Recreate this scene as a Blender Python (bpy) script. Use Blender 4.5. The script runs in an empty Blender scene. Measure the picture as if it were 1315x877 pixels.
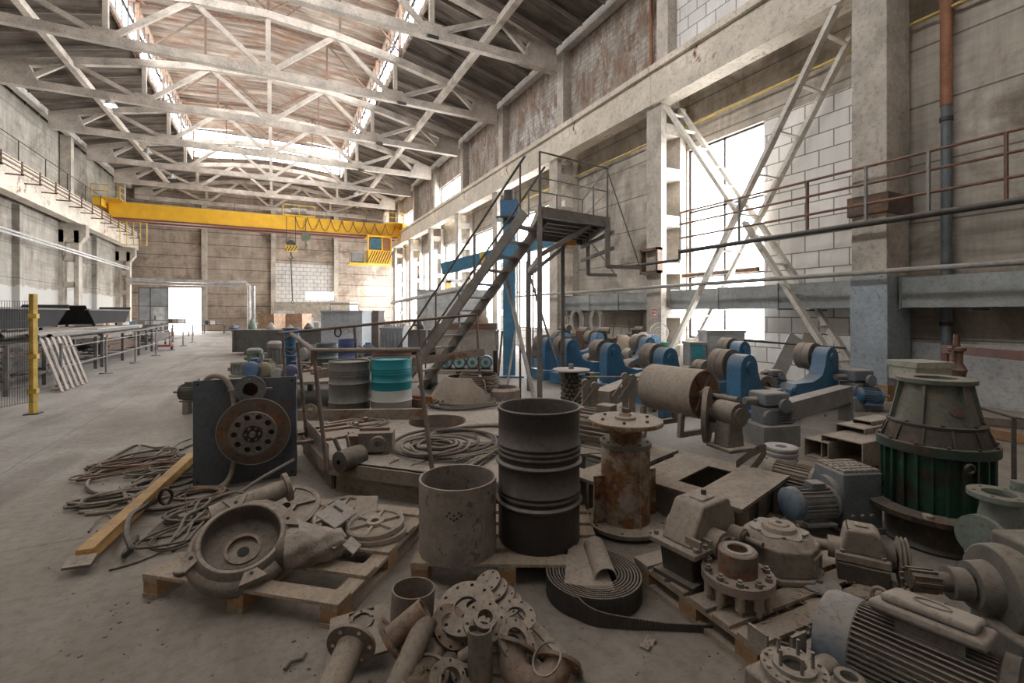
import bpy, bmesh, math, random
from mathutils import Vector as V, Matrix as Mx, Euler
PI = math.pi
random.seed(11)
S = bpy.context.scene
C = S.collection
cos, sin, R = math.cos, math.sin, math.radians
# ---------------------------------------------------------------- camera frame (used to read ground positions)
F_PX, CX, HOR, CAMZ = 600.0, 657.5, 402.0, 1.75
YAW = math.atan(305 / F_PX)
FW = V((sin(YAW), cos(YAW), 0)); RT = V((cos(YAW), -sin(YAW), 0))
def at(px, py, d):
    """world point seen at photo pixel px,py at depth d metres"""
    return FW * d + RT * ((px - CX) / F_PX * d) + V((0, 0, CAMZ - (py - HOR) / F_PX * d))
def G(px, py, z=0.0):
    """world point at height z seen at photo pixel px,py"""
    return at(px, py, F_PX * (CAMZ - z) / (py - HOR))
def RZ(v): return math.atan2(v[1], v[0])
# ---------------------------------------------------------------- materials
_mats = {}
def ramp(nt, fac, stops):
    r = nt.nodes.new('ShaderNodeValToRGB'); e = r.color_ramp.elements
    while len(e) < len(stops): e.new(0.5)
    for k, (p, c) in enumerate(stops):
        e[k].position = p; e[k].color = (*c, 1) if len(c) == 3 else c
    nt.links.new(fac, r.inputs[0]); return r.outputs[0]
def noise(nt, vec, scale, detail=4, rough=.6, dist=0):
    n = nt.nodes.new('ShaderNodeTexNoise'); n.inputs['Scale'].default_value = scale; n.inputs['Detail'].default_value = detail
    n.inputs['Roughness'].default_value = rough; n.inputs['Distortion'].default_value = dist
    nt.links.new(vec, n.inputs['Vector']); return n.outputs['Fac']
def mixc(nt, fac, a, b, mode='MIX'):
    m = nt.nodes.new('ShaderNodeMix'); m.data_type = 'RGBA'; m.blend_type = mode
    for sock, val in ((m.inputs[0], fac), (m.inputs[6], a), (m.inputs[7], b)):
        if hasattr(val, 'links'): nt.links.new(val, sock)
        elif isinstance(val, (int, float)): sock.default_value = val
        else: sock.default_value = (*val, 1)
    return m.outputs[2]
def mth(nt, op, a, b=None, clamp=False):
    m = nt.nodes.new('ShaderNodeMath'); m.operation = op; m.use_clamp = clamp
    for k, v in enumerate((a, b)):
        if v is None: continue
        if hasattr(v, 'links'): nt.links.new(v, m.inputs[k])
        else: m.inputs[k].default_value = v
    return m.outputs[0]
def newmat(name):
    m = bpy.data.materials.new(name); m.use_nodes = True; nt = m.node_tree; nt.nodes.clear()
    out = nt.nodes.new('ShaderNodeOutputMaterial'); b = nt.nodes.new('ShaderNodeBsdfPrincipled')
    nt.links.new(b.outputs[0], out.inputs[0])
    tc = nt.nodes.new('ShaderNodeTexCoord'); return m, nt, b, tc.outputs['Object']
def mapped(nt, vec, scale):
    mp = nt.nodes.new('ShaderNodeMapping'); mp.inputs['Scale'].default_value = scale
    nt.links.new(vec, mp.inputs[0]); return mp.outputs[0]
DUST_TOPLIGHT = (.46, .40, .335)  # dust tone, raised so that tops also carry painted top light
RUST = (.20, .085, .035)
def M(name, base, rough=.7, metal=0, var=.22, scale=3, dust=.5, rust=0, bump=.15, dust_toplight_col=DUST_TOPLIGHT, rustcol=RUST, stretch=None):
    if name in _mats: return _mats[name]
    m, nt, b, vec = newmat(name)
    v = mapped(nt, vec, stretch) if stretch else vec
    n1 = noise(nt, v, scale, 6, .65)
    lo = tuple(max(0, c * (1 - var * 1.6)) for c in base); hi = tuple(min(1, c * (1 + var)) for c in base)
    col = ramp(nt, n1, [(.3, lo), (.7, hi)])
    if rust > 0:
        n2 = noise(nt, vec, scale * 1.7, 8, .7, .3)
        f = ramp(nt, n2, [(max(0, .62 - rust * .4), (0, 0, 0)), (max(.02, .70 - rust * .35), (1, 1, 1))])
        n3 = noise(nt, vec, scale * 9, 3)
        rc = ramp(nt, n3, [(.3, tuple(c * .5 for c in rustcol)), (.7, tuple(c * 1.5 for c in rustcol))])
        col = mixc(nt, f, col, rc)
    if dust > 0:
        g = nt.nodes.new('ShaderNodeNewGeometry'); sp = nt.nodes.new('ShaderNodeSeparateXYZ'); nt.links.new(g.outputs['Normal'], sp.inputs[0])
        up = nt.nodes.new('ShaderNodeMapRange'); up.inputs[1].default_value = .05; up.inputs[2].default_value = .85
        nt.links.new(sp.outputs[2], up.inputs[0])
        n4 = noise(nt, vec, scale * 2.3, 6, .7)
        nr = ramp(nt, n4, [(.30, (.55,) * 3), (.62, (1, 1, 1))])
        f1 = mth(nt, 'MULTIPLY', up.outputs[0], min(1, dust * 1.15))
        f2 = mth(nt, 'ADD', f1, dust * .15, True)  # little dust on sides: real dust plus top-light contrast put into the colour
        f3 = mth(nt, 'MULTIPLY', f2, nr, True)
        col = mixc(nt, f3, col, dust_toplight_col)
        rg = mth(nt, 'MULTIPLY_ADD', f3, .4); nt.nodes[-1].inputs[2].default_value = rough
        nt.nodes[-1].use_clamp = True
        nt.links.new(rg, b.inputs['Roughness'])
        if metal:
            mt = mth(nt, 'SUBTRACT', metal, f3, True); nt.links.new(mt, b.inputs['Metallic'])
    else:
        b.inputs['Roughness'].default_value = rough; b.inputs['Metallic'].default_value = metal
    if var > .12:   # fine dirt speckle
        sp_ = ramp(nt, noise(nt, vec, scale * 11, 6, .8, .2), [(.36, (.55, .52, .49)), (.50, (1, 1, 1)), (.68, (1.0, 1.0, 1.0))])
        col = mixc(nt, .75, col, sp_, 'MULTIPLY')
    nt.links.new(col, b.inputs['Base Color'])
    if bump:
        bp = nt.nodes.new('ShaderNodeBump'); bp.inputs['Strength'].default_value = bump; bp.inputs['Distance'].default_value = .01
        nt.links.new(noise(nt, vec, scale * 12, 5), bp.inputs['Height']); nt.links.new(bp.outputs[0], b.inputs['Normal'])
    _mats[name] = m; return m
# ---------------------------------------------------------------- mesh builder
PENDING = []
class Part:
    def __init__(s, name, mat, parent=None, label=None, bev=0, smooth=40, M0=None):
        s.name, s.mat, s.parent, s.label, s.bev, s.smooth = name, mat, parent, label, bev, smooth
        s.bm = bmesh.new(); s.M = M0.copy() if M0 else Mx(); s.obj = None; s.props = {}; s.loc = V((0, 0, 0)); s.rot = (0, 0, 0)
        PENDING.append(s)
    def part(s, name, mat=None, label=None, bev=0, smooth=40, M0=None):
        return Part(name, mat or s.mat, s, label, bev, smooth, M0 if M0 is not None else s.M)
    def _v(s, p): return s.bm.verts.new(s.M @ V(p))
    def _f(s, vs):
        try: return s.bm.faces.new(vs)
        except ValueError: return None
    def box(s, x, y, z, sx, sy, sz, rot=None):
        m = Mx.Translation((x, y, z)) @ (Euler(rot).to_matrix().to_4x4() if rot else Mx())
        c = [m @ V((a * sx / 2, b * sy / 2, d * sz / 2)) for a in (-1, 1) for b in (-1, 1) for d in (-1, 1)]
        v = [s._v(p) for p in c]
        for f in ((0, 1, 3, 2), (4, 6, 7, 5), (0, 4, 5, 1), (2, 3, 7, 6), (0, 2, 6, 4), (1, 5, 7, 3)): s._f([v[i] for i in f])
        return s
    def bx(s, x0, x1, y0, y1, z0, z1): return s.box((x0 + x1) / 2, (y0 + y1) / 2, (z0 + z1) / 2, abs(x1 - x0), abs(y1 - y0), abs(z1 - z0))
    def bar(s, p0, p1, w, h, up=(0, 0, 1)):
        """rectangular bar, w sideways, h along up"""
        p0, p1 = V(p0), V(p1); d = (p1 - p0).normalized(); u = V(up)
        if abs(d.dot(u.normalized())) > .98: u = V((1, 0, 0))
        sd = d.cross(u).normalized(); u = sd.cross(d).normalized()
        r = [[s._v(p + sd * a * w / 2 + u * b * h / 2) for a, b in ((-1, -1), (1, -1), (1, 1), (-1, 1))] for p in (p0, p1)]
        for i in range(4): s._f([r[0][i], r[0][(i + 1) % 4], r[1][(i + 1) % 4], r[1][i]])
        s._f(r[0][::-1]); s._f(r[1]); return s
    def ibeam(s, p0, p1, w, h, t=.012):
        p0, p1 = V(p0), V(p1); d = (p1 - p0).normalized(); sd = d.cross(V((0, 0, 1))).normalized(); u = sd.cross(d)
        s.bar(p0 + u * (h / 2 - t / 2), p1 + u * (h / 2 - t / 2), w, t); s.bar(p0 - u * (h / 2 - t / 2), p1 - u * (h / 2 - t / 2), w, t); s.bar(p0, p1, t, h - 2 * t); return s
    def _ring(s, p, a, b, r, n, ph=0): return [s._v(p + a * (r * cos(ph + 2 * PI * i / n)) + b * (r * sin(ph + 2 * PI * i / n))) for i in range(n)]
    @staticmethod
    def _ab(d):
        d = d.normalized(); q = V((0, 0, 1)) if abs(d.z) < .9 else V((1, 0, 0))
        a = d.cross(q).normalized(); return a, d.cross(a).normalized()
    def cyl(s, p0, p1, r, r2=None, n=20, cap=True):
        p0, p1 = V(p0), V(p1); a, b = s._ab(p1 - p0); r2 = r if r2 is None else r2
        A, B = s._ring(p0, a, b, r, n), s._ring(p1, a, b, r2, n)
        for i in range(n): s._f([A[i], A[(i + 1) % n], B[(i + 1) % n], B[i]])
        if cap: s._f(A[::-1]); s._f(B)
        return s
    def tube(s, pts, r, n=7, closed=False):
        pts = [V(p) for p in pts]; k = len(pts); rings = []; a = None
        for i, p in enumerate(pts):
            if closed: d = pts[(i + 1) % k] - pts[i - 1]
            else: d = pts[min(i + 1, k - 1)] - pts[max(i - 1, 0)]
            d.normalize()
            if a is None: a = s._ab(d)[0]
            a = (a - d * a.dot(d))
            a = a.normalized() if a.length > 1e-6 else s._ab(d)[0]
            rings.append(s._ring(p, a, d.cross(a), r, n))
        for i in range(k if closed else k - 1):
            A, B = rings[i], rings[(i + 1) % k]
            for j in range(n): s._f([A[j], A[(j + 1) % n], B[(j + 1) % n], B[j]])
        if not closed: s._f(rings[0][::-1]); s._f(rings[-1])
        return s
    def lathe(s, prof, o=(0, 0, 0), ax=(0, 0, 1), n=32, closed=False, a0=0, a1=2 * PI):
        """prof: (radius, height along axis); r==0 ends close"""
        o, ax = V(o), V(ax).normalized(); a, b = s._ab(ax); full = a1 - a0 > 2 * PI - .01; m = n if full else n + 1; rows = []
        for r, h in prof:
            if r < 1e-6: rows.append([s._v(o + ax * h)])
            else: rows.append([s._v(o + ax * h + a * (r * cos(a0 + (a1 - a0) * i / n)) + b * (r * sin(a0 + (a1 - a0) * i / n))) for i in range(m)])
        k = len(rows)
        for q in range(k if closed else k - 1):
            A, B = rows[q], rows[(q + 1) % k]
            for i in range(n):
                j = (i + 1) % m
                if len(A) == 1 and len(B) == 1: continue
                if len(A) == 1: s._f([A[0], B[j], B[i]])
                elif len(B) == 1: s._f([A[i], A[j], B[0]])
                else: s._f([A[i], A[j], B[j], B[i]])
        if not full and closed: s._f([r[0] for r in rows][::-1]); s._f([r[-1] for r in rows])
        return s
    def ring(s, o, ax, R_, r, t, n=32): return s.lathe([(r, 0), (R_, 0), (R_, t), (r, t)], o, ax, n, True)
    def prism(s, pts, z0, z1, m=None):
        m = m or Mx(); A = [s._v(m @ V((x, y, z0))) for x, y in pts]; B = [s._v(m @ V((x, y, z1))) for x, y in pts]; n = len(pts)
        s._f(A[::-1]); s._f(B)
        for i in range(n): s._f([A[i], A[(i + 1) % n], B[(i + 1) % n], B[i]])
        return s
    def flange(s, o, ax, R_, r, t, nh=8, rh=.01, Rh=None, ph=0):
        """annular plate with nh real bolt holes"""
        if Rh is None: Rh = (R_ + r) / 2
        o, ax = V(o), V(ax).normalized(); a, b = s._ab(ax)
        def P(x, y, z): return s._v(o + a * x + b * y + ax * z)
        w = PI / nh
        for k in range(nh):
            c0 = ph + 2 * PI * k / nh; hc = (Rh, 0.0)
            an = [2 * PI * i / 12 for i in range(12)]
            for q in (R_, r):
                for sg in (-1, 1): an.append(math.atan2(q * sin(sg * w), q * cos(sg * w) - Rh) % (2 * PI))
            an = sorted(an); Hs, Bs = [], []
            for t_ in an:
                dx, dy = cos(t_), sin(t_); best = 9e9
                for q in (R_, r):
                    bb = Rh * dx; cc = Rh * Rh - q * q; disc = bb * bb - cc
                    if disc > 0:
                        for u in (-bb - disc ** .5, -bb + disc ** .5):
                            if 1e-6 < u < best: best = u
                for sg in (-1, 1):
                    nx, ny = -sin(sg * w), cos(sg * w); den = dx * nx + dy * ny
                    if abs(den) > 1e-9:
                        u = -(Rh * nx) / den
                        if 1e-6 < u < best: best = u
                Bs.append((Rh + dx * best, dy * best)); Hs.append((Rh + dx * rh, dy * rh))
            def rot(p): return (p[0] * cos(c0) - p[1] * sin(c0), p[0] * sin(c0) + p[1] * cos(c0))
            Hs = [rot(p) for p in Hs]; Bs = [rot(p) for p in Bs]; n = len(an)
            H0 = [P(*p, 0) for p in Hs]; H1 = [P(*p, t) for p in Hs]; B0 = [P(*p, 0) for p in Bs]; B1 = [P(*p, t) for p in Bs]
            for i in range(n):
                j = (i + 1) % n
                s._f([H1[i], B1[i], B1[j], H1[j]]); s._f([H0[j], B0[j], B0[i], H0[i]]); s._f([H0[i], H1[i], H1[j], H0[j]])
                li, lj = math.hypot(*Bs[i]), math.hypot(*Bs[j])
                for q in (R_, r):
                    if abs(li - q) < q * 2e-3 + 1e-6 and abs(lj - q) < q * 2e-3 + 1e-6: s._f([B0[i], B0[j], B1[j], B1[i]])
        return s
    def plate(s, o, u, v, L, Wd, t):
        """flat plate from corner o along unit-ish u,v"""
        o, u, v = V(o), V(u).normalized(), V(v).normalized(); n = u.cross(v)
        A = [s._v(o + u * a * L + v * b * Wd) for a, b in ((0, 0), (1, 0), (1, 1), (0, 1))]
        B = [s._v(o + u * a * L + v * b * Wd + n * t) for a, b in ((0, 0), (1, 0), (1, 1), (0, 1))]
        s._f(A[::-1]); s._f(B)
        for i in range(4): s._f([A[i], A[(i + 1) % 4], B[(i + 1) % 4], B[i]])
        return s
    def grid(s, fn, nu, nv):
        g = [[s._v(fn(i / nu, j / nv)) for j in range(nv + 1)] for i in range(nu + 1)]
        for i in range(nu):
            for j in range(nv): s._f([g[i][j], g[i + 1][j], g[i + 1][j + 1], g[i][j + 1]])
        return s
    def ball(s, o, r, n=14, sc=(1, 1, 1)):
        o = V(o); g = [[s._v(o + V((r * sc[0] * sin(PI * i / n) * cos(2 * PI * j / n), r * sc[1] * sin(PI * i / n) * sin(2 * PI * j / n), r * sc[2] * cos(PI * i / n)))) for j in range(n)] for i in range(1, n)]
        t, q = s._v(o + V((0, 0, r * sc[2]))), s._v(o - V((0, 0, r * sc[2])))
        for i in range(n - 2):
            for j in range(n): s._f([g[i][j], g[i + 1][j], g[i + 1][(j + 1) % n], g[i][(j + 1) % n]])
        for j in range(n): s._f([t, g[0][j], g[0][(j + 1) % n]]); s._f([q, g[-1][(j + 1) % n], g[-1][j]])
        return s
    def fin(s):
        bmesh.ops.recalc_face_normals(s.bm, faces=s.bm.faces)
        me = bpy.data.meshes.new(s.name); s.bm.to_mesh(me); s.bm.free()
        if s.smooth:
            for p in me.polygons: p.use_smooth = True
            try: me.set_sharp_from_angle(angle=R(s.smooth))
            except Exception: pass
        me.materials.append(s.mat)
        o = bpy.data.objects.new(s.name, me); C.objects.link(o); s.obj = o
        o.location = s.loc; o.rotation_euler = s.rot
        if s.parent is not None: o.parent = s.parent.obj
        if s.label: o['label'] = s.label
        for k, v in s.props.items(): o[k] = v
        if s.bev:
            b = o.modifiers.new('bevel', 'BEVEL'); b.width = s.bev; b.segments = 2; b.limit_method = 'ANGLE'; b.angle_limit = R(35)
            b.harden_normals = True
class Thing:
    """an Empty at the base of a thing; its parts are children"""
    def __init__(s, name, label, cat, loc=(0, 0, 0), rz=0, group=None, rot=None, quat=None):
        o = bpy.data.objects.new(name, None); C.objects.link(o); o.empty_display_size = .1
        o.location = loc; o.rotation_euler = rot if rot else (0, 0, rz); o['label'] = label; o['category'] = cat
        if quat is not None: o.rotation_euler = quat.to_euler()
        if group: o['group'] = group
        s.obj = o; s.M = Mx()
    def part(s, name, mat, label=None, bev=0, smooth=40, M0=None): return Part(name, mat, s, label, bev, smooth, M0)
def solo(name, label, cat, mat, loc=(0, 0, 0), rz=0, group=None, bev=0, smooth=40, rot=None):
    """a thing that is one mesh"""
    p = Part(name, mat, None, label, bev, smooth); p.props['category'] = cat
    if group: p.props['group'] = group
    p.loc = V(loc); p.rot = rot if rot else (0, 0, rz); return p
def struct(name, mat, parent=None, **k):
    p = Part(name, mat, parent, **k)
    if parent is None: p.props['kind'] = 'structure'
    return p
def finish():
    for p in PENDING: p.fin()
    PENDING.clear()
def dup(o, parent=None):
    c = o.copy(); C.objects.link(c); c.parent = parent
    for ch in list(o.children): dup(ch, c)
    return c
def spl(pts, k=8, closed=False):
    """Catmull-Rom through points"""
    pts = [V(p) for p in pts]; n = len(pts); out = []
    for i in range(n if closed else n - 1):
        g = lambda j: pts[j % n] if closed else pts[max(0, min(n - 1, j))]
        a, b, c, d = g(i - 1), g(i), g(i + 1), g(i + 2)
        for q in range(k):
            t = q / k; out.append(.5 * ((2 * b) + (c - a) * t + (2 * a - 5 * b + 4 * c - d) * t * t + (3 * b - a - 3 * c + d) * t ** 3))
    if not closed: out.append(pts[-1])
    return out
ORD = ['nearest', 'second nearest', 'third nearest', 'fourth nearest', 'fifth nearest', 'sixth nearest', 'seventh nearest', 'eighth nearest', 'ninth nearest', 'tenth nearest']
# ---------------------------------------------------------------- scene-wide materials
steel_dusty = M('dusty_steel', (.20, .18, .165), .6, .2, dust=.75)
steel_dark = M('dark_steel', (.045, .042, .04), .5, .5, dust=.3)
steel_brown = M('brown_rusty_steel', (.10, .07, .055), .7, .1, dust=.45, rust=.35)
steel_grey = M('grey_painted_steel', (.23, .23, .225), .55, .1, dust=.5)
cast = M('dusty_cast_iron', (.17, .145, .125), .8, 0, dust=.85, bump=.3)
cast_rust = M('rusty_cast_iron', (.16, .12, .095), .8, 0, dust=.7, rust=.5, bump=.3)
conc = M('truss_concrete', (.50, .445, .385), .9, 0, var=.25, scale=1.1, dust=0, bump=.2)
conc_col = M('column_concrete', (.47, .42, .36), .9, 0, var=.28, scale=.9, dust=0, bump=.2)
def shellmat(name, base, axes='yz', seam=0, seamw=.02, brick=None, peel=None, low=None, var=.25, streak=.5, seamx=0):
    m, nt, b, vec = newmat(name)
    sp = nt.nodes.new('ShaderNodeSeparateXYZ'); nt.links.new(vec, sp.inputs[0]); ax = {'x': 0, 'y': 1, 'z': 2}
    cb = nt.nodes.new('ShaderNodeCombineXYZ'); nt.links.new(sp.outputs[ax[axes[0]]], cb.inputs[0]); nt.links.new(sp.outputs[ax[axes[1]]], cb.inputs[1])
    uv = cb.outputs[0]
    n = noise(nt, vec, .7, 7, .65, .2)
    col = ramp(nt, n, [(.28, tuple(c * (1 - var * 1.5) for c in base)), (.72, tuple(min(1, c * (1 + var)) for c in base))])
    h = noise(nt, vec, 9, 6, .7)
    if brick:
        bk = nt.nodes.new('ShaderNodeTexBrick'); nt.links.new(uv, bk.inputs['Vector'])
        bk.inputs['Scale'].default_value = 1; bk.inputs['Brick Width'].default_value = brick[0]; bk.inputs['Row Height'].default_value = brick[1]
        bk.inputs['Mortar Size'].default_value = brick[2]; bk.inputs['Mortar Smooth'].default_value = .2; bk.inputs['Bias'].default_value = -.2
        bk.inputs['Color1'].default_value = (*[c * 1.06 for c in base], 1); bk.inputs['Color2'].default_value = (*[c * .86 for c in base], 1); bk.inputs['Mortar'].default_value = (*brick[3], 1)
        col = mixc(nt, .78, col, bk.outputs['Color']); 
    if peel:
        pv = mapped(nt, vec, (1.1, 1.1, .55)); n2 = noise(nt, pv, 1.1, 10, .78, .5)
        f = ramp(nt, n2, [(.46, (0, 0, 0)), (.52, (1, 1, 1))])
        n3 = noise(nt, pv, 2.7, 6, .7, 1)
        pc = ramp(nt, n3, [(.32, (.15, .12, .10)), (.46, peel), (.56, (.30, .26, .225)), (.7, (.40, .37, .34))])
        col = mixc(nt, f, col, pc)
    if streak:
        sv = mapped(nt, vec, (2.6, 2.6, .22)); n5 = noise(nt, sv, 1.6, 6, .7)
        col = mixc(nt, streak, col, ramp(nt, n5, [(.3, (.52, .48, .44)), (.62, (1, 1, 1))]), 'MULTIPLY')
    fv = mapped(nt, vec, (.35, .35, 7)); n6 = noise(nt, fv, 1.3, 5, .7)
    if not brick: col = mixc(nt, .5, col, ramp(nt, n6, [(.34, (.66, .63, .6)), (.55, (1, 1, 1))]), 'MULTIPLY')
    n7 = noise(nt, vec, .45, 9, .72, .6)
    col = mixc(nt, .8 if not brick else .3, col, ramp(nt, n7, [(.36, (.42, .38, .34)), (.5, (1, 1, 1))]), 'MULTIPLY')
    def lines(sock, period, w):
        q = mth(nt, 'FRACT', mth(nt, 'DIVIDE', sock, period)); return mth(nt, 'LESS_THAN', q, w / period)
    for sock, per, w in ((sp.outputs[ax[axes[1]]], seam, seamw), (sp.outputs[ax[axes[0]]], seamx, seamw)):
        if per: col = mixc(nt, mth(nt, 'MULTIPLY', lines(sock, per, w), .75), col, (.07, .062, .055))
    if low:  # limewashed lower band: (height, colour)
        e = mth(nt, 'ADD', sp.outputs[2], mth(nt, 'MULTIPLY', noise(nt, vec, 1.2, 6, .7), .9))
        f = mth(nt, 'LESS_THAN', e, low[0] + .45)
        col = mixc(nt, mth(nt, 'MULTIPLY', f, .8), col, low[1])
    nt.links.new(col, b.inputs['Base Color']); b.inputs['Roughness'].default_value = .92
    bp = nt.nodes.new('ShaderNodeBump'); bp.inputs['Strength'].default_value = .25; bp.inputs['Distance'].default_value = .03
    nt.links.new(h, bp.inputs['Height']); nt.links.new(bp.outputs[0], b.inputs['Normal'])
    return m
m_wallR = shellmat('wall_concrete_right', (.44, .395, .34), 'yz', seam=1.2, seamw=.035)
m_wallL = shellmat('wall_concrete_left', (.36, .335, .29), 'yz', seam=1.8, seamw=.03, low=(3.2, (.46, .45, .43)))
m_wallF = shellmat('wall_concrete_far', (.42, .35, .285), 'xz', seam=1.2, seamw=.07)
m_block = shellmat('aerated_block', (.74, .72, .69), 'yz', brick=(.68, .41, .016, (.12, .10, .085)), streak=.2, var=.1)
m_blockF = shellmat('aerated_block_far', (.62, .61, .59), 'xz', brick=(.68, .41, .03, (.25, .23, .2)), streak=.3, var=.15)
m_peel = shellmat('peeling_brick', (.46, .415, .37), 'yz', brick=(.40, .20, .014, (.17, .145, .125)), peel=(.29, .19, .14), streak=.6)
m_peel2 = shellmat('whitewashed_brick', (.60, .58, .56), 'yz', brick=(.40, .20, .014, (.22, .19, .17)), peel=(.30, .22, .18), streak=.5)
m_plaster = shellmat('old_plaster', (.46, .44, .41), 'yz', streak=.5)
# floor
m_floor, nt, b, vec = newmat('worn_concrete_floor')
n1 = noise(nt, vec, .5, 8, .65, .2); n2 = noise(nt, mapped(nt, vec, (1.0, .16, 1)), 1.1, 6, .6, .4); n3 = noise(nt, vec, 14, 6, .75)
col = ramp(nt, n1, [(.25, (.28, .265, .245)), (.55, (.44, .42, .39)), (.8, (.54, .52, .49))])
col = mixc(nt, .55, col, ramp(nt, n2, [(.36, (.50, .46, .43)), (.5, (1, 1, 1)), (.64, (.80, .77, .74))]), 'MULTIPLY')
col = mixc(nt, .5, col, ramp(nt, n3, [(.38, (.58, .55, .52)), (.55, (1, 1, 1))]), 'MULTIPLY')
spf = nt.nodes.new('ShaderNodeSeparateXYZ'); nt.links.new(vec, spf.inputs[0])
# browner, darker tone on the right and toward the near end, paler along the left
zx = mth(nt, 'MULTIPLY', mth(nt, 'ADD', spf.outputs[0], 3.4), .5); zy = mth(nt, 'MULTIPLY', mth(nt, 'SUBTRACT', 6.5, spf.outputs[1]), .35)
zz = mth(nt, 'ADD', mth(nt, 'MAXIMUM', zx, zy), mth(nt, 'MULTIPLY', mth(nt, 'SUBTRACT', noise(nt, vec, .6, 7, .65, .4), .5), 5))
zf = ramp(nt, zz, [(.0, (0, 0, 0)), (.9, (1, 1, 1))])
col = mixc(nt, mth(nt, 'MULTIPLY', zf, .6), col, mixc(nt, 1.0, col, (.66, .585, .51), 'MULTIPLY'))
wob = mth(nt, 'MULTIPLY', noise(nt, vec, 1.5, 4), .12)
for sock, per, off in ((spf.outputs[0], 6.0, 2.6), (spf.outputs[1], 6.0, 1.2)):
    q = mth(nt, 'FRACT', mth(nt, 'DIVIDE', mth(nt, 'ADD', mth(nt, 'ADD', sock, off + 60), wob), per))
    col = mixc(nt, mth(nt, 'MULTIPLY', mth(nt, 'LESS_THAN', q, .0022), .55), col, (.09, .08, .07))
nt.links.new(col, b.inputs['Base Color'])
nt.links.new(ramp(nt, n1, [(.3, (.62,) * 3), (.7, (.85,) * 3)]), b.inputs['Roughness'])
bp = nt.nodes.new('ShaderNodeBump'); bp.inputs['Strength'].default_value = .35; bp.inputs['Distance'].default_value = .02
nt.links.new(n3, bp.inputs['Height']); nt.links.new(bp.outputs[0], b.inputs['Normal'])
# roof sheet
m_roof, nt, b, vec = newmat('old_roof_deck')
rv = mapped(nt, vec, (.25, 2.2, 1)); n1 = noise(nt, rv, 1.2, 7, .7, .3); n2 = noise(nt, mapped(nt, vec, (1, 1, 1)), .8, 6, .65)
col = ramp(nt, n1, [(.34, (.11, .085, .07)), (.5, (.29, .235, .19)), (.66, (.50, .43, .36))])
col = mixc(nt, ramp(nt, n2, [(.5, (0, 0, 0)), (.66, (.7, .7, .7))]), col, (.235, .115, .06))
nt.links.new(col, b.inputs['Base Color']); b.inputs['Roughness'].default_value = .85
m_roof2 = M('dark_roof_slab', (.135, .108, .088), .9, 0, var=.45, scale=1.3, dust=0, stretch=(.4, 1.6, 1))
# glass
def glassmat(name, tint=(.95, .97, 1), g=.06):
    m = bpy.data.materials.new(name); m.use_nodes = True; nt = m.node_tree; nt.nodes.clear()
    out = nt.nodes.new('ShaderNodeOutputMaterial'); t = nt.nodes.new('ShaderNodeBsdfTransparent'); t.inputs[0].default_value = (*tint, 1)
    gl = nt.nodes.new('ShaderNodeBsdfGlossy'); gl.inputs['Roughness'].default_value = .08; mx = nt.nodes.new('ShaderNodeMixShader'); mx.inputs[0].default_value = g
    nt.links.new(t.outputs[0], mx.inputs[1]); nt.links.new(gl.outputs[0], mx.inputs[2]); nt.links.new(mx.outputs[0], out.inputs[0]); return m
glass = glassmat('window_glass')
# ---------------------------------------------------------------- shell
MYN = -.85
CXH = -.25                       # centre line of the hall
YC = [5.2 + 6.05 * k for k in range(-2, 9)]      # column axes on the right
Y0, Y1 = -7.2, 54.0
XR, XL = 11.9, -12.3
struct('floor', m_floor, smooth=0).bx(-13, 13, Y0, Y1 + .3, -.3, 0)
p = struct('wall_left', m_wallL, smooth=0); p.bx(XL - .3, XL, Y0, Y1, 0, 13.4)
for y in [4, 10, 16, 22, 34, 46]: p.bx(XL, XL + .3, y - .2, y + .2, 0, 7.5)
struct('wall_behind', m_plaster, smooth=0).bx(-12.6, 12.2, Y0 - .3, Y0, 0, 16)
# right wall, bay by bay
pr = struct('wall_right', m_wallR, smooth=0); pb = struct('wall_right_blocks', m_block, smooth=0)
SILL, HEAD = .95, 7.0
wn = 0
WINB = []
for k in range(len(YC) - 1):
    a, c = YC[k], YC[k + 1]
    if k in (0, 1, 3):
        pr.bx(XR, XR + .3, a, c, 0, 8.9); continue
    wy0, wy1 = a + 3.05, c - .35
    if k >= 4: wy0 = a + 1.6
    if k == 6: wy0 = a + 2.4
    pr.bx(XR, XR + .3, a, c, HEAD, 8.9); pb.bx(XR, XR + .3, a, wy0, SILL, HEAD); pb.bx(XR, XR + .3, a, c, 0, SILL)
    pr.bx(XR, XR + .3, wy1, c, SILL, HEAD); WINB.append((wy0, wy1))
upper_open = {6: (YC[6] + .4, YC[7] - .3), 8: (YC[8] + .4, YC[9] - .3)}
XU = 11.55
pu = struct('wall_right_upper', m_peel, smooth=0); pw = struct('wall_right_upper_whitewashed', m_peel2, smooth=0)
for k in range(len(YC) - 1):
    a, c = YC[k], YC[k + 1]
    if k in upper_open:
        o = upper_open[k]; pu.bx(XU, XU + .3, a, c, 11.5, 13.3); pu.bx(XU, XU + .3, a, o[0], 8.9, 11.5); pu.bx(XU, XU + .3, o[1], c, 8.9, 11.5)
    elif k == 2: pb.bx(XU, XU + .3, a, c, 8.9, 13.3)
    elif k == 4: pu.bx(XU, XU + .3, a, c, 11.6, 13.3); pw.bx(XU, XU + .3, a, c, 8.9, 11.6)
    else: pu.bx(XU, XU + .3, a, c, 8.9, 13.3)
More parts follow.
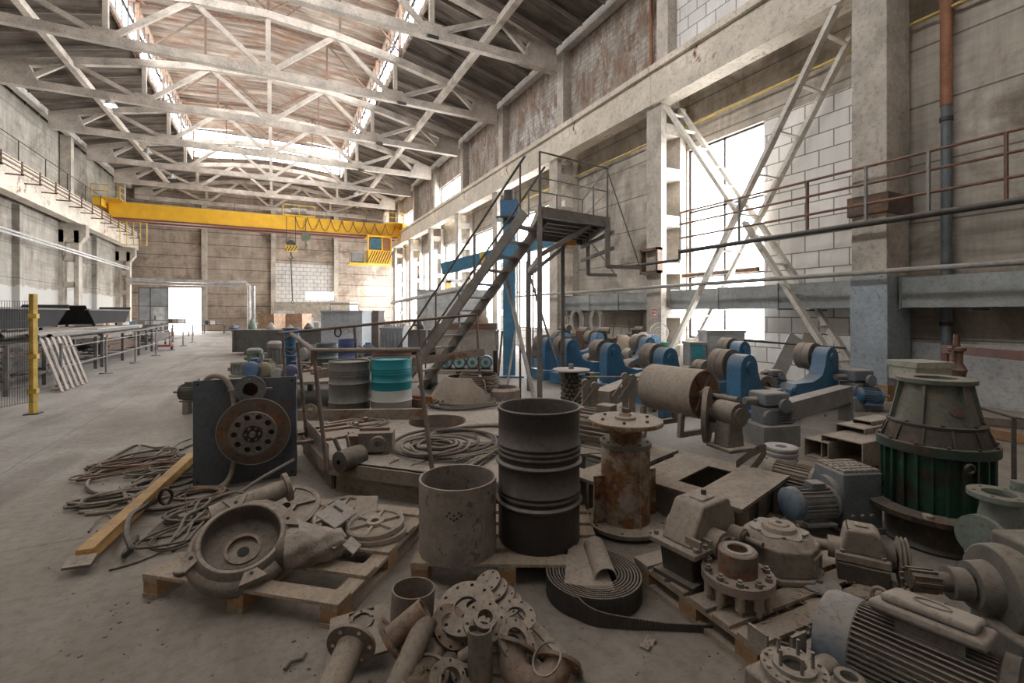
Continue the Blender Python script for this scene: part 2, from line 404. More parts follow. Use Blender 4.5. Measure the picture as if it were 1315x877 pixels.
# far wall with doorway and two window openings
pf = struct('wall_far', m_wallF, smooth=0); pfb = struct('wall_far_blocks', m_blockF, smooth=0)
def wallF(p, x0, x1, z0, z1): p.bx(x0, x1, Y1, Y1 + .3, z0, z1)
wallF(pf, -12.6, -11.2, 0, 16); wallF(pf, -11.2, -6.35, 4.15, 16); wallF(pf, -6.35, -.1, 0, 16)
wallF(pfb, -.1, 5.75, 4.0, 6.9); wallF(pf, -.1, 12.2, 6.9, 16); wallF(pf, 5.75, 12.2, 0, 6.9)
wallF(pfb, -.1, .05, 0, 4.0); wallF(pfb, 2.25, 3.0, 0, 4.0); wallF(pfb, .05, 2.25, 0, 1.3); wallF(pfb, .05, 2.25, 2.75, 4.0); wallF(pfb, 3.0, 5.75, 0, 3.2)
pfc = struct('trim_1', conc_col, smooth=0)
for x in (-6.05, -.1, 5.95): pfc.bx(x - .22, x + .22, Y1 - .35, Y1, 0, 12.4)
# windows
fr_dark = M('dark_window_frame', (.06, .05, .045), .6, .2, dust=.2)
n = 0
for (a, c) in WINB:
    n += 1; p = struct(f'window_{n}', fr_dark, smooth=0)
    for y in (a + .03, (a + c) / 2, c - .03): p.bx(XR + .10, XR + .16, y - .03, y + .03, SILL, HEAD)
    for z in (SILL + .03, 2.9, 5.0, HEAD - .03): p.bx(XR + .10, XR + .16, a, c, z - .03, z + .03)
    p.part('pane', glass, smooth=0).bx(XR + .125, XR + .131, a, c, SILL, HEAD)
for k, (a, c) in upper_open.items():
    n += 1; p = struct(f'window_{n}', fr_dark, smooth=0)
    for y in (a + .03, (a + c) / 2, c - .03): p.bx(XU + .1, XU + .16, y - .03, y + .03, 8.9, 11.5)
    p.bx(XU + .1, XU + .16, a, c, 11.44, 11.5); p.part('pane', glass, smooth=0).bx(XU + .125, XU + .131, a, c, 8.9, 11.44)
for (a, c, z0, z1) in ((.05, 2.25, 1.3, 2.75), (3.0, 5.75, 3.2, 4.0)):
    pass
for (a, c, z0, z1) in ((.05, 2.25, 1.3, 2.75),):
    n += 1; p = struct(f'window_{n}', fr_dark, smooth=0)
    for x in (a + .03, (a + c) / 2, c - .03): p.bx(x - .025, x + .025, Y1 + .1, Y1 + .15, z0, z1)
    p.bx(a, c, Y1 + .1, Y1 + .15, z1 - .05, z1); p.part('pane', glass, smooth=0).bx(a, c, Y1 + .12, Y1 + .126, z0, z1)
# far gate: closed grey leaf on the left, bright opening on the right
gate_m = M('gate_grey_blue', (.30, .33, .36), .6, .2, scale=1, dust=.1)
d = struct('door_1', gate_m, smooth=0); d.bx(-11.2, -8.9, Y1 + .08, Y1 + .14, 0, 4.15)
g = d.part('gate_frame', steel_brown, smooth=0)
for x in (-11.17, -10.3, -8.93): g.bx(x - .03, x + .03, Y1 + .02, Y1 + .08, 0, 4.15)
for z in (.04, 2.4, 4.1): g.bx(-11.2, -8.9, Y1 + .02, Y1 + .08, z - .03, z + .03)
d.part('wicket', M('wicket_pale', (.42, .45, .45), .6, dust=.1), smooth=0).bx(-10.1, -9.25, Y1 + .03, Y1 + .08, .1, 2.3)
# ---------------------------------------------------------------- roof
def roof_z(x):        # underside of the deck beside the monitor, by distance from the hall centre
    x = abs(x); return 14.95 - (x - 6) * (14.95 - 13.35) / 6.2
MY0, MY1 = MYN, 47.4
MX = 6.0
def corr(p, x0, z0, x1, z1, ya, yb, per=.42, amp=.055):
    nseg = int((yb - ya) / per); st = []
    for i in range(nseg + 1):
        y = ya + i * (yb - ya) / nseg; st += [(y, 0), (y + per * .28, 0), (y + per * .38, amp), (y + per * .86, amp)]
    st = [q for q in st if q[0] <= yb + .01]
    A = [p._v((x0, y, z0 + h)) for y, h in st]; B = [p._v((x1, y, z1 + h)) for y, h in st]
    for i in range(len(st) - 1): p._f([A[i], A[i + 1], B[i + 1], B[i]])
cl = struct('ceiling', m_roof, smooth=0); cs = struct('ceiling_slopes', m_roof2, smooth=0); rb = struct('trim_3', M('roof_rib', (.22, .185, .15), .9, dust=0, scale=1), smooth=0)
for sgn in (-1, 1):
    corr(cs, CXH + sgn * 12.3, roof_z(12.3), CXH + sgn * MX, roof_z(MX), Y0, Y1, 1.5, .10)
    y = Y0
    while y < Y1:
        rb.bar((CXH + sgn * 12.2, y + .36, roof_z(12.2) - .05), (CXH + sgn * MX, y + .36, roof_z(MX) - .05), .07, .16); y += 60.0 / 40 * 1.0
    corr(cl, CXH + sgn * (MX + .4), 17.45, CXH, 18.0, MY0 - .2, MY1 + .2, .5, .07)
    corr(cl, CXH + sgn * MX, roof_z(MX), CXH, 15.5, Y0, MY0, 1.0, .09)
    corr(cl, CXH + sgn * MX, roof_z(MX), CXH, 15.5, MY1, Y1, 1.0, .09)
    cl.bx(CXH + sgn * MX - .05, CXH + sgn * MX + .05, MY0, MY1, 14.75, 15.05)
    cl.bx(CXH + sgn * 12.3 - .05, CXH + sgn * 12.3 + .05, Y0, Y1, 13.2, 13.6)
ge = struct('trim_2', M('cornice', (.50, .47, .43), .9, dust=0, scale=1.2), smooth=0)
for sgn in (-1, 1): ge.bx(CXH + sgn * 11.55 - .16, CXH + sgn * 11.55 + .16, Y0, Y1, 13.15, 13.5)
# monitor glazing
wd = M('monitor_frame_black', (.035, .033, .032), .5, .3, dust=.1); wl = M('monitor_frame_brown', (.32, .23, .17), .7, dust=0)
n += 1
for sgn in (-1, 1):
    x = CXH + sgn * (MX + .02); p = struct(f'window_{n}', wd, smooth=0); n += 1
    y = MY0
    while y < MY1 + .1: p.bx(x - .03, x + .03, y - .025, y + .025, 15.0, 17.45); y += 1.0083
    for z in (15.05, 16.2): p.bx(x - .04, x + .04, MY0, MY1, z - .06, z + .06)
    p.part('head_rail', wl, smooth=0).bx(x - .09, x + .09, MY0, MY1, 17.3, 17.5)
    p.part('pane', glass, smooth=0).bx(x - .004, x + .004, MY0, MY1, 15.05, 17.4)
for ye, nm in ((MY0, 'near'), (MY1, 'far')):
    p = struct(f'window_{n}', wd, smooth=0); n += 1
    for i in range(13): x = CXH - MX + i * 1.0; p.bx(x - .025, x + .025, ye - .03, ye + .03, 15.4 if abs(x - CXH) < 1 else 15.0, 17.4)
    for z in (15.4, 16.3, 17.35): p.bx(CXH - MX, CXH + MX, ye - .035, ye + .035, z - .04, z + .04)
    p.part('pane', glass, smooth=0).bx(CXH - MX, CXH + MX, ye - .004, ye + .004, 15.4, 17.35)
    p.part('gable_panel', m_roof, smooth=0).prism([(CXH - MX, 17.35), (CXH + MX, 17.35), (CXH, 17.98)], -ye - .02, -ye + .02, Mx.Rotation(R(90), 4, 'X'))
# ---------------------------------------------------------------- trusses
TR = [k for k in YC if k > -8][0:]
names = {}
for q, y in enumerate([yy for yy in YC if yy > 10]):
    lab = ['concrete roof truss nearest the camera, partly cut off at the top edge', 'concrete roof truss second from the camera',
           'concrete roof truss third from the camera', 'concrete roof truss fourth from the camera', 'concrete roof truss fifth from the camera', 'concrete roof truss sixth from the camera',
           'concrete roof truss seventh from the camera just above the yellow crane', 'farthest concrete roof truss against the end wall'][q]
    t = Thing('roof_truss', lab, 'roof truss', (CXH, y, 12.2), group='concrete roof trusses')
    b_ = .28
    t.part('bottom_chord', conc, bev=.02, smooth=0).bx(-11.1, 11.1, -b_ / 2, b_ / 2, 0, .36)
    top = [(-11.1, .95), (-8.4, 1.72), (-5.6, 2.3), (-2.8, 2.72), (0, 2.9), (2.8, 2.72), (5.6, 2.3), (8.4, 1.72), (11.1, .95)]
    p = t.part('top_chord', conc, smooth=0)
    for (xa, za), (xb, zb) in zip(top, top[1:]): p.bar((xa, 0, za - .17), (xb, 0, zb - .17), b_, .34)
    for sgn in (-1, 1): t.part('end_block', conc, smooth=0).prism([(sgn * 11.12, -.01), (sgn * 9.4, -.01), (sgn * 9.9, 1.15), (sgn * 11.1, .95)], -b_ / 2 - .04, b_ / 2 + .04, Mx.Rotation(R(90), 4, 'X'))
    t.part('king_post', conc, smooth=0).bx(-.1, .1, -.09, .09, .3, 2.7)
    for sgn in (-1, 1):
        t.part('post', conc, smooth=0).bx(sgn * 5.6 - .09, sgn * 5.6 + .09, -.09, .09, .3, 2.1)
        for (xa, za, xb, zb) in ((.15, .3, 2.75, 2.5), (2.85, 2.5, 5.45, .3), (5.75, .3, 8.3, 1.5), (8.5, 1.5, 9.9, .4)):
            t.part('diagonal', conc, smooth=0).bar((sgn * xa, 0, za), (sgn * xb, 0, zb), .16, .2)
        t.part('gusset', conc, smooth=0).prism([(sgn * 5.15, .3), (sgn * 6.15, .3), (sgn * 5.95, .58), (sgn * 5.3, .58)], -.12, .12, Mx.Rotation(R(90), 4, 'X'))
    t.part('gusset', conc, smooth=0).prism([(-.5, .3), (.5, .3), (.25, .6), (-.25, .6)], -.12, .12, Mx.Rotation(R(90), 4, 'X'))
    if MY0 - 1 < y < MY1 + 1:
        # light steel frame that carries the monitor
        mlab = 'brown steel monitor frame standing on the %s roof truss' % ['first', 'second', 'third', 'fourth', 'fifth', 'sixth', 'seventh', 'eighth'][q]
        t = Thing('rooflight_truss', mlab, 'steel frame', (CXH, y, 14.9), group='steel monitor frames')
        for sgn in (-1, 1):
            t.part('post', steel_brown, smooth=0).bx(sgn * 5.85 - .07, sgn * 5.85 + .07, -.06, .06, -.35, 2.5)
            t.part('post', steel_brown, smooth=0).bx(sgn * 3.0 - .05, sgn * 3.0 + .05, -.05, .05, .05, 2.7)
            t.part('rafter', steel_brown, smooth=0).bar((sgn * 6.2, 0, 2.42), (0, 0, 2.98), .1, .14)
            t.part('diagonal', steel_brown, smooth=0).bar((sgn * 5.8, 0, -.1), (sgn * 3.05, 0, 2.6), .07, .07)
            t.part('diagonal', steel_brown, smooth=0).bar((sgn * .1, 0, .3), (sgn * 2.95, 0, 2.6), .07, .07)
        t.part('king_post', steel_brown, smooth=0).bx(-.06, .06, -.05, .05, .2, 2.95)
for sgn, wd_ in ((-1, 'left'), (1, 'right')):
    solo('purlin_beam', 'long concrete beam running under the %s roof slope through the trusses' % wd_, 'beam', conc, group='roof tie beams', smooth=0).bx(CXH + sgn * 8.4 - .13, CXH + sgn * 8.4 + .13, Y0, Y1, 13.42, 13.72)
for q in range(2, 9):
    if q > 8: break
    y = YC[q] + 3.0
    if MY0 < y < MY1:
        t = Thing('monitor_cross_brace', 'thin steel cross bracing high in the monitor, bay %s from the camera' % ['', '', 'one', 'two', 'three', 'four', 'five', 'six', 'seven'][q], 'bracing', (CXH, y, 15), group='monitor cross bracing')
        for s2 in (-1, 1):
            t.part('brace', steel_brown, smooth=0).bar((s2 * 5.6, -2.9, .1), (s2 * 5.6, 2.9, 2.3), .06, .06)
            t.part('brace', steel_brown, smooth=0).bar((s2 * 3, -2.9, 2.6), (-s2 * 0 + s2 * .2, 2.9, 2.8), .05, .05)
# ---------------------------------------------------------------- columns
blue_low = M('column_pale_blue_paint', (.33, .375, .41), .8, 0, var=.18, scale=1.5, dust=.2, rust=.05)
for q, y in enumerate(YC[:-1]):
    if y < 0: continue
    o = q - 2
    lab = ['concrete crane column with pale blue painted foot, nearest on the right', 'concrete crane column on the right with a small red sign',
           'right concrete crane column behind the steel platform', 'fourth right crane column counted from the camera', 'fifth right crane column counted from the camera',
           'sixth right crane column counted from the camera', 'seventh right crane column counted from the camera', 'farthest right crane column in the corner by the end wall'][o]
    t = Thing('crane_column', lab, 'column', (10.8, y, 0), group='right crane columns')
    w = .32
    if o == 0:
        t.part('shaft', conc_col, smooth=0, bev=.02).bx(0, .9, -w, w, 2.5, 8.35); t.part('painted_foot', blue_low, 'pale blue painted foot', smooth=0, bev=.02).bx(-.02, .9, -w - .02, w + .02, 0, 2.5)
        t.part('steel_collar', steel_brown, 'rusty steel collar', smooth=0).bx(-.06, .9, -w - .05, w + .05, 3.75, 4.15)
        t.part('foot_stain', M('ochre_stain', (.34, .20, .09), .9, dust=.2), smooth=0).bx(-.026, .5, -w - .026, w - .05, 0, .32)
    else:
        s = t.part('shaft', conc_col, smooth=0)
        s.bx(0, .22, -w, w, 0, 8.35); s.bx(.82, 1.08, -w, w, 0, 8.35)
        for z in (0, 1.6, 3.0, 4.5, 6.0, 7.4): s.bx(.2, .84, -w, w, z, z + .35)
    t.part('upper_shaft', conc_col, smooth=0, bev=.02).bx(.35, .85, -.25, .25, 8.35, 13.2)
for q, y in enumerate([4, 16, 28, 40, 52]):
    lab = ['left crane column beside the wire cage, nearest the camera', 'left crane column second from the camera', 'left crane column third from the camera', 'left crane column fourth from the camera with bracket under the beam', 'farthest left crane column beside the gate'][q]
    t = Thing('crane_column', lab, 'column', (-11.3, y, 0), group='left crane columns')
    s = t.part('shaft', conc_col, smooth=0); s.bx(-.25, 0, -.3, .3, 0, 7.1); s.bx(-1, -.75, -.3, .3, 0, 7.1)
    for z in (0, 1.7, 3.4, 5.1): s.bx(-.8, -.2, -.3, .3, z, z + .35)
    t.part('bracket', conc_col, smooth=0).prism([(-1, 6.3), (.05, 6.3), (.35, 6.75), (.35, 7.5), (-1, 7.5)], -.3, .3, Mx.Rotation(R(90), 4, 'X'))
    t.part('upper_shaft', conc_col, smooth=0).bx(-.95, -.4, -.25, .25, 7.5, 13.2)
# ---------------------------------------------------------------- crane beams
beam_m = M('crane_beam_concrete', (.62, .555, .465), .9, 0, var=.2, scale=.8, dust=0, rust=.08, bump=.2)
for k in range(len(YC) - 1):
    a, c = YC[k], YC[k + 1]
    if c < 0: continue
    lab = 'concrete crane beam on the right, ' + ['', 'segment over the camera side', 'segment above the white block wall', 'segment above the steel platform', 'fourth visible segment', 'fifth visible segment', 'sixth visible segment', 'seventh visible segment', 'eighth visible segment', 'last segment at the end wall'][k]
    t = Thing('crane_beam', lab, 'beam', (10.95, (a + c) / 2, 8.35), group='right crane beam segments')
    L = (c - a) / 2 - .01
    t.part('web', beam_m, bev=.015, smooth=0).bx(-.28, .28, -L, L, 0, 1.0)
    t.part('flange', beam_m, bev=.015, smooth=0).bx(-.4, .5, -L, L, 1.0, 1.2)
    t.part('rail', steel_brown, smooth=0).bx(-.06, .06, -L, L, 1.2, 1.32)
for q, (a, c) in enumerate(((-7, 4), (4, 16), (16, 28), (28, 40), (40, 53.9))):
    t = Thing('crane_beam', 'deep concrete crane beam on the left, segment %s from the camera' % ['one', 'two', 'three', 'four', 'five'][q], 'beam', (-11.45, (a + c) / 2, 7.5), group='left crane beam segments')
    L = (c - a) / 2 - .01
    t.part('web', beam_m, smooth=0).bx(-.3, .3, -L, L, 0, 1.4)
    t.part('flange', beam_m, smooth=0).bx(-.5, .42, -L, L, 1.4, 1.6); t.part('rail', steel_brown, smooth=0).bx(-.06, .06, -L, L, 1.6, 1.72)
# ================================================================ helpers for machine parts
def D(a, b, c=0): return (RT * a + FW * b + V((0, 0, c)))
def frame(ax, side=None):
    """quaternion whose local Z is ax and local X as close to side as possible"""
    z = V(ax).normalized(); x = V(side) if side is not None else (V((0, 0, 1)) if abs(z.z) < .9 else V((1, 0, 0)))
    x = (x - z * x.dot(z)).normalized(); y = z.cross(x)
    return Mx((x, y, z)).transposed().to_quaternion()
wood = M('dusty_pallet_wood', (.40, .31, .22), .85, 0, scale=4, dust=.45, stretch=(6, 1, 1))
wood_end = M('fresh_pallet_wood', (.40, .235, .12), .85, 0, scale=5, dust=.15)
hole_m = M('hole_shade_and_black_mark', (.02, .018, .016), .7, 0, dust=.1)  # flat black paints the shade inside holes, also black stripes and marks
blue = M('rotator_blue', (.02, .15, .30), .4, 0, scale=3, dust=.4, rust=.05)
blue_b = M('machine_blue', (.02, .13, .28), .5, 0, scale=3, dust=.5)
slate = M('slate_grey_plate', (.085, .10, .12), .5, .1, scale=2, dust=.25, rust=.03)
greyblue = M('grey_blue_motor', (.16, .19, .225), .6, .1, scale=4, dust=.65)
motor_g = M('dusty_grey_motor', (.16, .155, .145), .65, .1, scale=4, dust=.75)
green_d = M('dark_green_paint', (.006, .075, .042), .4, 0, scale=2, dust=.2, rust=.32, rustcol=(.03, .02, .014))
green_p = M('pale_green_paint', (.20, .25, .215), .6, 0, scale=3, dust=.45)
blackst = M('black_barrel_paint', (.022, .020, .020), .42, .2, scale=2.5, dust=.5, bump=.3)
cable_m = M('dusty_cable', (.10, .085, .07), .8, 0, dust=.6)
rope_m = M('rope_grey', (.24, .21, .18), .9, 0, dust=.5)
yellow = M('crane_yellow', (.72, .40, .02), .45, 0, scale=1.5, var=.1, dust=.06, bump=.03)
yellow_o = M('worn_yellow_beam', (.58, .34, .10), .7, 0, scale=5, dust=.3)
tan_dust = M('thick_dust_tan', (.40, .34, .28), .9, 0, dust=.8)
card = M('dusty_card', (.40, .33, .275), .85, 0, dust=.6, bump=.05)
whiteish = M('pale_plate', (.50, .475, .44), .7, 0, dust=.4)
rubber = M('belt_rubber', (.075, .068, .062), .8, 0, dust=.5)
def bolts(t, ring_n, Rr, z, r=.012, h=.014, ax=(0, 0, 1), o=(0, 0, 0), ph=0, mat=None, name='bolt', each=True, n=6):
    o = V(o); ax = V(ax).normalized(); a, b = Part._ab(ax); p = None
    for k in range(ring_n):
        if each or p is None: p = t.part(name, mat or steel_dusty, smooth=30)
        c = o + a * (Rr * cos(ph + 2 * PI * k / ring_n)) + b * (Rr * sin(ph + 2 * PI * k / ring_n)) + ax * z
        p.cyl(c, c + ax * h, r, n=n)
def pallet(label, loc, rz, L=1.2, Wd=.8, nb=5, bw=.12, group='wooden pallets', mt=None, under=True, cols=3):
    t = Thing('wooden_pallet', label, 'pallet', loc, rz, group)
    mt = mt or wood
    for k in range(nb):
        y = -Wd / 2 + bw / 2 + k * (Wd - bw) / (nb - 1)
        t.part('top_board', mt, bev=.003, smooth=0).box(0, y, .133, L, bw * random.uniform(.9, 1.05), .022)
    for k in range(cols):
        x = -L / 2 + .06 + k * (L - .12) / (cols - 1)
        t.part('cross_board', mt, smooth=0).box(x, 0, .111, .11, Wd, .022)
        for y in (-Wd / 2 + .07, 0, Wd / 2 - .07): t.part('block', wood_end, bev=.003, smooth=0).box(x, y, .0635, .11, .13, .073)
        t.part('bottom_board', mt, smooth=0).box(x, 0, .0135, .11, Wd, .027)
    return t
def pipe_piece(name, label, cat, loc, ax, r, L, mat, wall=.008, f0=None, f1=None, group=None, side=None, n=32):
    """pipe along local Z from 0..L; f = (R, thickness, holes) flange at either end"""
    t = Thing(name, label, cat, loc, group=group, quat=frame(ax, side))
    t.part('pipe', mat).lathe([(r - wall, 0), (r, 0), (r, L), (r - wall, L)], n=n, closed=True)
    for f, z in ((f0, 0), (f1, L)):
        if f:
            q = t.part('flange', f[3] if len(f) > 3 else mat, smooth=30)
            z0 = z if z == 0 else z - f[1]
            if f[2]: q.flange((0, 0, z0), (0, 0, 1), f[0], r - .002, f[1], f[2], .011)
            else: q.ring((0, 0, z0), (0, 0, 1), f[0], r - .002, f[1])
    return t
def disc_flange(label, loc, ax, R_, r, t_, nh, mat, name='pipe_flange', hub=None, group='loose flanges'):
    t = Thing(name, label, 'flange', loc, group=group, quat=frame(ax))
    t.part('disc', mat, smooth=30).flange((0, 0, 0), (0, 0, 1), R_, r, t_, nh, max(.007, R_ * .06), r + (R_ - r) * (.72 if r > .3 * R_ else .78))
    if hub: t.part('hub', mat, smooth=30).ring((0, 0, t_), (0, 0, 1), hub[0], r, hub[1])
    return t
def motor(label, loc, ax, r=.1, L=.3, mat=None, up=(0, 0, 1), fan=None, box=True, group=None, name='electric_motor', feet=True, shaft=True, nfin=22):
    """origin at the body centre, local Z along the shaft, local X up"""
    mat = mat or motor_g; t = Thing(name, label, 'motor', loc, group=group, quat=frame(ax, up))
    t.part('housing', mat, smooth=30).cyl((0, 0, -L * .38), (0, 0, L * .38), r * .86, n=28)
    f = t.part('cooling_fins', mat, smooth=0)
    for k in range(nfin):
        a = 2 * PI * k / nfin; c = V((cos(a), sin(a), 0))
        f.bar(c * r * .93 + V((0, 0, -L * .36)), c * r * .93 + V((0, 0, L * .36)), r * .05, r * .16, c)
    t.part('fan_cover', fan or mat, smooth=40).lathe([(0, -L * .62), (r * .75, -L * .62), (r * .97, -L * .56), (r, -L * .38), (r * .9, -L * .36)], n=28)
    t.part('end_shield', mat, smooth=40).lathe([(r * .9, L * .36), (r, L * .38), (r, L * .44), (r * .55, L * .5), (r * .3, L * .54), (0, L * .54)], n=28)
    if shaft: t.part('shaft', steel_dusty).cyl((0, 0, L * .5), (0, 0, L * .78), r * .18, n=14)
    if box:
        q = t.part('terminal_box', mat, bev=r * .06, smooth=30); q.box(r * 1.1, 0, L * .08, r * .45, r * .8, r * .9)
    if feet:
        for s2 in (-1, 1): t.part('foot', mat, smooth=0).bar((-r * 1.08, s2 * r * .75, -L * .34), (-r * 1.08, s2 * r * .75, L * .34), r * .5, r * .14, (1, 0, 0))
        t.part('foot_web', mat, smooth=0).box(-r * .9, 0, 0, r * .3, r * 1.3, L * .5)
    return t
# ================================================================ pallet with pump casing (left)
FL, FR_, BR = G(182, 737, .144), G(434, 777, .144), G(537, 652, .144)
u = (FR_ - FL); rzA = math.atan2(u.y, u.x); LA = u.length; vdir = V((-sin(rzA), cos(rzA), 0)); WA = (BR - FR_).dot(vdir)
cA = (FL + FR_) / 2 + vdir * WA / 2; cA.z = 0
pallet('dusty wooden pallet under the pump casing, left of the round drums', cA, rzA, LA, WA, 5, .13)
def onA(px, py, z=.146): return G(px, py, z)
# volute casing
vc = G(311, 700, .30)
t = Thing('pump_casing', 'big dusty spiral pump casing with round opening lying on the left pallet', 'pump casing', (vc.x, vc.y, .33), quat=frame(D(.22, -.48, .85), D(1, 0, 0)))
q = t.part('volute', cast, smooth=60)
def vol(uu, vv):
    th = uu * 2 * PI; rr = .062 + .03 * uu; a = vv * 2 * PI
    Rc = .235 + .012 * uu; q_ = max(.214, Rc + rr * cos(a))
    return (cos(th + 2.2) * q_, sin(th + 2.2) * q_, -.062 + rr * .95 * sin(a))
q.grid(vol, 48, 16)
t.part('opening_rim', cast, smooth=30).lathe([(.214, -.01), (.214, .04), (.222, .05), (.238, .05), (.262, .02), (.27, -.03)], n=56)
t.part('bowl', M('casing_inside', (.10, .085, .075), .8, 0, dust=.45), smooth=50).lathe([(.214, .045), (.213, -.06), (.19, -.085), (.10, -.09), (.095, -.12), (.05, -.125), (0, -.125)], n=48)
t.part('inner_ring', cast_rust).ring((0, 0, -.1), (0, 0, 1), .105, .085, .022)
t.part('bore', hole_m).cyl((0, 0, -.125), (0, 0, -.118), .035)
t.part('back_plate', cast).cyl((0, 0, -.15), (0, 0, -.12), .22, n=40)
for k, a in enumerate((.65, 2.15, 3.85, 5.35)):
    m4 = Mx.Rotation(a, 4, 'Z')
    lg = t.part('lug', cast, smooth=30); lg.M = m4 @ Mx.Translation((.272, 0, .012)) @ Mx.Rotation(PI / 2, 4, 'Z') @ Mx.Rotation(0, 4, 'X')
    lg.prism([(-.075, -.04), (.075, -.04), (.03, .035), (-.03, .035)], 0, .03)
    t.part('lug_hole', hole_m, M0=lg.M).cyl((0, .006, .0305), (0, .006, .032), .012, n=12)
oa = V((-.27, .15, -.045)); ob = V((.09, .45, -.03))
t.part('outlet_pipe', cast).cyl(oa, ob, .075, .06, n=28)
od = (ob - oa).normalized(); t.part('outlet_flange', cast, smooth=30).ring(ob - od * .015, od, .10, .055, .03); t.part('outlet_bore', hole_m).cyl(ob - od * .02, ob + od * .002, .056)
# slotted link plate on the pallet corner
p = solo('link_plate', 'small slotted steel link on the left pallet beside the pump casing', 'bracket', cast, onA(250, 728, .15), .5, bev=.004)
pts = [(cos(a) * .055 + (.06 if abs(a) < PI / 2 + .01 else -.06), sin(a) * .055) for a in [(-PI / 2 + i * PI / 8) for i in range(9)]] + [(-.06 + cos(a) * .055, sin(a) * .055) for a in [(PI / 2 + i * PI / 8) for i in range(9)]]
p.prism(pts, 0, .02)
# spoked covers
def spoked(label, loc, ax, R_, mat, n=5, t_=.03, hub=.3):
    t = Thing('spoked_cover', label, 'machine cover', loc, group='round covers on the left pallet', quat=frame(ax))
    t.part('rim', mat, smooth=30).lathe([(R_ * .86, 0), (R_, 0), (R_, t_), (R_ * .93, t_ * 1.3), (R_ * .86, t_)], n=40, closed=True)
    t.part('web', mat, smooth=30).ring((0, 0, .004), (0, 0, 1), R_ * .9, R_ * .2, t_ * .4, 36)
    t.part('hub', mat, smooth=30).ring((0, 0, 0), (0, 0, 1), R_ * hub, R_ * .14, t_ * 1.5, 28)
    for k in range(n):
        a = 2 * PI * k / n; c = V((cos(a), sin(a), 0)); t.part('spoke', mat, smooth=0).bar(c * R_ * .25 + V((0, 0, t_ * .8)), c * R_ * .9 + V((0, 0, t_ * .8)), .018, t_ * .9)
    return t
sp = G(368, 655, .19); spoked('dusty spoked round cover leaning behind the pump casing outlet', sp, D(.05, -.35, .93), .25, cast, 5)
sp = G(484, 684, .15); spoked('lower spoked round cover at the back right of the left pallet', sp, D(0, 0, 1), .21, tan_dust, 6)
sp = G(482, 684, .15) + V((0, 0, .048)); spoked('upper spoked round cover stacked at the back right of the left pallet', sp, D(-.04, -.06, 1), .205, tan_dust, 6)
sp = G(437, 668, .16) + V((0, 0, .03)); spoked('spoked round cover under the square plate bracket', sp, D(-.1, -.3, .95), .20, tan_dust, 6)
# square plate bracket
b0 = G(432, 668, .26); t = Thing('plate_bracket', 'square-topped steel bracket lying on the round covers', 'bracket', b0, group=None, quat=frame(D(.15, -.32, .93), D(.85, -.5, 0)))
t.part('top_plate', whiteish, bev=.003, smooth=0).box(0, 0, .06, .20, .20, .014)
for s2 in (-1, 1): t.part('side_web', cast, smooth=0).box(s2 * .045, -.02, -.01, .012, .13, .13)
t.part('base_plate', cast, smooth=0).box(0, -.02, -.075, .13, .15, .012); t.part('slot', hole_m, smooth=0).box(-.02, .03, .0685, .09, .02, .002)
t = Thing('inspection_plate', 'rounded rectangular plate with hinge, leaning behind the plate bracket', 'plate', G(470, 655, .24), quat=frame(D(.2, -.45, .87), D(.95, .2, 0)))
t.part('plate', tan_dust, bev=.02, smooth=30).box(0, 0, 0, .17, .26, .025); t.part('clip', cast).cyl((-.05, -.09, .02), (.06, -.09, .02), .012)
# torn sack of parts
sk = G(400, 722, .15); t = Thing('parts_sack', 'torn stiff sack of small castings slumped on the left pallet', 'sack', sk, group=None, quat=frame((0, 0, 1), D(.93, .36, 0)))
sack_m = M('dusty_sacking', (.27, .235, .20), .9, 0, scale=6, dust=.7, bump=.6)
random.seed(3)
q = t.part('sack', sack_m, smooth=60)
def sackf(uu, vv):
    a = uu * 2 * PI; x = -.15 + .36 * vv; r_ = (.12 - .05 * vv ** 2) * (1 if vv < .97 else .4); w = .010 * sin(7 * a + 9 * vv) + .008 * sin(3 * a - 14 * vv)
    return (x, cos(a) * (r_ + w) * 1.05, max(.0, .10 + sin(a) * (r_ + w) * .95))
q.grid(sackf, 28, 12)
q = t.part('sack_mouth', M('sack_dark', (.09, .075, .06), .9, dust=.4), smooth=60); q.grid(lambda uu, vv: (-.15 - .06 * vv * abs(sin(uu * PI)), cos(uu * 2 * PI) * .12 * (1 - .35 * vv), max(.0, .10 + sin(uu * 2 * PI) * .11 * (1 - .3 * vv))), 28, 3)
for k, (dx, dy, dz, r_) in enumerate(((-.19, -.02, .07, .035), (-.17, .05, .10, .03), (-.2, -.05, .03, .025))):
    o = solo('small_casting', ['ball-shaped casting at the mouth of the torn sack', 'casting knob at the top of the sack mouth', 'lowest small casting spilling from the sack mouth'][k], 'casting', M('pale_green_cast', (.30, .30, .22), .8, dust=.5), sk + D(.93, .36, 0) * dx + D(-.36, .93, 0) * dy + V((0, 0, dz)), group='castings in the torn sack')
    o.cyl((0, 0, -r_), (0, 0, r_), r_ * .9, n=12); o.cyl((-r_ * 1.5, 0, 0), (r_ * 1.5, 0, 0), r_ * .5, n=10)
for lab, c, ax, sz in (('pale angular plate lying on top of the torn sack', G(388, 678, .30), D(.1, -.35, .93), (.24, .10)), ('square grey tile lying on the torn sack', G(424, 692, .29), D(.15, -.3, .94), (.15, .12)), ('folded pale scrap at the end of the torn sack', G(452, 700, .25), D(.5, -.3, .8), (.09, .09))):
    o = Thing('metal_plate', lab, 'plate', c, quat=frame(ax, D(.95, -.3, 0)), group='plates on the sack'); o.part('plate', whiteish if 'pale' in lab else cast, bev=.002, smooth=0).box(0, 0, 0, sz[0], sz[1], .01); o.part('edge_fold', cast, smooth=0).box(sz[0] / 2, 0, -.012, .004, sz[1], .03)
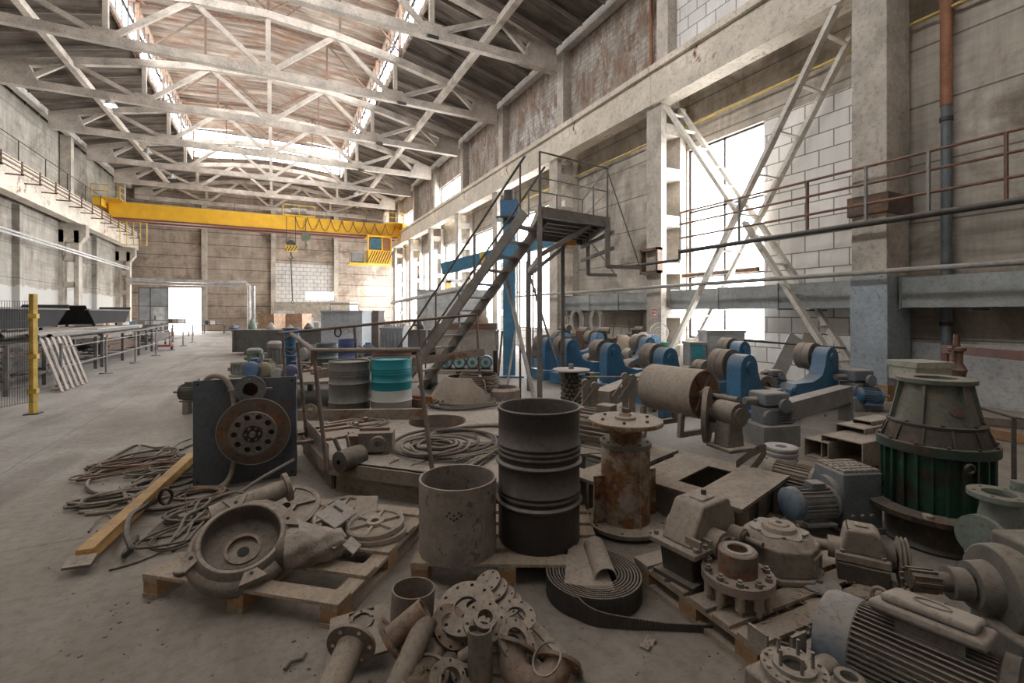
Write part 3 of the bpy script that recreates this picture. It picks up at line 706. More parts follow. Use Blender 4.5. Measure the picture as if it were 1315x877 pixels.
# ================================================================ pallet B: tube, barrel
pB = D(-.02, 3.46); pallet('wooden pallet carrying the short grey tube and the black barrel', pB, math.atan2(RT.y, RT.x) - .02, 1.25, .95, 5, .14)
PT = .146
tb = D((588 - 657.5) / 600 * 3.2, 3.2, PT)
t = Thing('steel_tube', 'short wide dusty steel tube standing open on the pallet', 'tube', tb)
speck = M('speckled_grey_tube', (.28, .24, .21), .85, .0, scale=7, dust=.7, rust=.16, bump=.4, rustcol=(.07, .05, .04))
t.part('shell', speck, smooth=40).lathe([(.248, 0), (.262, 0), (.262, .485), (.248, .485)], n=64, closed=True)
t.part('stamped_mark', hole_m, smooth=0)
base_dir = D(0.02, -1).normalized(); sd = D(1, 0)
for dx, dz in ((0, .33), (-.03, .345), (.03, .345), (0, .30), (-.045, .325), (.045, .325), (-.02, .31), (.02, .31)):
    c = base_dir * .2625 + sd * dx; c.normalize(); c = c * .2622 + V((0, 0, dz)); PENDING[-1].box(c.x, c.y, c.z, .012, .004, .012, (0, 0, math.atan2(RT.y, RT.x)))
bl = D((692 - 657.5) / 600 * 3.36, 3.36, PT)
t = Thing('steel_drum', 'open-topped black ribbed steel barrel standing on the pallet', 'barrel', bl)
prof = [(.268, .02), (.283, 0), (.29, .012), (.29, .20)]
def rib(z, a=.012, w=.02): return [(.29, z - w), (.29 + a * 1.5, z - w * .3), (.29 + a * 1.5, z + w * .3), (.29, z + w)]
prof += rib(.285) + rib(.335, .006, .012) + rib(.37, .006, .012) + rib(.56) + rib(.62, .006, .012) + rib(.655, .006, .012) + rib(.69, .006, .012)
prof += [(.29, .90), (.298, .915), (.298, .935), (.288, .938), (.282, .925), (.282, .03), (0, .03)]
t.part('body', blackst, smooth=50).lathe(prof, n=72)
t.part('rim', M('rim_worn', (.18, .16, .15), .6, .4, dust=.5)).tube([(cos(a) * .291, sin(a) * .291, .935) for a in [i * 2 * PI / 72 for i in range(72)]], .008, 8, True)
t.part('seam', blackst, smooth=0).box(.2905 * cos(1.2), .2905 * sin(1.2), .46, .006, .012, .86, (0, 0, 1.2))
# ================================================================ rusty pedestal
pd = D((803 - 657.5) / 600 * 3.85, 3.85)
rustw = M('rusty_whitewash', (.42, .355, .28), .8, 0, scale=2.6, dust=.35, rust=.5, bump=.3, rustcol=(.21, .095, .035))
t = Thing('flanged_pedestal', 'rusty cylinder pedestal with wide round top plate and side fins', 'pedestal', pd)
t.part('base_plate', cast, smooth=30).flange((0, 0, .03), (0, 0, 1), .33, .12, .03, 8, .014, .29)
t.part('base_block', steel_brown, smooth=0).cyl((0, 0, 0), (0, 0, .03), .2)
t.part('column', rustw, smooth=30).cyl((0, 0, .06), (0, 0, .68), .195, n=48)
t.part('collar', M('collar_grey', (.20, .18, .165), .7, .2, dust=.7), smooth=30).cyl((0, 0, .665), (0, 0, .70), .208, n=48)
t.part('cone_hub', rustw, smooth=30).lathe([(.125, .70), (.135, .80), (.19, .845)], n=40)
t.part('top_plate', rustw, smooth=30).cyl((0, 0, .845), (0, 0, .872), .30, n=56)
t.part('dusty_top', tan_dust, smooth=30).cyl((0, 0, .872), (0, 0, .878), .292, n=56)
t.part('boss', tan_dust, smooth=30).lathe([(.085, .878), (.085, .9), (.05, .905), (.045, .93), (0, .93)], n=28)
bolts(t, 6, .2, .876, .013, .02, mat=steel_brown, ph=.3); bolts(t, 8, .175, .70, .012, .012, mat=steel_brown)
t.part('nut', cast_rust, smooth=0).box(.01, .0, .945, .06, .05, .035, (0, .15, .4)); t.part('loose_plate', whiteish, smooth=0).box(0, .02, .965, .09, .07, .012, (.2, .25, .8))
for a in (0, PI): 
    d_ = D(cos(a + .35), sin(a + .35)); t.part('fin', rustw, smooth=0).bar(d_ * .24 + V((0, 0, .06)), d_ * .24 + V((0, 0, .44)), .11, .016, D(-sin(a + .35), cos(a + .35)))
for a in (PI / 2 + .35, 3 * PI / 2 + .35):
    d_ = D(cos(a), sin(a)); t.part('fin', rustw, smooth=0).bar(d_ * .2 + V((0, 0, .06)), d_ * .2 + V((0, 0, .5)), .03, .016, D(-sin(a), cos(a)))
# ================================================================ belt coil
bc = D((763 - 657.5) / 600 * 2.93, 2.93)
def coil_belt(p, r0, r1, turns, h, tooth, th=.009):
    nt_ = []; a = 0.0; end = turns * 2 * PI
    while a < end:
        r = r0 + (r1 - r0) * a / end; nt_.append((a, r)); a += tooth / r
    pts = []
    for i, (a, r) in enumerate(nt_):
        da = tooth / r
        pts += [(a, r), (a + da * .45, r), (a + da * .5, r + th * .55), (a + da * .95, r + th * .55)]
    return pts
pts = coil_belt(None, .145, .30, 8.2, .13, .0135)
pa = -2.05     # end angle so that the tail leaves towards the right
off = pa - pts[-1][0]
th = math.atan2(RT.y, RT.x)
P2 = [V((cos(a + off + th) * r, sin(a + off + th) * r, 0)) for a, r in pts]; IN = [V((cos(a + off + th) * (r0_ - .006), sin(a + off + th) * (r0_ - .006), 0)) for (a, r), r0_ in zip(pts, [pts[i][1] if i % 4 < 2 else pts[i][1] - .005 for i in range(len(pts))])]
# tail
last = P2[-1]; tdir0 = V((-sin(pa + th), cos(pa + th), 0)); tail_end = (G(915, 812, 0) - bc); tail_end.z = 0
ctrl = spl([IN[-1], IN[-1] + tdir0 * .14, IN[-1] * .3 + tail_end * .7 + D(0, -.02), tail_end], 24)
acc = 0; tp = []
for i in range(len(ctrl) - 1):
    d_ = (ctrl[i + 1] - ctrl[i]); nrm = V((d_.y, -d_.x, 0)).normalized(); m = max(1, int(d_.length / .0135))
    for j in range(m):
        b_ = ctrl[i] + d_ * (j / m); e_ = d_ / m
        for f_, o_ in ((0, .006), (.45, .006), (.5, .011), (.95, .011)): tp.append((b_ + e_ * f_, b_ + e_ * f_ + nrm * o_))
IN += [x for x, _ in tp[4:]]; P2 += [y for _, y in tp[4:]]
t = Thing('toothed_belt', 'coiled toothed rubber belt lying on edge on the floor with its free end trailing right', 'belt', bc)
q = t.part('belt', rubber, smooth=0); H_ = .13
ntail = len(tp) - 4
def hh(i):
    k_ = i - (len(IN) - ntail)
    return H_ if k_ < 0 else H_ - (H_ - .045) * min(1, k_ / ntail * 1.6)
rows = [[q._v((a.x, a.y, .002)), q._v((b.x, b.y, .002)), q._v((b.x, b.y, hh(i))), q._v((a.x, a.y, hh(i)))] for i, (a, b) in enumerate(zip(IN, P2))]
for i in range(len(rows) - 1):
    for j in range(4): q._f([rows[i][j], rows[i][(j + 1) % 4], rows[i + 1][(j + 1) % 4], rows[i + 1][j]])
q._f(rows[0]); q._f(rows[-1][::-1])
cp = G(748, 728, .15); t = Thing('dusty_sheet', 'stiff tan sheet lying across the coiled toothed belt', 'sheet', (cp.x, cp.y, .14), quat=frame(D(.0, -.10, 1), D(1, 0, 0)))
t.part('sheet', card, smooth=0).prism([(-.13, -.14), (.16, -.22), (.15, .05), (.10, .2), (.0, .24), (-.06, .24)], 0, .006)
tr = G(770, 712, .2); t = Thing('half_pipe', 'short half-round trough lying upside down on the tan sheet', 'trough', (tr.x, tr.y, .155), quat=frame(D(-.05, 1, .10), (0, 0, 1)))
q = t.part('trough', card, smooth=60)
def hp(uu, vv): a = -PI / 2 + PI * uu; return (cos(a) * .07, sin(a) * .07, -.17 + .34 * vv)
q.grid(hp, 16, 1); q.grid(lambda uu, vv: (cos(-PI / 2 + PI * uu) * .064, sin(-PI / 2 + PI * uu) * .064, -.17 + .34 * vv), 16, 1)
for z in (-.17, .17): q.grid(lambda uu, vv: (cos(-PI / 2 + PI * uu) * (.064 + .006 * vv), sin(-PI / 2 + PI * uu) * (.064 + .006 * vv), z), 16, 1)
t.part('end_wall', card, smooth=0).prism([(cos(-PI / 2 + PI * i / 12) * .064, sin(-PI / 2 + PI * i / 12) * .064) for i in range(13)], .12, .125)
o = solo('cloth_scrap', 'small pale rag scrap on the floor below the belt end', 'scrap', card, G(832, 828, 0), .4); o.grid(lambda a, b: ((a - .5) * .1, (b - .5) * .05, .012 + .01 * sin(9 * a) * cos(7 * b)), 8, 5); o.box(0, 0, .006, .06, .03, .011)
# ================================================================ pallets on the right
cPc = (G(973, 830, .146) + G(817, 714, .146)) / 2
e1 = G(1165, 748, .146) - G(973, 830, .146); rzC = math.atan2(e1.y, e1.x); uC = V((cos(rzC), sin(rzC), 0)); vC = V((-sin(rzC), cos(rzC), 0))
LC = e1.length; WC = (G(817, 714, .146) - G(973, 830, .146)).dot(vC)
o = G(973, 830, .146); cc = o + uC * LC / 2 + vC * WC / 2; cc.z = 0
wood_dusty = M('dust_caked_wood', (.38, .31, .235), .9, 0, scale=5, dust=.65, stretch=(5, 1, 1))
pallet('dust-caked pallet carrying the gearboxes on the right', cc, rzC, LC, WC, 6, .125, mt=wood_dusty)
o2 = o - vC * .06 + uC * .02; cc2 = o2 + uC * .62 - vC * .42; cc2.z = 0
pallet('pallet under the large ribbed motor at the lower right', cc2, rzC, 1.25, .84, 5, .14, mt=wood_dusty)
def onC(a, b, z=0): v = o + uC * a + vC * b; return V((v.x, v.y, .146 + z))
# ---------------- large split-case gearbox
gp = D((896 - CX) / 600 * 2.93, 2.93, .146)
t = Thing('gearbox', 'large pale split-case gearbox with a sloped cover and stub shaft, left on the pallet', 'gearbox', gp, rzC + .16)
gb = M('gearbox_dusty_beige', (.25, .21, .175), .7, 0, scale=3, dust=.85, rust=.04, bump=.2)
gdark = M('gearbox_lower_dark', (.065, .053, .042), .7, .1, scale=4, dust=.35, rust=.1)
RX = Mx.Rotation(R(90), 4, 'X')
t.part('lower_case', gdark, smooth=30, bev=.01).prism([(-.20, .02), (.22, .02), (.26, .19), (-.23, .19)], -.11, .11, RX)
t.part('foot', gdark, smooth=0).box(-.2, 0, .012, .1, .28, .024); t.part('foot', gdark, smooth=0).box(.22, 0, .012, .1, .28, .024)
t.part('split_flange', gb, bev=.008, smooth=30).box(.015, 0, .205, .56, .33, .035)
t.part('cover', gb, bev=.018, smooth=30).prism([(-.225, .22), (-.10, .43), (-.085, .445), (.165, .445), (.185, .43), (.245, .30), (.25, .22)], -.105, .105, RX)
t.part('rib', gb, smooth=0).box(-.2, -.11, .25, .02, .1, .07); t.part('rib', gb, smooth=0).box(-.1, -.13, .24, .02, .06, .05)
for x, r_ in ((-.01, .085), (.2, .055)):
    t.part('bearing_housing', gb, smooth=40).cyl((x, -.10, .215), (x, -.185, .215), r_, n=28); t.part('bearing_cap', gdark, smooth=40).cyl((x, -.185, .215), (x, -.20, .215), r_ * .72, n=24)
    t.part('bearing_housing', gb, smooth=40).cyl((x, .10, .215), (x, .18, .215), r_, n=28)
t.part('output_shaft', gb).cyl((-.01, -.2, .215), (-.01, -.36, .215), .038, n=24); t.part('input_shaft', cast).cyl((.2, -.2, .215), (.2, -.30, .215), .018, n=16)
t.part('inspection_cover', whiteish, bev=.004, smooth=0).box(.03, -.01, .45, .13, .09, .012); t.part('breather_knob', gdark).lathe([(.0, .49), (.016, .485), (.016, .456), (.01, .45)], (.06, 0, 0), n=12)
for x in (-.22, -.13, .09, .27):
    for y in (-.14, .14): t.part('bolt', gb, smooth=30).cyl((x, y, .22), (x, y, .245), .016, n=6)
# ---------------- bolted coupling half
cq = D((947 - CX) / 600 * 2.62, 2.62, .146)
t = Thing('coupling', 'heavy round coupling with a thick hub and ring of bolts, at the pallet edge', 'coupling', cq)
t.part('disc', M('pinkish_cast', (.30, .235, .20), .75, 0, scale=3, dust=.6, rust=.12), smooth=30).flange((0, 0, .11), (0, 0, 1), .19, .10, .045, 10, .012, .158)
t.part('hub', cast_rust, smooth=30).lathe([(.052, .10), (.102, .10), (.102, .275), (.095, .283), (.052, .283)], n=44, closed=True)
t.part('hub_face', whiteish, smooth=30).ring((0, 0, .284), (0, 0, 1), .078, .055, .004, 36); t.part('bore', hole_m).cyl((0, 0, .1), (0, 0, .24), .052, n=28)
for k in range(10):
    a = 2 * PI * k / 10 + .1; x, y = .158 * cos(a), .158 * sin(a)
    b_ = t.part('bolt', cast, smooth=30); b_.cyl((x, y, .155), (x, y, .178), .021, n=6); b_.cyl((x, y, .178), (x, y, .19), .012, n=10)
    t.part('bushing', tan_dust, smooth=40).lathe([(.024, .03), (.024, .1), (.027, .108), (.012, .11), (.012, .0), (.02, .0)], (x, y, 0), n=14)
# ---------------- round motor-side gearbox (octagonal)
rp = D((1000 - CX) / 600 * 2.95, 2.95, .146)
t = Thing('worm_gearbox', 'squat octagonal gearbox with round top cap, middle of the right pallet', 'gearbox', rp, rzC + .3)
oc = [(cos(PI / 4 * k + PI / 8) * .225, sin(PI / 4 * k + PI / 8) * .225) for k in range(8)]
t.part('body', gb, bev=.02, smooth=30).prism([(x * 1.0, y) for x, y in oc], .03, .20)
t.part('base_rim', gb, bev=.008, smooth=30).prism([(x * 1.08, y * 1.08) for x, y in oc], .0, .035)
t.part('shoulder', gb, smooth=40).lathe([(.215, .19), (.17, .235), (.0, .235)], n=8)
t.part('cap_plate', whiteish, smooth=30).prism([(.15 * (1 + .12 * cos(6 * a)) * cos(a), .15 * (1 + .12 * cos(6 * a)) * sin(a)) for a in [i * 2 * PI / 48 for i in range(48)]], .235, .245)
t.part('round_cap', tan_dust, smooth=40).lathe([(.10, .245), (.095, .27), (.06, .275), (.055, .285), (.02, .285), (.02, .26), (0, .26)], n=32)
t.part('cap_hole', hole_m).cyl((0, 0, .25), (0, 0, .2865), .018, n=14); bolts(t, 6, .14, .243, .011, .012)
w_ = t.part('side_window', gb, smooth=0, bev=.004); ang = -PI / 2; c = V((cos(ang) * .208, sin(ang) * .208, .10))
w_.M = Mx.Translation(c); w_.box(0, -.004, .045, .13, .02, .012); w_.box(0, -.004, -.045, .13, .02, .012); w_.box(-.06, -.004, 0, .012, .02, .1); w_.box(.06, -.004, 0, .012, .02, .1)
# ---------------- small gearbox with shaft coupling and pulley
sg = D((1106 - CX) / 600 * 2.86, 2.86, .146)
t = Thing('small_gearbox', 'small pale gearbox with V-belt pulley on one shaft, right end of the pallet', 'gearbox', sg, -YAW - .55)
t.part('base', gdark, smooth=0, bev=.004).box(0, 0, .05, .25, .24, .1)
t.part('flange', gb, bev=.006, smooth=30).box(0, 0, .13, .27, .22, .045)
t.part('cover', gb, bev=.02, smooth=30).prism([(-.11, .15), (-.085, .29), (-.07, .30), (.06, .30), (.09, .28), (.12, .15)], -.085, .085, RX)
t.part('inspection_cap', gb, bev=.01, smooth=30).box(0, 0, .307, .07, .055, .012)
t.part('bearing_housing', gb).cyl((-.1, -.0, .14), (-.17, 0, .14), .065, n=24); t.part('shaft', gb).cyl((-.17, 0, .14), (-.30, 0, .14), .032, n=18)
t.part('coupling_collar', gb, smooth=30).cyl((-.27, 0, .14), (-.345, 0, .14), .06, n=24); t.part('collar_hole', hole_m).cyl((-.31, -.059, .15), (-.31, -.062, .15), .01, n=10)
t.part('bearing_housing', gdark).cyl((.1, 0, .14), (.16, 0, .14), .075, n=24)
q = t.part('pulley', M('pulley_worn', (.27, .235, .18), .6, .2, dust=.5, rust=.15), smooth=30)
q.lathe([(.035, .0), (.115, .0), (.135, .006), (.115, .016), (.135, .026), (.115, .036), (.135, .046), (.115, .052), (.11, .03), (.035, .03)], (.17, 0, .14), (1, 0, 0), 44, True)
for k in range(4): a = PI / 4 + k * PI / 2; t.part('pulley_arm', gdark, smooth=0).bar((.195, 0, .14), (.195, cos(a) * .11, .14 + sin(a) * .11), .02, .02)
for x in (-.1, .1):
    for y in (-.085, .085): t.part('bolt', gb, smooth=30).cyl((x, y, .15), (x, y, .17), .013, n=6)
t = Thing('round_lid', 'pale grey round lid beneath the coupling of the small gearbox', 'lid', D((1052 - CX) / 600 * 2.75, 2.75, .148)); t.part('lid', M('lid_bluegrey', (.26, .28, .30), .6, .1, dust=.5), smooth=30).lathe([(.11, 0), (.11, .012), (.09, .02), (0, .02)], n=36); t.part('knob', cast).cyl((0, 0, .02), (0, 0, .035), .02)
# wood shavings: nobody could count them
random.seed(5)
q = solo('wood_shavings', 'pale dusty shavings scattered over the right-hand pallets', 'shavings', M('shavings', (.47, .38, .27), .9, dust=.2, scale=20)); q.props['kind'] = 'stuff'
for k in range(420):
    a = random.random(); b_ = random.random(); c = onC(.1 + a * (LC - .15), -.7 + b_ * (.5 + WC), .003 + random.random() * .003); yaw = random.random() * PI
    if int((b_ * 8)) % 2 == 0 and random.random() < .5: continue
    q.box(c.x, c.y, c.z, random.uniform(.012, .04), .007, .003, (random.uniform(-.2, .2), 0, yaw))
# ---------------- large ribbed motor
mp = D((1135 - CX) / 600 * 1.93, 1.93, 0) ; mdir = D(.62, -.78)
blue_cover = M('blue_fan_cover', (.12, .165, .225), .55, 0, scale=3, dust=.6)
c0 = D((1062 - CX) / 600 * 2.06, 2.06, .35); L_ = .62
mc = c0 + mdir * (L_ / 2 - .02)
t = Thing('electric_motor', 'large ribbed electric motor with blue fan cover, lower right', 'motor', mc, quat=frame(mdir, D(.42, -.10, 1)))
r_ = .172; mg = M('large_motor_grey', (.13, .12, .105), .6, .15, scale=4, dust=.55)
t.part('housing', mg, smooth=30).cyl((0, 0, -.2), (0, 0, .26), r_ * .9, n=40)
q = t.part('cooling_fins', mg, smooth=0)
for k in range(52):
    a = 2 * PI * k / 52; c = V((cos(a), sin(a), 0)); q.bar(c * r_ * .94 + V((0, 0, -.19)), c * r_ * .94 + V((0, 0, .24)), .006, .03, c)
t.part('fan_cover', blue_cover, smooth=40).lathe([(0, -.31), (.12, -.31), (.165, -.295), (.178, -.27), (.178, -.17), (.172, -.165)], n=48)
t.part('end_bell', M('end_bell_dark', (.05, .045, .04), .7, .2, dust=.25), smooth=40).lathe([(.17, .24), (.195, .25), (.195, .29), (.17, .30), (.12, .27), (.07, .27), (.06, .33), (0, .33)], n=48)
t.part('box_neck', mg, smooth=0).box(r_ * .95, .0, .06, .08, .2, .2)
tb_ = t.part('terminal_box', M('terminal_box_beige', (.31, .285, .255), .7, 0, scale=3, dust=.7), 'pale square terminal box', bev=.014, smooth=30)
tb_.box(.205, 0, .05, .03, .30, .34); tb_.M = Mx(); tb_.prism([(-.15, -.12), (.15, -.12), (.15, .22), (-.15, .22)], .19, .23, Mx(((0, 0, 1, 0), (1, 0, 0, 0), (0, 1, 0, 0), (0, 0, 0, 1))))
tb_.prism([(-.12, -.09), (.12, -.09), (.12, .19), (-.12, .19)], .23, .262, Mx(((0, 0, 1, 0), (1, 0, 0, 0), (0, 1, 0, 0), (0, 0, 0, 1))))
t.part('box_emblem_ring', mg, smooth=30).tube([(.264, cos(a) * .055, .05 + sin(a) * .055) for a in [i * 2 * PI / 28 for i in range(28)]], .004, 6, True)
t.part('lifting_eye', mg).tube([(r_ * 1.05 + .03 + cos(a) * .028, -.07, -.13 + sin(a) * .028) for a in [i * 2 * PI / 16 for i in range(16)]], .009, 7, True)
for s2 in (-1, 1): t.part('foot', mg, smooth=0).bar((-.16, s2 * .14, -.16), (-.16, s2 * .14, .22), .07, .03, (1, 0, 0))
# ---------------- gear unit at the bottom edge
bp_ = D((1020 - CX) / 600 * 1.78, 1.78, .146)
t = Thing('flanged_gear_unit', 'dusty gear unit with studded round flange on top, at the bottom edge', 'gear unit', bp_, rzC)
pg = M('pale_gear_unit', (.26, .235, .205), .7, 0, scale=4, dust=.75)
t.part('case', pg, bev=.015, smooth=30).box(-.0, 0, .11, .26, .24, .22); t.part('corner_lug', pg, bev=.006, smooth=0).box(-.13, -.08, .2, .06, .06, .03)
t.part('flange', pg, smooth=30).flange((0, 0, .235), (0, 0, 1), .115, .045, .02, 8, .006, .1); t.part('flange_neck', gdark).cyl((0, 0, .22), (0, 0, .236), .1, n=32)
t.part('top_ring', pg, smooth=30).ring((0, 0, .255), (0, 0, 1), .075, .042, .016, 36); t.part('bore', hole_m).cyl((0, 0, .2), (0, 0, .25), .044)
for k in range(5): a = .4 + k * 2 * PI / 5; t.part('stud', steel_dusty, smooth=30).cyl((cos(a) * .06, sin(a) * .06, .27), (cos(a) * .06, sin(a) * .06, .33), .0065, n=8)
bolts(t, 8, .098, .256, .008, .01, ph=.39)
t.part('side_cylinder', pg).cyl((.1, .02, .17), (.30, .02, .17), .045, n=24); t.part('side_block', pg, bev=.01, smooth=30).box(.22, -.07, .1, .16, .12, .16); t.part('side_port', hole_m).cyl((.22, -.07, .18), (.22, -.07, .183), .03)
t.part('port_ring', pg, smooth=30).ring((.22, -.07, .18), (0, 0, 1), .05, .03, .02); t.part('cap_plug', pg).cyl((.31, .1, .22), (.36, .1, .22), .03); t.part('bracket_ear', pg, smooth=0).box(.2, .12, .2, .09, .012, .1)
t.part('bracket_ear', pg, smooth=0).box(.02, .17, .24, .012, .09, .1)
# ---------------- big reducer at the right edge
rp = D((1300 - CX) / 600 * 2.1, 2.1, 0)
t = Thing('shaft_reducer', 'large grey reducer with long splined shaft, cut by the right edge', 'reducer', rp, YAW * -1 + 0.0)
rg = M('reducer_grey', (.14, .135, .12), .65, 0, scale=3, dust=.5)
ax = V((-1, .22, .02)).normalized()
t.part('front_case', rg, smooth=40, bev=.01).cyl(V((.02, 0, .5)), V((.02, 0, .5)) + ax * .10, .20, .185, n=40)
t.part('rear_case', rg, smooth=40, bev=.01).cyl(V((.02, 0, .5)), V((.02, 0, .5)) - ax * .40, .21, .21, n=40)
t.part('flange_seam', rg, smooth=30).ring(V((.03, 0, .5)), -ax, .235, .2, .03, 40)
t.part('bearing_hood', rg, smooth=40).cyl(V((-.06, .03, .5)), V((-.06, .03, .5)) + ax * .09, .115, .10, n=32)
t.part('shaft', M('oiled_shaft', (.10, .085, .07), .5, .3, dust=.45)).cyl(V((-.12, .04, .5)), V((-.12, .04, .5)) + ax * .27, .042, n=24)
t.part('shaft_collar', rg).cyl(V((-.16, .05, .5)), V((-.16, .05, .5)) + ax * .07, .07, n=28)
q = t.part('spline', steel_brown, smooth=0)
for k in range(10): a = k * PI / 5; q.bar(V((-.28, .075, .5)) + V((0, cos(a), sin(a))) * .045, V((-.28, .075, .5)) + ax * .11 + V((0, cos(a), sin(a))) * .045, .012, .016)
t.part('gearcase', rg, bev=.03, smooth=30).box(-.0, -.04, .27, .16, .34, .5); t.part('side_box', rg, bev=.02, smooth=30).box(-.1, -.09, .22, .1, .2, .34)
t.part('top_housing', rg, bev=.02, smooth=30).box(.08, 0, .70, .17, .2, .08); t.part('foot', rg, smooth=0).box(0, 0, .015, .4, .4, .03)
motor('rounded grey motor end poking in at the bottom right corner', D((1318 - CX) / 600 * 1.62, 1.62, .26), D(.75, .65), .15, .42, M('corner_motor', (.27, .28, .29), .6, dust=.6), group=None, name='corner_motor')
t = Thing('steel_strap_frame', 'thin drilled steel strap frame beside the lower right motor', 'frame', D((1262 - CX) / 600 * 1.72, 1.72, 0), YAW * -1)
t.part('strap', steel_dusty, smooth=0).box(0, .02, .36, .42, .03, .012)
for s2 in (-1, 1): t.part('leg', steel_dusty, smooth=0).box(s2 * .19, .02, .178, .03, .012, .352)
# ---------------- pale green pump
pp = D((1283 - CX) / 600 * 2.82, 2.82, 0)
t = Thing('water_pump', 'pale green pump with open round flange on top, at the right edge', 'pump', pp, -YAW)
t.part('base', green_p, bev=.01, smooth=0).box(.05, 0, .03, .46, .3, .06); t.part('pedestal', green_p, bev=.01, smooth=0).box(.05, 0, .14, .22, .2, .18)
t.part('riser', green_p, smooth=50).lathe([(.15, .26), (.13, .34), (.10, .48), (.085, .58), (.085, .64)], n=36)
t.part('top_flange', green_p, smooth=30).flange((0, 0, .635), (0, 0, 1), .145, .078, .03, 6, .011); t.part('bore', hole_m).cyl((0, 0, .6), (0, 0, .64), .08)
t.part('bowl', green_p, smooth=50).ball((0.02, 0, .28), .17, 20, (1, 1, .7)); t.part('side_flange', green_p, smooth=30).cyl((-.14, -.05, .42), (-.175, -.06, .42), .13, n=36); t.part('side_neck', green_p).cyl((-.02, -.02, .42), (-.15, -.05, .42), .085, n=28)
t.part('volute', green_p, smooth=50).ball((.27, .05, .38), .22, 22, (.6, 1, 1)); t.part('cap', green_p).cyl((.16, .04, .62), (.16, .04, .72), .035); t.part('cap_arm', green_p).cyl((.12, .04, .68), (.22, .04, .68), .015)
# ---------------- tall green crusher-like gearbox
gd = 3.6; gg = D((1201 - CX) / 600 * gd, gd)
t = Thing('vertical_gearbox', 'tall round dark green flanged gearbox standing at the right', 'vertical gearbox', gg, -YAW)
gtop = M('green_grey_dusty', (.10, .125, .095), .6, 0, scale=2.5, dust=.55, rust=.12); gk = M('grimy_dark_base', (.028, .022, .016), .7, .1, scale=3, dust=.3, rust=.18, rustcol=(.10, .05, .025))
t.part('base_shell', gk, smooth=40).lathe([(.32, 0), (.33, .02), (.31, .05), (.31, .24)], n=56); t.part('wide_ring', gk, 'wide rusty ring', smooth=30).lathe([(.29, .235), (.44, .245), (.445, .285), (.33, .30)], n=64, closed=True)
t.part('barrel', green_d, smooth=40).cyl((0, 0, .29), (0, 0, .72), .305, n=56)
for k in range(24): a = k * PI / 12; c = V((cos(a), sin(a), 0)); t.part('rib', green_d, smooth=0).bar(c * .318 + V((0, 0, .29)), c * .318 + V((0, 0, .72)), .014, .035, c)
t.part('main_flange', M('flange_grimy_green', (.012, .04, .026), .6, 0, scale=3, dust=.35, rust=.3, rustcol=(.03, .02, .015)), smooth=30, bev=.004).lathe([(.2, .715), (.36, .715), (.36, .785), (.2, .785)], n=64, closed=True)
t.part('lower_cone', gk, smooth=40).lathe([(.325, .785), (.29, .90)], n=48)
for k in range(12): a = k * PI / 6 + .1; c = V((cos(a), sin(a), 0)); t.part('cone_rib', gk, smooth=0).bar(c * .325 + V((0, 0, .785)), c * .275 + V((0, 0, .90)), .016, .04, c)
t.part('middle_flange', gk, smooth=30, bev=.004).lathe([(.15, .90), (.295, .90), (.295, .925), (.15, .925)], n=56, closed=True)
t.part('neck', gtop, smooth=40).lathe([(.25, .925), (.185, 1.22)], n=48)
for k in range(6): a = k * PI / 3 + .55; c = V((cos(a), sin(a), 0)); t.part('neck_rib', gtop, smooth=0).bar(c * .255 + V((0, 0, .925)), c * .195 + V((0, 0, 1.22)), .02, .05, c)
t.part('top_flange', gtop, smooth=30, bev=.004).flange((0, 0, 1.22), (0, 0, 1), .24, .13, .035, 10, .009, .2); t.part('bore', hole_m).cyl((0, 0, 1.1), (0, 0, 1.235), .131, n=32)
a = -PI / 2 - .12; c = V((cos(a), sin(a), 0)); nt_ = t.part('name_plate', M('name_plate_red', (.17, .085, .06), .6, dust=.35), 'faded oval red name plate', smooth=0)
nt_.M = Mx.Translation(c * .228 + V((0, 0, 1.03))) @ Mx.Rotation(a + PI / 2, 4, 'Z') @ Mx.Rotation(R(78), 4, 'X'); nt_.prism([(cos(q_) * .07, sin(q_) * .035) for q_ in [i * 2 * PI / 24 for i in range(24)]], 0, .006)
bolts(t, 8, .27, .925, .012, .012, mat=gk, ph=.2); bolts(t, 12, .345, .785, .012, .014, mat=gk); 
t.part('lifting_eye', gk).tube([(-.07 + cos(a) * .03, -.345, .66 + sin(a) * .03) for a in [i * 2 * PI / 16 for i in range(16)]], .011, 7, True)
for k in (-2.4, -1.5, .4): t.part('ring_nut', tan_dust, smooth=30).cyl((cos(k) * .4, sin(k) * .4, .285), (cos(k) * .4, sin(k) * .4, .31), .035, n=14)
# pale metal box behind the green gearbox
bx_ = at(1181, 478, 4.9)
t = Thing('control_box', 'pale grey-green metal box with sloped lid behind the green gearbox', 'box', (bx_.x, bx_.y, 0), -YAW + .12)
bm_ = M('control_box_cream', (.40, .40, .33), .6, 0, scale=2, dust=.35)
t.part('body', bm_, bev=.004, smooth=0).box(0, 0, 1.13, .42, .3, .15); t.part('lid', bm_, bev=.004, smooth=0).prism([(-.22, 1.19), (.22, 1.19), (.22, 1.25), (-.22, 1.25)], -.17, .17, RX)
for s2 in (-1, 1): t.part('leg', steel_brown, smooth=0).box(s2 * .17, 0, .53, .04, .2, 1.06)
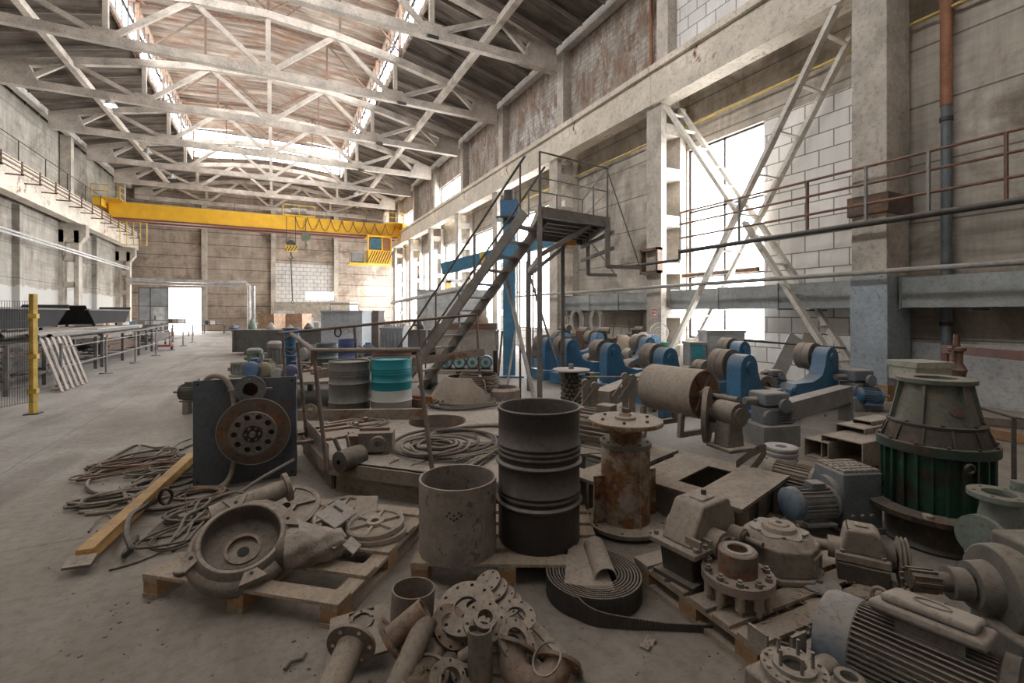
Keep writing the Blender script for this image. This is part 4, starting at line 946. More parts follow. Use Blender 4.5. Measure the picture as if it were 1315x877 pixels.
# ================================================================ pile of pipe fittings, bottom centre
fit = M('fitting_dusty', (.20, .165, .135), .8, 0, scale=4, dust=.7, rust=.10, bump=.3)
fitr = M('fitting_rusty', (.22, .16, .125), .8, 0, scale=3, dust=.5, rust=.5, bump=.3)
def pz(px, py, z): return G(px, py, z)
t = Thing('square_flange_plate', 'square drilled plate with a round hole at the left end of the fittings pile', 'flange plate', pz(462, 812, .10), quat=frame(D(-.06, -.22, .97), D(.95, .3, 0)))
q = t.part('plate', fit, smooth=30); q.flange((0.01, .06, 0), (0, 0, 1), .066, .045, .018, 4, .007); q.bx(-.15, -.055, -.17, .13, 0, .016); q.bx(.075, .16, -.17, .13, 0, .016); q.bx(-.056, .076, -.17, 0, 0, .016); q.bx(-.056, .076, .122, .13, 0, .016)
pipe_piece('flanged_pipe', 'straight pipe with one flange lying toward the viewer at the left of the pile', 'pipe', pz(452, 826, .235), D(-.06, -.95, -.22), .062, .42, fit, f0=(.112, .016, 6))
pipe_piece('ring_pipe', 'short wide open ring of pipe standing at the back left of the pile', 'pipe', pz(529, 792, .15), D(.05, .05, 1), .112, .15, fit)
pipe_piece('flanged_stub', 'tilted pipe stub with a flange, mouth pointing up right beside the wide ring', 'pipe', pz(500, 822, .22), D(.72, .25, .50), .055, .20, fitr, f0=(.10, .016, 6))
disc_flange('rusty drilled flange leaning behind the tilted stub', pz(578, 806, .2), D(.55, -.35, .72), .105, .06, .016, 8, fitr)
disc_flange('large drilled flange with wide bore at the back of the pile', pz(599, 783, .24), D(-.1, -.35, .93), .15, .06, .02, 10, fit)
disc_flange('medium flange with raised hub lying on the large drilled flange', pz(622, 800, .30), D(.12, -.42, .9), .10, .035, .018, 6, fit, hub=(.055, .03))
for k in range(4):
    disc_flange(['topmost', 'second', 'third', 'lowest'][k] + ' blank disc of the slanted stack at the back of the pile', pz(627 + k * 9, 748 + k * 10, .245 - k * .02), D(-.35, -.25, .9), .075, .004, .012, 6, fit, name='blank_disc', group='slanted stack of discs')
disc_flange('upper drilled ring flange right of the medium hub flange', pz(663, 792, .25), D(.15, -.2, .96), .095, .045, .016, 8, fit)
disc_flange('lower drilled ring flange leaning against the elbow', pz(662, 824, .235), D(.55, -.35, .76), .10, .055, .016, 8, fit)
# pinched tube
t = Thing('pinched_tube', 'short tube with a heart-shaped crushed mouth standing in the pile', 'tube', pz(617, 868, .12), quat=frame(D(-.02, .05, 1), D(1, 0, 0)))
def heart(a): r_ = .055 * (1 - .42 * math.exp(-((a - 2.2) / .45) ** 2)); return (cos(a) * r_, sin(a) * r_)
q = t.part('tube', fit, smooth=60)
q.grid(lambda a, b: (*heart(a * 2 * PI), -.02 + .23 * b), 40, 1); q.grid(lambda a, b: (heart(a * 2 * PI)[0] * .9, heart(a * 2 * PI)[1] * .9, -.02 + .23 * b), 40, 1); q.grid(lambda a, b: (heart(a * 2 * PI)[0] * (.9 + .1 * b), heart(a * 2 * PI)[1] * (.9 + .1 * b), .21), 40, 1)
pipe_piece('oblique_tube', 'slanting tube with open mouth running to the lower left of the pile', 'tube', pz(500, 905, .1), D(.32, .72, .55), .052, .34, fit)
t = Thing('dirt_filled_housing', 'housing filled with rusty dirt at the bottom of the pile', 'housing', pz(545, 890, .08), quat=frame(D(.05, -.15, 1), D(1, 0, 0)))
t.part('shell', fit).lathe([(.085, 0), (.10, 0), (.105, .10), (.09, .10)], n=32, closed=True)
t.part('dirt', M('rusty_dirt', (.25, .165, .09), .95, 0, scale=14, dust=.3, bump=1), smooth=60).grid(lambda a, b: (cos(a * 2 * PI) * .092 * b, sin(a * 2 * PI) * .092 * b, .085 + .03 * (1 - b * b) + .008 * sin(23 * a + 9 * b)), 28, 8)
disc_flange('upright flange facing up right over the dirt-filled housing', pz(574, 876, .17), D(.45, -.55, .7), .085, .045, .016, 6, fit, hub=(.055, .03))
disc_flange('upper small drilled disc between the pinched tube and the dirt-filled housing', pz(597, 866, .13), D(.35, -.3, .89), .07, .02, .012, 6, fit)
disc_flange('lower small drilled disc at the bottom edge below the pinched tube', pz(606, 892, .10), D(.2, -.2, .95), .065, .02, .012, 6, fit)
# flanged elbow
ec = pz(688, 842, .20); t = Thing('flanged_elbow', 'large flanged pipe elbow with rusty mouth at the right end of the pile', 'pipe elbow', ec, quat=frame(D(0, -.62, .78), D(1, 0, 0)))
q = t.part('bend', fitr, smooth=60); A0, A1 = R(165), R(345); RR, rr = .105, .063
q.grid(lambda a, b: ((RR + rr * cos(b * 2 * PI)) * cos(A0 + (A1 - A0) * a), (RR + rr * cos(b * 2 * PI)) * sin(A0 + (A1 - A0) * a), rr * sin(b * 2 * PI)), 24, 24)
q = t.part('bore_lining', M('rust_inside', (.20, .09, .045), .9, 0, dust=.1, rust=.6), smooth=60); q.grid(lambda a, b: ((RR + .055 * cos(b * 2 * PI)) * cos(A0 + (A1 - A0) * a), (RR + .055 * cos(b * 2 * PI)) * sin(A0 + (A1 - A0) * a), .055 * sin(b * 2 * PI)), 12, 20)
for a in (A0, A1):
    c = V((cos(a) * RR, sin(a) * RR, 0)); ta = V((-sin(a), cos(a), 0)) * (1 if a == A1 else -1); t.part('flange', fitr, smooth=30).flange(c, ta, .098, .057, .015, 6, .008)
t = Thing('gasket_ring', 'thin loose steel ring behind the right mouth of the elbow', 'ring', pz(703, 846, .25), quat=frame(D(-.5, -.3, .8))); t.part('ring', steel_dusty).ring((0, 0, 0), (0, 0, 1), .072, .064, .008, 36)
t = Thing('flat_bar', 'long flat steel bar slanting down the right side of the fittings pile', 'steel bar', (0, 0, 0)); t.part('bar', fit, smooth=0, bev=.002).bar(pz(648, 762, .20), pz(742, 862, .12), .05, .012); t.part('end_web', fit, smooth=0).bar(pz(742, 862, .10), pz(742, 862, .0), .05, .012)
disc_flange('base flange buried lowest in the middle of the pile', pz(560, 845, .0) + V((0, 0, .002)), (0, 0, 1), .17, .06, .04, 8, fit)
disc_flange('base flange buried lowest at the right of the pile', pz(655, 835, .0) + V((0, 0, .002)), (0, 0, 1), .15, .05, .05, 8, fit)
disc_flange('base flange buried under the wide ring', pz(535, 798, .0) + V((0, 0, .002)), (0, 0, 1), .16, .05, .05, 8, fit)
disc_flange('base flange buried under the large drilled flange', pz(610, 795, .0) + V((0, 0, .002)), (0, 0, 1), .15, .05, .08, 8, fit)
for k, (px, py, z, rr_) in enumerate(((590, 825, .12, .045), (640, 850, .14, .04), (632, 815, .2, .035), (560, 830, .16, .04), (670, 850, .1, .04), (604, 838, .18, .03))):
    o = solo('pipe_nipple', ['short pipe nipple between the rusty flange and the pinched tube', 'pipe nipple beside the left elbow flange', 'pale nipple poking from the hub flange', 'nipple under the tilted stub', 'nipple under the elbow bend', 'thin nipple behind the pinched tube'][k], 'fitting', fit, pz(px, py, z), group='small fittings in the pile', rot=(random.uniform(.3, 1.4), 0, random.uniform(0, 6)))
    o.lathe([(rr_ * .8, -.05), (rr_, -.05), (rr_, .02), (rr_ * 1.2, .025), (rr_ * 1.2, .05), (rr_ * .8, .05)], n=18, closed=True)
# ================================================================ blue-grey end plate with flanges
pl0, pl1 = D(-3.19, 4.67), D(-2.32, 5.02); pdir = (pl1 - pl0); LP = pdir.length; pdir.normalize(); pn = V((pdir.y, -pdir.x, 0))
qn = Mx((pdir, -pn, V((0, 0, 1)))).transposed().to_quaternion()
t = Thing('flanged_end_plate', 'upright slate-blue steel plate with a large holed flange and a pipe flange', 'steel plate', (pl0 + pl1) / 2, quat=qn)
t.part('plate', slate, bev=.003, smooth=0).bx(-LP / 2, LP / 2, 0, .03, 0, 1.07)
t.part('side_fold', slate, smooth=0).bx(-LP / 2, -LP / 2 + .02, .03, .2, 0, 1.07); t.part('side_fold', slate, smooth=0).bx(LP / 2 - .02, LP / 2, .03, .2, 0, 1.07)
for x in (-LP / 2 + .04, LP / 2 - .04):
    for z in (.05, 1.03): t.part('corner_hole', hole_m).cyl((x, -.001, z), (x, .0, z), .012, n=10)
fc = (.09, 0, .55)
t.part('back_flange', steel_brown, 'rusty brown back flange', smooth=30).lathe([(.1, 0), (.31, 0), (.32, .03), (.32, .06), (.1, .06)], fc, (0, -1, 0), 56, True)
t.part('ring_flange', M('flange_bare_brown', (.15, .105, .08), .55, .3, scale=2, dust=.35, rust=.3), smooth=30).lathe([(.2, .06), (.2, .09), (.33, .13), (.335, .15), (.20, .155)], fc, (0, -1, 0), 64)
t.part('flange_edge', M('bright_edge', (.42, .38, .33), .4, .5, dust=.3)).tube([(fc[0] + cos(a) * .335, -.152, fc[2] + sin(a) * .335) for a in [i * 2 * PI / 64 for i in range(64)]], .004, 6, True)
t.part('drum', steel_dark).cyl((fc[0], -.12, fc[2]), (fc[0], -.215, fc[2]), .19, n=48)
t.part('hole_plate', M('hole_plate_metal', (.20, .17, .145), .5, .3, dust=.5), 'round plate with ten large holes', smooth=30).flange((fc[0], -.22, fc[2]), (0, -1, 0), .215, .09, .03, 10, .03, .165)
t.part('centre_hub', steel_dark, smooth=30).cyl((fc[0], -.215, fc[2]), (fc[0], -.27, fc[2]), .085, n=36); t.part('hub_nut', steel_dusty, smooth=0).cyl((fc[0], -.27, fc[2]), (fc[0], -.30, fc[2]), .03, n=6)
for k in range(6): a = k * PI / 3; t.part('hub_bolt', steel_dusty, smooth=30).cyl((fc[0] + cos(a) * .06, -.27, fc[2] + sin(a) * .06), (fc[0] + cos(a) * .06, -.285, fc[2] + sin(a) * .06), .012, n=6)
uc = (.045, 0, .965); t.part('pipe_flange', M('flange_grey', (.13, .14, .145), .5, .2, dust=.4), smooth=30).flange((uc[0], -.06, uc[2]), (0, -1, 0), .145, .072, .025, 8, .011)
t.part('pipe_neck', steel_dark).lathe([(.08, 0), (.08, .07), (.07, .07), (.065, -.1)], uc, (0, -1, 0), 32); t.part('pipe_bore', M('bore_rust', (.05, .02, .012), .8)).cyl((uc[0], -.01, uc[2]), (uc[0], -.012, uc[2]), .07)
for s2 in (-1, 1): t.part('clamp_bolt', steel_dusty).cyl((uc[0] + s2 * .12, -.06, uc[2]), (uc[0] + s2 * .2, -.06, uc[2]), .012)
for s2 in (-1, 1): t.part('stay', steel_brown, smooth=0).bar((s2 * .42, .05, .9), (s2 * .42, .75, .0), .05, .05)
def P_(x, y, z): return (pl0 + pl1) / 2 + pdir * x - pn * y + V((0, 0, z))
o = solo('rubber_hose', 'thick pale hose looping over the top of the slate-blue plate and down behind its flange', 'hose', M('hose_tan', (.33, .28, .225), .8, dust=.5)); o.tube(spl([P_(-.42, .12, 1.0), P_(-.33, .05, 1.10), P_(-.2, -.03, 1.09), P_(-.12, -.045, .95), P_(-.1, -.05, .75), P_(-.12, -.04, .6), P_(-.09, -.05, .45), P_(-.10, -.05, .25), P_(-.14, -.08, .08), P_(-.22, -.22, .03)], 6), .026, 10)
motor('small dark motor lying on the floor behind the left edge of the slate-blue plate', at(246, 503, 6.6) , D(-1, -.1, 0), .11, .3, M('olive_dark', (.07, .075, .055), .6, dust=.5))
# ================================================================ yellow beam and cables on the floor
yb0, yb1 = D(-3.66, 5.35, .11), D(-2.93, 3.2, .09)
t = Thing('yellow_beam', 'long worn yellow steel box beam lying on cables left of the slate-blue plate', 'beam', (0, 0, 0))
t.part('box_section', yellow_o, smooth=0, bev=.004).bar(yb0, yb1, .10, .085); t.part('end_plate', cast, smooth=0).bar(yb1, yb1 + (yb1 - yb0).normalized() * .10 + V((0, 0, -.03)), .16, .02); t.part('lug', cast_rust).cyl(yb1 + D(-.1, .08, -.03), yb1 + D(-.02, .1, -.03), .04, n=14)
def cable(label, pts, r=.012, mat=None, name='cable', group='cables on the floor by the yellow beam', k=8, closed=False):
    o = solo(name, label, 'cable', mat or cable_m, group=group); o.tube(spl([G(p[0], p[1], p[2] if len(p) > 2 else r * 1.1) for p in pts], k, closed), r, 7, closed); return o
cable('thick looped cable, outermost at the far left of the tangle', [(248, 570), (215, 583), (170, 600), (125, 602), (112, 622), (118, 632), (150, 630), (200, 612), (240, 604)], .017)
cable('doubled cable bundle at the top left of the tangle', [(122, 599), (150, 584), (176, 572, .03), (200, 575, .04), (212, 574, .03), (190, 588), (140, 600), (122, 600, .04), (160, 585, .05), (205, 577, .05)], .015)
cable('second cable bundle crossing the first near the floor seam', [(130, 602), (165, 588, .03), (180, 575, .04), (172, 572, .05), (150, 583, .05), (128, 597, .05), (150, 602, .02), (190, 590, .02), (216, 573, .02)], .013)
cable('cable sweeping from the tangle up to the slate-blue plate', [(246, 563), (228, 570), (214, 585), (216, 600), (190, 618), (160, 640), (130, 655)], .011)
cable('curling cable through the middle of the tangle', [(250, 583), (200, 594), (140, 602, .04), (116, 615, .04), (113, 626, .05), (140, 634, .03), (195, 616, .05), (230, 612, .03), (222, 604, .06), (195, 607, .06), (170, 620, .03)], .013)
cable('flat hose end lying lowest at the left of the tangle', [(102, 657), (130, 656), (155, 645, .03), (165, 635, .05), (180, 645, .04), (150, 655, .03), (110, 660)], .016, rope_m)
cable('grey strap wound among the cables', [(155, 625, .05), (168, 648, .03), (176, 652, .03), (172, 640, .05), (190, 626, .05), (205, 610, .08)], .016, rope_m)
cable('black cable looped over the yellow beam', [(215, 628, .20), (221, 636, .12), (214, 648, .05), (205, 642, .1), (208, 630, .19)], .014, steel_dark, closed=True)
cable('thick black cable running beside the yellow beam', [(205, 632, .06), (185, 650, .1), (168, 662, .14), (162, 684, .16), (168, 705, .10), (160, 712, .03), (175, 690, .02), (170, 700, .02)], .02, steel_dark)
cable('thin cable curling alone left of the yellow beam', [(114, 683), (125, 668, .03), (138, 662, .02), (147, 672), (140, 680), (124, 682)], .008)
cable('thin cable running from the beam end along the floor', [(140, 732), (175, 722), (215, 705), (245, 690), (262, 668)], .008)
cable('thin cable passing under the beam toward the pump casing', [(175, 694), (205, 690), (240, 682), (275, 665), (300, 650)], .011)
cable('wire bundle heaped between beam and pump casing', [(215, 700), (230, 680, .04), (240, 662, .08), (262, 650, .08), (270, 640, .1), (255, 645, .06), (243, 668, .03), (225, 690), (245, 672, .05), (265, 655, .08)], .012)
cable('second wire bundle beside the heap', [(222, 708), (238, 690, .03), (250, 668, .05), (268, 660, .05), (256, 676, .03), (232, 700), (212, 706)], .009)
cable('pale cable arching behind the pump casing', [(262, 650, .06), (275, 640, .1), (300, 632, .12), (318, 636, .08), (305, 648, .03), (280, 648, .03), (262, 645, .05)], .009, rope_m)
cable('long dark cable from the tangle to the beam foot', [(178, 698, .04), (210, 668, .05), (250, 645, .05), (262, 640, .06)], .009)
o = solo('steel_rod', 'bent steel rod leaning in front of the slate-blue plate', 'rod', steel_grey); o.tube(spl([G(300, 640, .03), G(330, 617, .12), G(378, 590, .26)], 6), .014, 8)
t = Thing('threaded_rod_clamp', 'small grey clamp with bent rods in the wire heap', 'clamp', G(240, 668, .0)); t.part('body', rope_m, smooth=0, bev=.005).box(0, 0, .03, .12, .08, .06, (0, 0, .5)); t.part('rod', rope_m).tube([(0, 0, .06), (-.02, .05, .2), (.02, .05, .28)], .006)
random.seed(15)
locs = [(180, 590, .45, .22), (165, 605, .4, .2), (215, 625, .32, .18), (150, 645, .3, .14), (235, 645, .28, .2), (245, 690, .30, .2), (215, 610, .35, .12), (190, 598, .5, .16), (255, 665, .22, .18), (225, 600, .3, .2), (258, 640, .2, .16)]
lab_ = ['dark rope loop near the top of the tangle', 'wide flat rope loop by the floor seam', 'rope loop pinned under the yellow beam', 'rope loop at the left end of the tangle', 'rope loop between beam and plate', 'rope loop next to the pump casing', 'thin long rope loop across the beam', 'longest flat rope loop of the tangle', 'tight rope loop beside the wire heap', 'rope loop just left of the slate-blue plate foot', 'smallest rope loop by the plate foot']
for k, (px, py, ra, rb) in enumerate(locs):
    c = G(px, py, 0); yw = random.uniform(-.3, .5); n_ = random.choice((2, 3, 4)); pts = []
    for i in range(n_ * 9):
        a = i * 2 * PI / 9; q_ = 1 + random.uniform(-.22, .22); x_, y_ = cos(a) * ra * q_, sin(a) * rb * q_
        pts.append((c.x + x_ * cos(yw) - y_ * sin(yw), c.y + x_ * sin(yw) + y_ * cos(yw), .015 + .012 * (i / 9) + .01 * abs(sin(a * 1.7 + k))))
    o = solo('rope_loop', lab_[k], 'rope', [cable_m, steel_brown, M('rope_dark', (.07, .058, .048), .85, dust=.35)][k % 3], group='rope loops in the tangle'); o.tube(spl(pts, 5), random.choice((.009, .012, .015)), 6)
# ================================================================ steel deck with railings
DZ = .32
dk = [G(421, 590, DZ), G(655, 620, DZ), G(735, 627, DZ), G(712, 545, DZ), G(655, 503, DZ), G(560, 512, DZ), G(548, 532, DZ), G(383, 548, DZ)]
hc = G(562, 541, DZ); HRd = .36
deck_m = M('deck_dusty_grey', (.27, .245, .22), .75, .05, scale=1.6, dust=.7, rust=.05); deck_s = M('deck_side_brown', (.26, .215, .17), .75, .05, scale=2, dust=.3, rust=.25)
t = Thing('steel_deck', 'low dusty steel platform deck with a round hatch, behind the short tube', 'platform', (0, 0, 0))
q = t.part('deck_plate', deck_m, smooth=0)
for zz in (DZ, DZ - .015):
    ov = [q._v((p.x, p.y, zz)) for p in dk]; hv = [q._v((hc.x + cos(a) * HRd, hc.y + sin(a) * HRd, zz)) for a in [i * 2 * PI / 40 for i in range(40)]]
    es = [q.bm.edges.new((l[i], l[(i + 1) % len(l)])) for l in (ov, hv) for i in range(len(l))]
    bmesh.ops.triangle_fill(q.bm, edges=es, use_beauty=True)
q = t.part('hatch_wall', steel_brown, smooth=50); q.lathe([(HRd + .004, DZ - .001), (HRd, -.29 + DZ), (HRd + .01, -.29 + DZ), (HRd + .012, DZ + .01)], (hc.x, hc.y, 0), n=48, closed=True)
for i in range(len(dk)):
    a_, b_ = dk[i], dk[(i + 1) % len(dk)]; q = t.part('side_beam', deck_s, smooth=0); dz_ = V((0, 0, DZ / 2 - .009)); a2, b2 = V((a_.x, a_.y, 0)), V((b_.x, b_.y, 0)); dd = (b2 - a2).normalized() * .03
    q.bar(a2 + V((0, 0, .245)) + dd, b2 + V((0, 0, .245)) - dd, .06, .12); inn = V((dd.y, -dd.x, 0)) * -2; q.bar(a2 + inn + V((0, 0, .09)) + dd * 2, b2 + inn + V((0, 0, .09)) - dd * 2, .03, .18)
bb0, bb1 = G(383, 540, DZ), G(545, 538, DZ)
q = t.part('back_beam', deck_s, smooth=0); q.bar(bb0 + V((0, 0, .07)), bb1 + V((0, 0, .07)), .06, .14)
q = t.part('lifting_lug', deck_s, smooth=30); q.flange(G(399, 540, DZ) + V((0, 0, .13)), D(0, -1, 0), .095, .05, .03, 6, .005)
t.part('left_kick_plate', deck_m, smooth=0).plate(G(421, 591, DZ), G(385, 545, DZ) - G(421, 591, DZ), (0, 0, 1), 1.45, .16, .01)
rail_m = M('rail_brown', (.13, .095, .075), .6, .2, scale=5, dust=.5, rust=.25)
t = Thing('deck_railing', 'near rusty railing of the low deck with leaning posts and a pipe rail', 'railing', (0, 0, 0), group='deck railings')
tp_ = {}
for a_, b_ in ((at(382, 440, 5.45), G(394, 561, DZ)), (at(403, 454, 4.33), G(420, 604, DZ)), (at(536, 452, 4.33), G(556, 612, DZ))): t.part('post', rail_m).cyl(a_, b_, .02, n=10)
t.part('top_rail', rope_m).tube([at(374, 429, 5.45), at(383, 435, 5.3), at(402, 450, 4.33), at(470, 450, 4.33), at(540, 449, 4.33)], .024, 10)
t.part('post_cap', steel_brown, smooth=0).bar(at(403, 450, 4.33), at(403, 468, 4.33), .05, .05)
t = Thing('deck_railing', 'far rusty railing of the low deck with sloping top rail and flat kick bar', 'railing', (0, 0, 0), group='deck railings')
t.part('top_rail', rail_m).tube([at(358, 428, 6.9), at(480, 416, 7.4), at(612, 404, 8)], .024, 10)
t.part('kick_bar', deck_s, smooth=0).bar(at(405, 481, 6.9), at(622, 452, 8), .02, .13)
for a_, b_ in ((at(363, 427, 6.9), at(368, 530, 6.9)), (at(455, 418, 7.3), at(462, 524, 7.3)), (at(537, 411, 7.7), at(543, 503, 7.7)), (at(612, 404, 8.0), at(617, 505, 8.0))): t.part('post', rail_m).cyl(a_, b_, .02, n=10)
def dcoil(label, px, py, Rr, loops, z=DZ, r=.011, mat=None, seed=1, wob=.12, sq=1.0, group='cable coils on the low deck'):
    random.seed(seed); c = G(px, py, z); pts = []
    for i in range(loops * 12 + 1):
        a = i * 2 * PI / 12; rr_ = Rr * (1 + wob * sin(a * .37 + seed) + random.uniform(-.04, .04)); pts.append((c.x + cos(a) * rr_, c.y + sin(a) * rr_ * sq, z + r + .010 * (i / 12) + .006 * sin(a * 2.3)))
    o = solo('cable_coil', label, 'cable coil', mat or cable_m, group=group); o.tube(spl(pts, 4), r, 6); return o
dcoil('wide loose cable coil in front of the round hatch', 575, 572, .46, 4, seed=2, wob=.30, r=.017, mat=M('rope_dark', (0, 0, 0)))
dcoil('tighter inner cable coil in front of the round hatch', 560, 575, .27, 3, z=DZ + .06, seed=5, wob=.35, r=.016)
dcoil('big cable coil behind the round hatch near the conical wire bundle', 598, 520, .5, 4, seed=3, wob=.2, r=.02, sq=.8, mat=M('rope_dark', (0, 0, 0)))
dcoil('small cable loop at the back left of the deck', 473, 545, .2, 3, seed=7, wob=.3)
dcoil('long cable loop sweeping round to the barrel', 615, 560, .62, 2, seed=9, wob=.16, sq=.7, r=.018)
cable('cable draped over the front edge of the deck, left one', [(512, 590, DZ + .02), (500, 596, DZ), (498, 612, .2), (503, 625, .1), (520, 638, .05)], .009, rope_m, group='cables over the deck edge')
cable('cable draped over the front edge of the deck, right one', [(545, 592, DZ + .02), (528, 598, DZ), (524, 615, .2), (528, 632, .1), (536, 640, .05)], .009, rope_m, group='cables over the deck edge')
# box motor unit on the deck
t = Thing('winch_unit', 'small boxy winch unit with round face on the low deck', 'winch', G(484, 580, DZ), -.35)
t.part('body', cast, bev=.01, smooth=30).box(0, 0, .12, .34, .2, .2); t.part('round_face', cast, smooth=30).lathe([(0, 0), (.03, 0), (.035, .02), (.075, .02), (.08, .0), (.08, -.03)], (.03, -.12, .11), (0, -1, 0), 24); t.part('dark_ring', steel_dark).ring((.03, -.128, .11), (0, -1, 0), .065, .04, .01, 24)
t.part('top_bar', cast_rust, smooth=0).box(-.02, 0, .235, .3, .04, .03); t.part('foot', cast, smooth=0).box(-.1, 0, .01, .05, .22, .02); t.part('foot', cast, smooth=0).box(.1, 0, .01, .05, .22, .02); t.part('side_block', cast_rust, smooth=0, bev=.005).box(-.22, .02, .1, .14, .14, .16)
t = Thing('dark_motor_heap', 'half-round dark housing with stubs lying left of the winch unit', 'housing', G(450, 594, DZ), .3); t.part('shell', M('heap_dark', (.06, .05, .04), .7, dust=.45), smooth=50).lathe([(.02, -.14), (.10, -.13), (.11, 0), (.10, .13), (.02, .14)], (0, 0, .04), (1, .3, 0), 24); t.part('stub', steel_dusty).cyl((-.1, 0, .12), (-.16, .0, .27), .02); t.part('stub', steel_dusty).cyl((.0, .02, .14), (-.02, .05, .26), .015)
for k, (px, py, a) in enumerate(((425, 553, .1), (440, 546, .16), (415, 566, .05), (455, 540, .3))):
    o = solo('scrap_bar', ['flat scrap bar at the left of the deck', 'longer scrap bar beside the back beam', 'short scrap bar nearest the left kick plate', 'thin scrap bar touching the back beam'][k], 'scrap', cast_rust, G(px, py, DZ), YAW * -1 + a + .5, group='scrap bars on the deck'); o.box(0, 0, .015, .75, .06, .03)
    o.box(.3, 0, .04, .05, .08, .04)
for k, (px, py) in enumerate(((590, 592), (622, 588), (610, 600))):
    c = G(px, py, DZ); o = solo('rod_bundle', ['bundle of thin rods at the front of the deck', 'second rod bundle against the barrel', 'nearest rod bundle at the deck edge'][k], 'rods', cable_m, c, -.3 + k * .5, group='rod bundles'); random.seed(20 + k)
    for i in range(12): o.cyl((-.3 + random.uniform(-.05, .05), random.uniform(-.06, .06), .02 + random.uniform(0, .05)), (.3 + random.uniform(-.05, .05), random.uniform(-.06, .06), .02 + random.uniform(0, .05)), .009, n=6)
# angle box with orange inside
t = Thing('orange_channel', 'short steel channel painted orange inside, at the back of the deck', 'channel', G(527, 522, DZ), -YAW + .0)
t.part('channel', M('olive_metal', (.20, .17, .07), .6, dust=.4), smooth=0).box(0, 0, .02, .62, .22, .02, (0, .0, -.35)); t.part('web', M('orange_paint', (.50, .19, .04), .6, dust=.25), 'orange inner face', smooth=0).box(.06, .08, .09, .62, .02, .14, (.3, 0, -.35)); t.part('web', steel_brown, smooth=0).box(-.05, -.1, .08, .62, .02, .12, (0, 0, -.35))
# conical wire bundle
t = Thing('wire_reel', 'conical heap of coiled wire tied with string at the back of the deck', 'wire reel', G(604, 512, DZ), 0)
t.part('cone', M('reel_tan', (.27, .21, .165), .8, dust=.6), smooth=50).lathe([(.56, .012), (.50, .14), (.30, .38), (.26, .38), (.46, .10), (.50, .012)], (-.1, .05, 0), n=40)
q = t.part('wire_winding', M('reel_wire', (.12, .085, .06), .7, dust=.3), smooth=60); random.seed(4)
for i in range(13): z = .16 + i * .02; q.tube([(.15 + cos(a) * (.34 - .05 * abs(i - 6) / 6 + random.uniform(-.01, .01)), sin(a) * (.36 + random.uniform(-.01, .01)), z + random.uniform(-.006, .006)) for a in [j * 2 * PI / 28 for j in range(28)]], .012, 5, True)
t.part('tie', rope_m).tube(spl([(.1, -.38, .05), (.1, -.40, .2), (.08, -.34, .36), (.0, -.1, .38)], 5), .012)
t = Thing('coupling_ring', 'large dusty ring segment beside the wire heap', 'ring', G(645, 512, DZ), .3); t.part('ring', M('pink_dusty', (.24, .18, .155), .8, dust=.7), smooth=40).lathe([(.22, 0), (.30, 0), (.30, .16), (.24, .2)], n=36, closed=True)
# ================================================================ drums behind the deck
def drum(label, px, py_top, d, r=.29, h=.9, m_top=None, m_low=None, split=.0, lid=True, zb=None, group='closed drums behind the deck'):
    c = at(px, py_top, d); z0 = max(0, c.z - h) if zb is None else zb; t = Thing('oil_drum', label, 'drum', (c.x, c.y, z0), group=group)
    a = t.part('body', m_low or m_top, smooth=50); zs = split * h if m_low else 0
    def pf_(z0_, z1_):
        P = [(r, z0_)]
        for z in [.36 * h, .66 * h] + [.78 * h, .82 * h, .86 * h]:
            if z0_ + .03 < z < z1_ - .03: P += [(r, z - .012), (r + (.011 if z < .7 * h else .005), z), (r, z + .012)]
        P.append((r, z1_)); return P
    if m_low: a.lathe([(0, 0)] + pf_(0, zs), n=48); b = t.part('painted_top_half', m_top, 'upper half in a second colour', smooth=50); b.lathe(pf_(zs, h), n=48)
    else: a.lathe([(0, 0)] + pf_(0, h), n=48)
    t.part('rim', m_top, smooth=40).lathe([(r, h - .005), (r + .008, h), (r + .005, h + .012), (r - .01, h + .01), (r - .012, h - .012)] + ([(0, h - .012)] if lid else []), n=48); return t
drum('dusty grey ribbed drum standing behind the deck railing', 449, 464, 6.95, m_top=M('drum_grey', (.14, .14, .135), .6, .1, dust=.55))
teal = M('drum_teal', (.0, .24, .29), .45, 0, scale=2, dust=.15, var=.1); whitep = M('drum_white', (.52, .52, .49), .5, 0, scale=2, dust=.25, var=.08)
drum('teal drum with white lower half behind the deck railing', 503, 461, 6.9, m_top=teal, m_low=whitep, split=.53, h=.92)
drum('blue drum in the background left of the red tub', 447, 436, 10.2, .2, .62, M('drum_blue', (.035, .07, .22), .5, dust=.3), zb=.553); drum('dark green-grey drum in the background', 420, 437, 10.6, .23, .5, M('drum_dteal', (.05, .085, .09), .5, dust=.4), zb=.553)
drum('wide red-brown tub behind the teal drum', 503, 444, 8.8, .36, .42, M('tub_red', (.17, .055, .04), .7, dust=.3, rust=.3), zb=.62, lid=False, group=None)
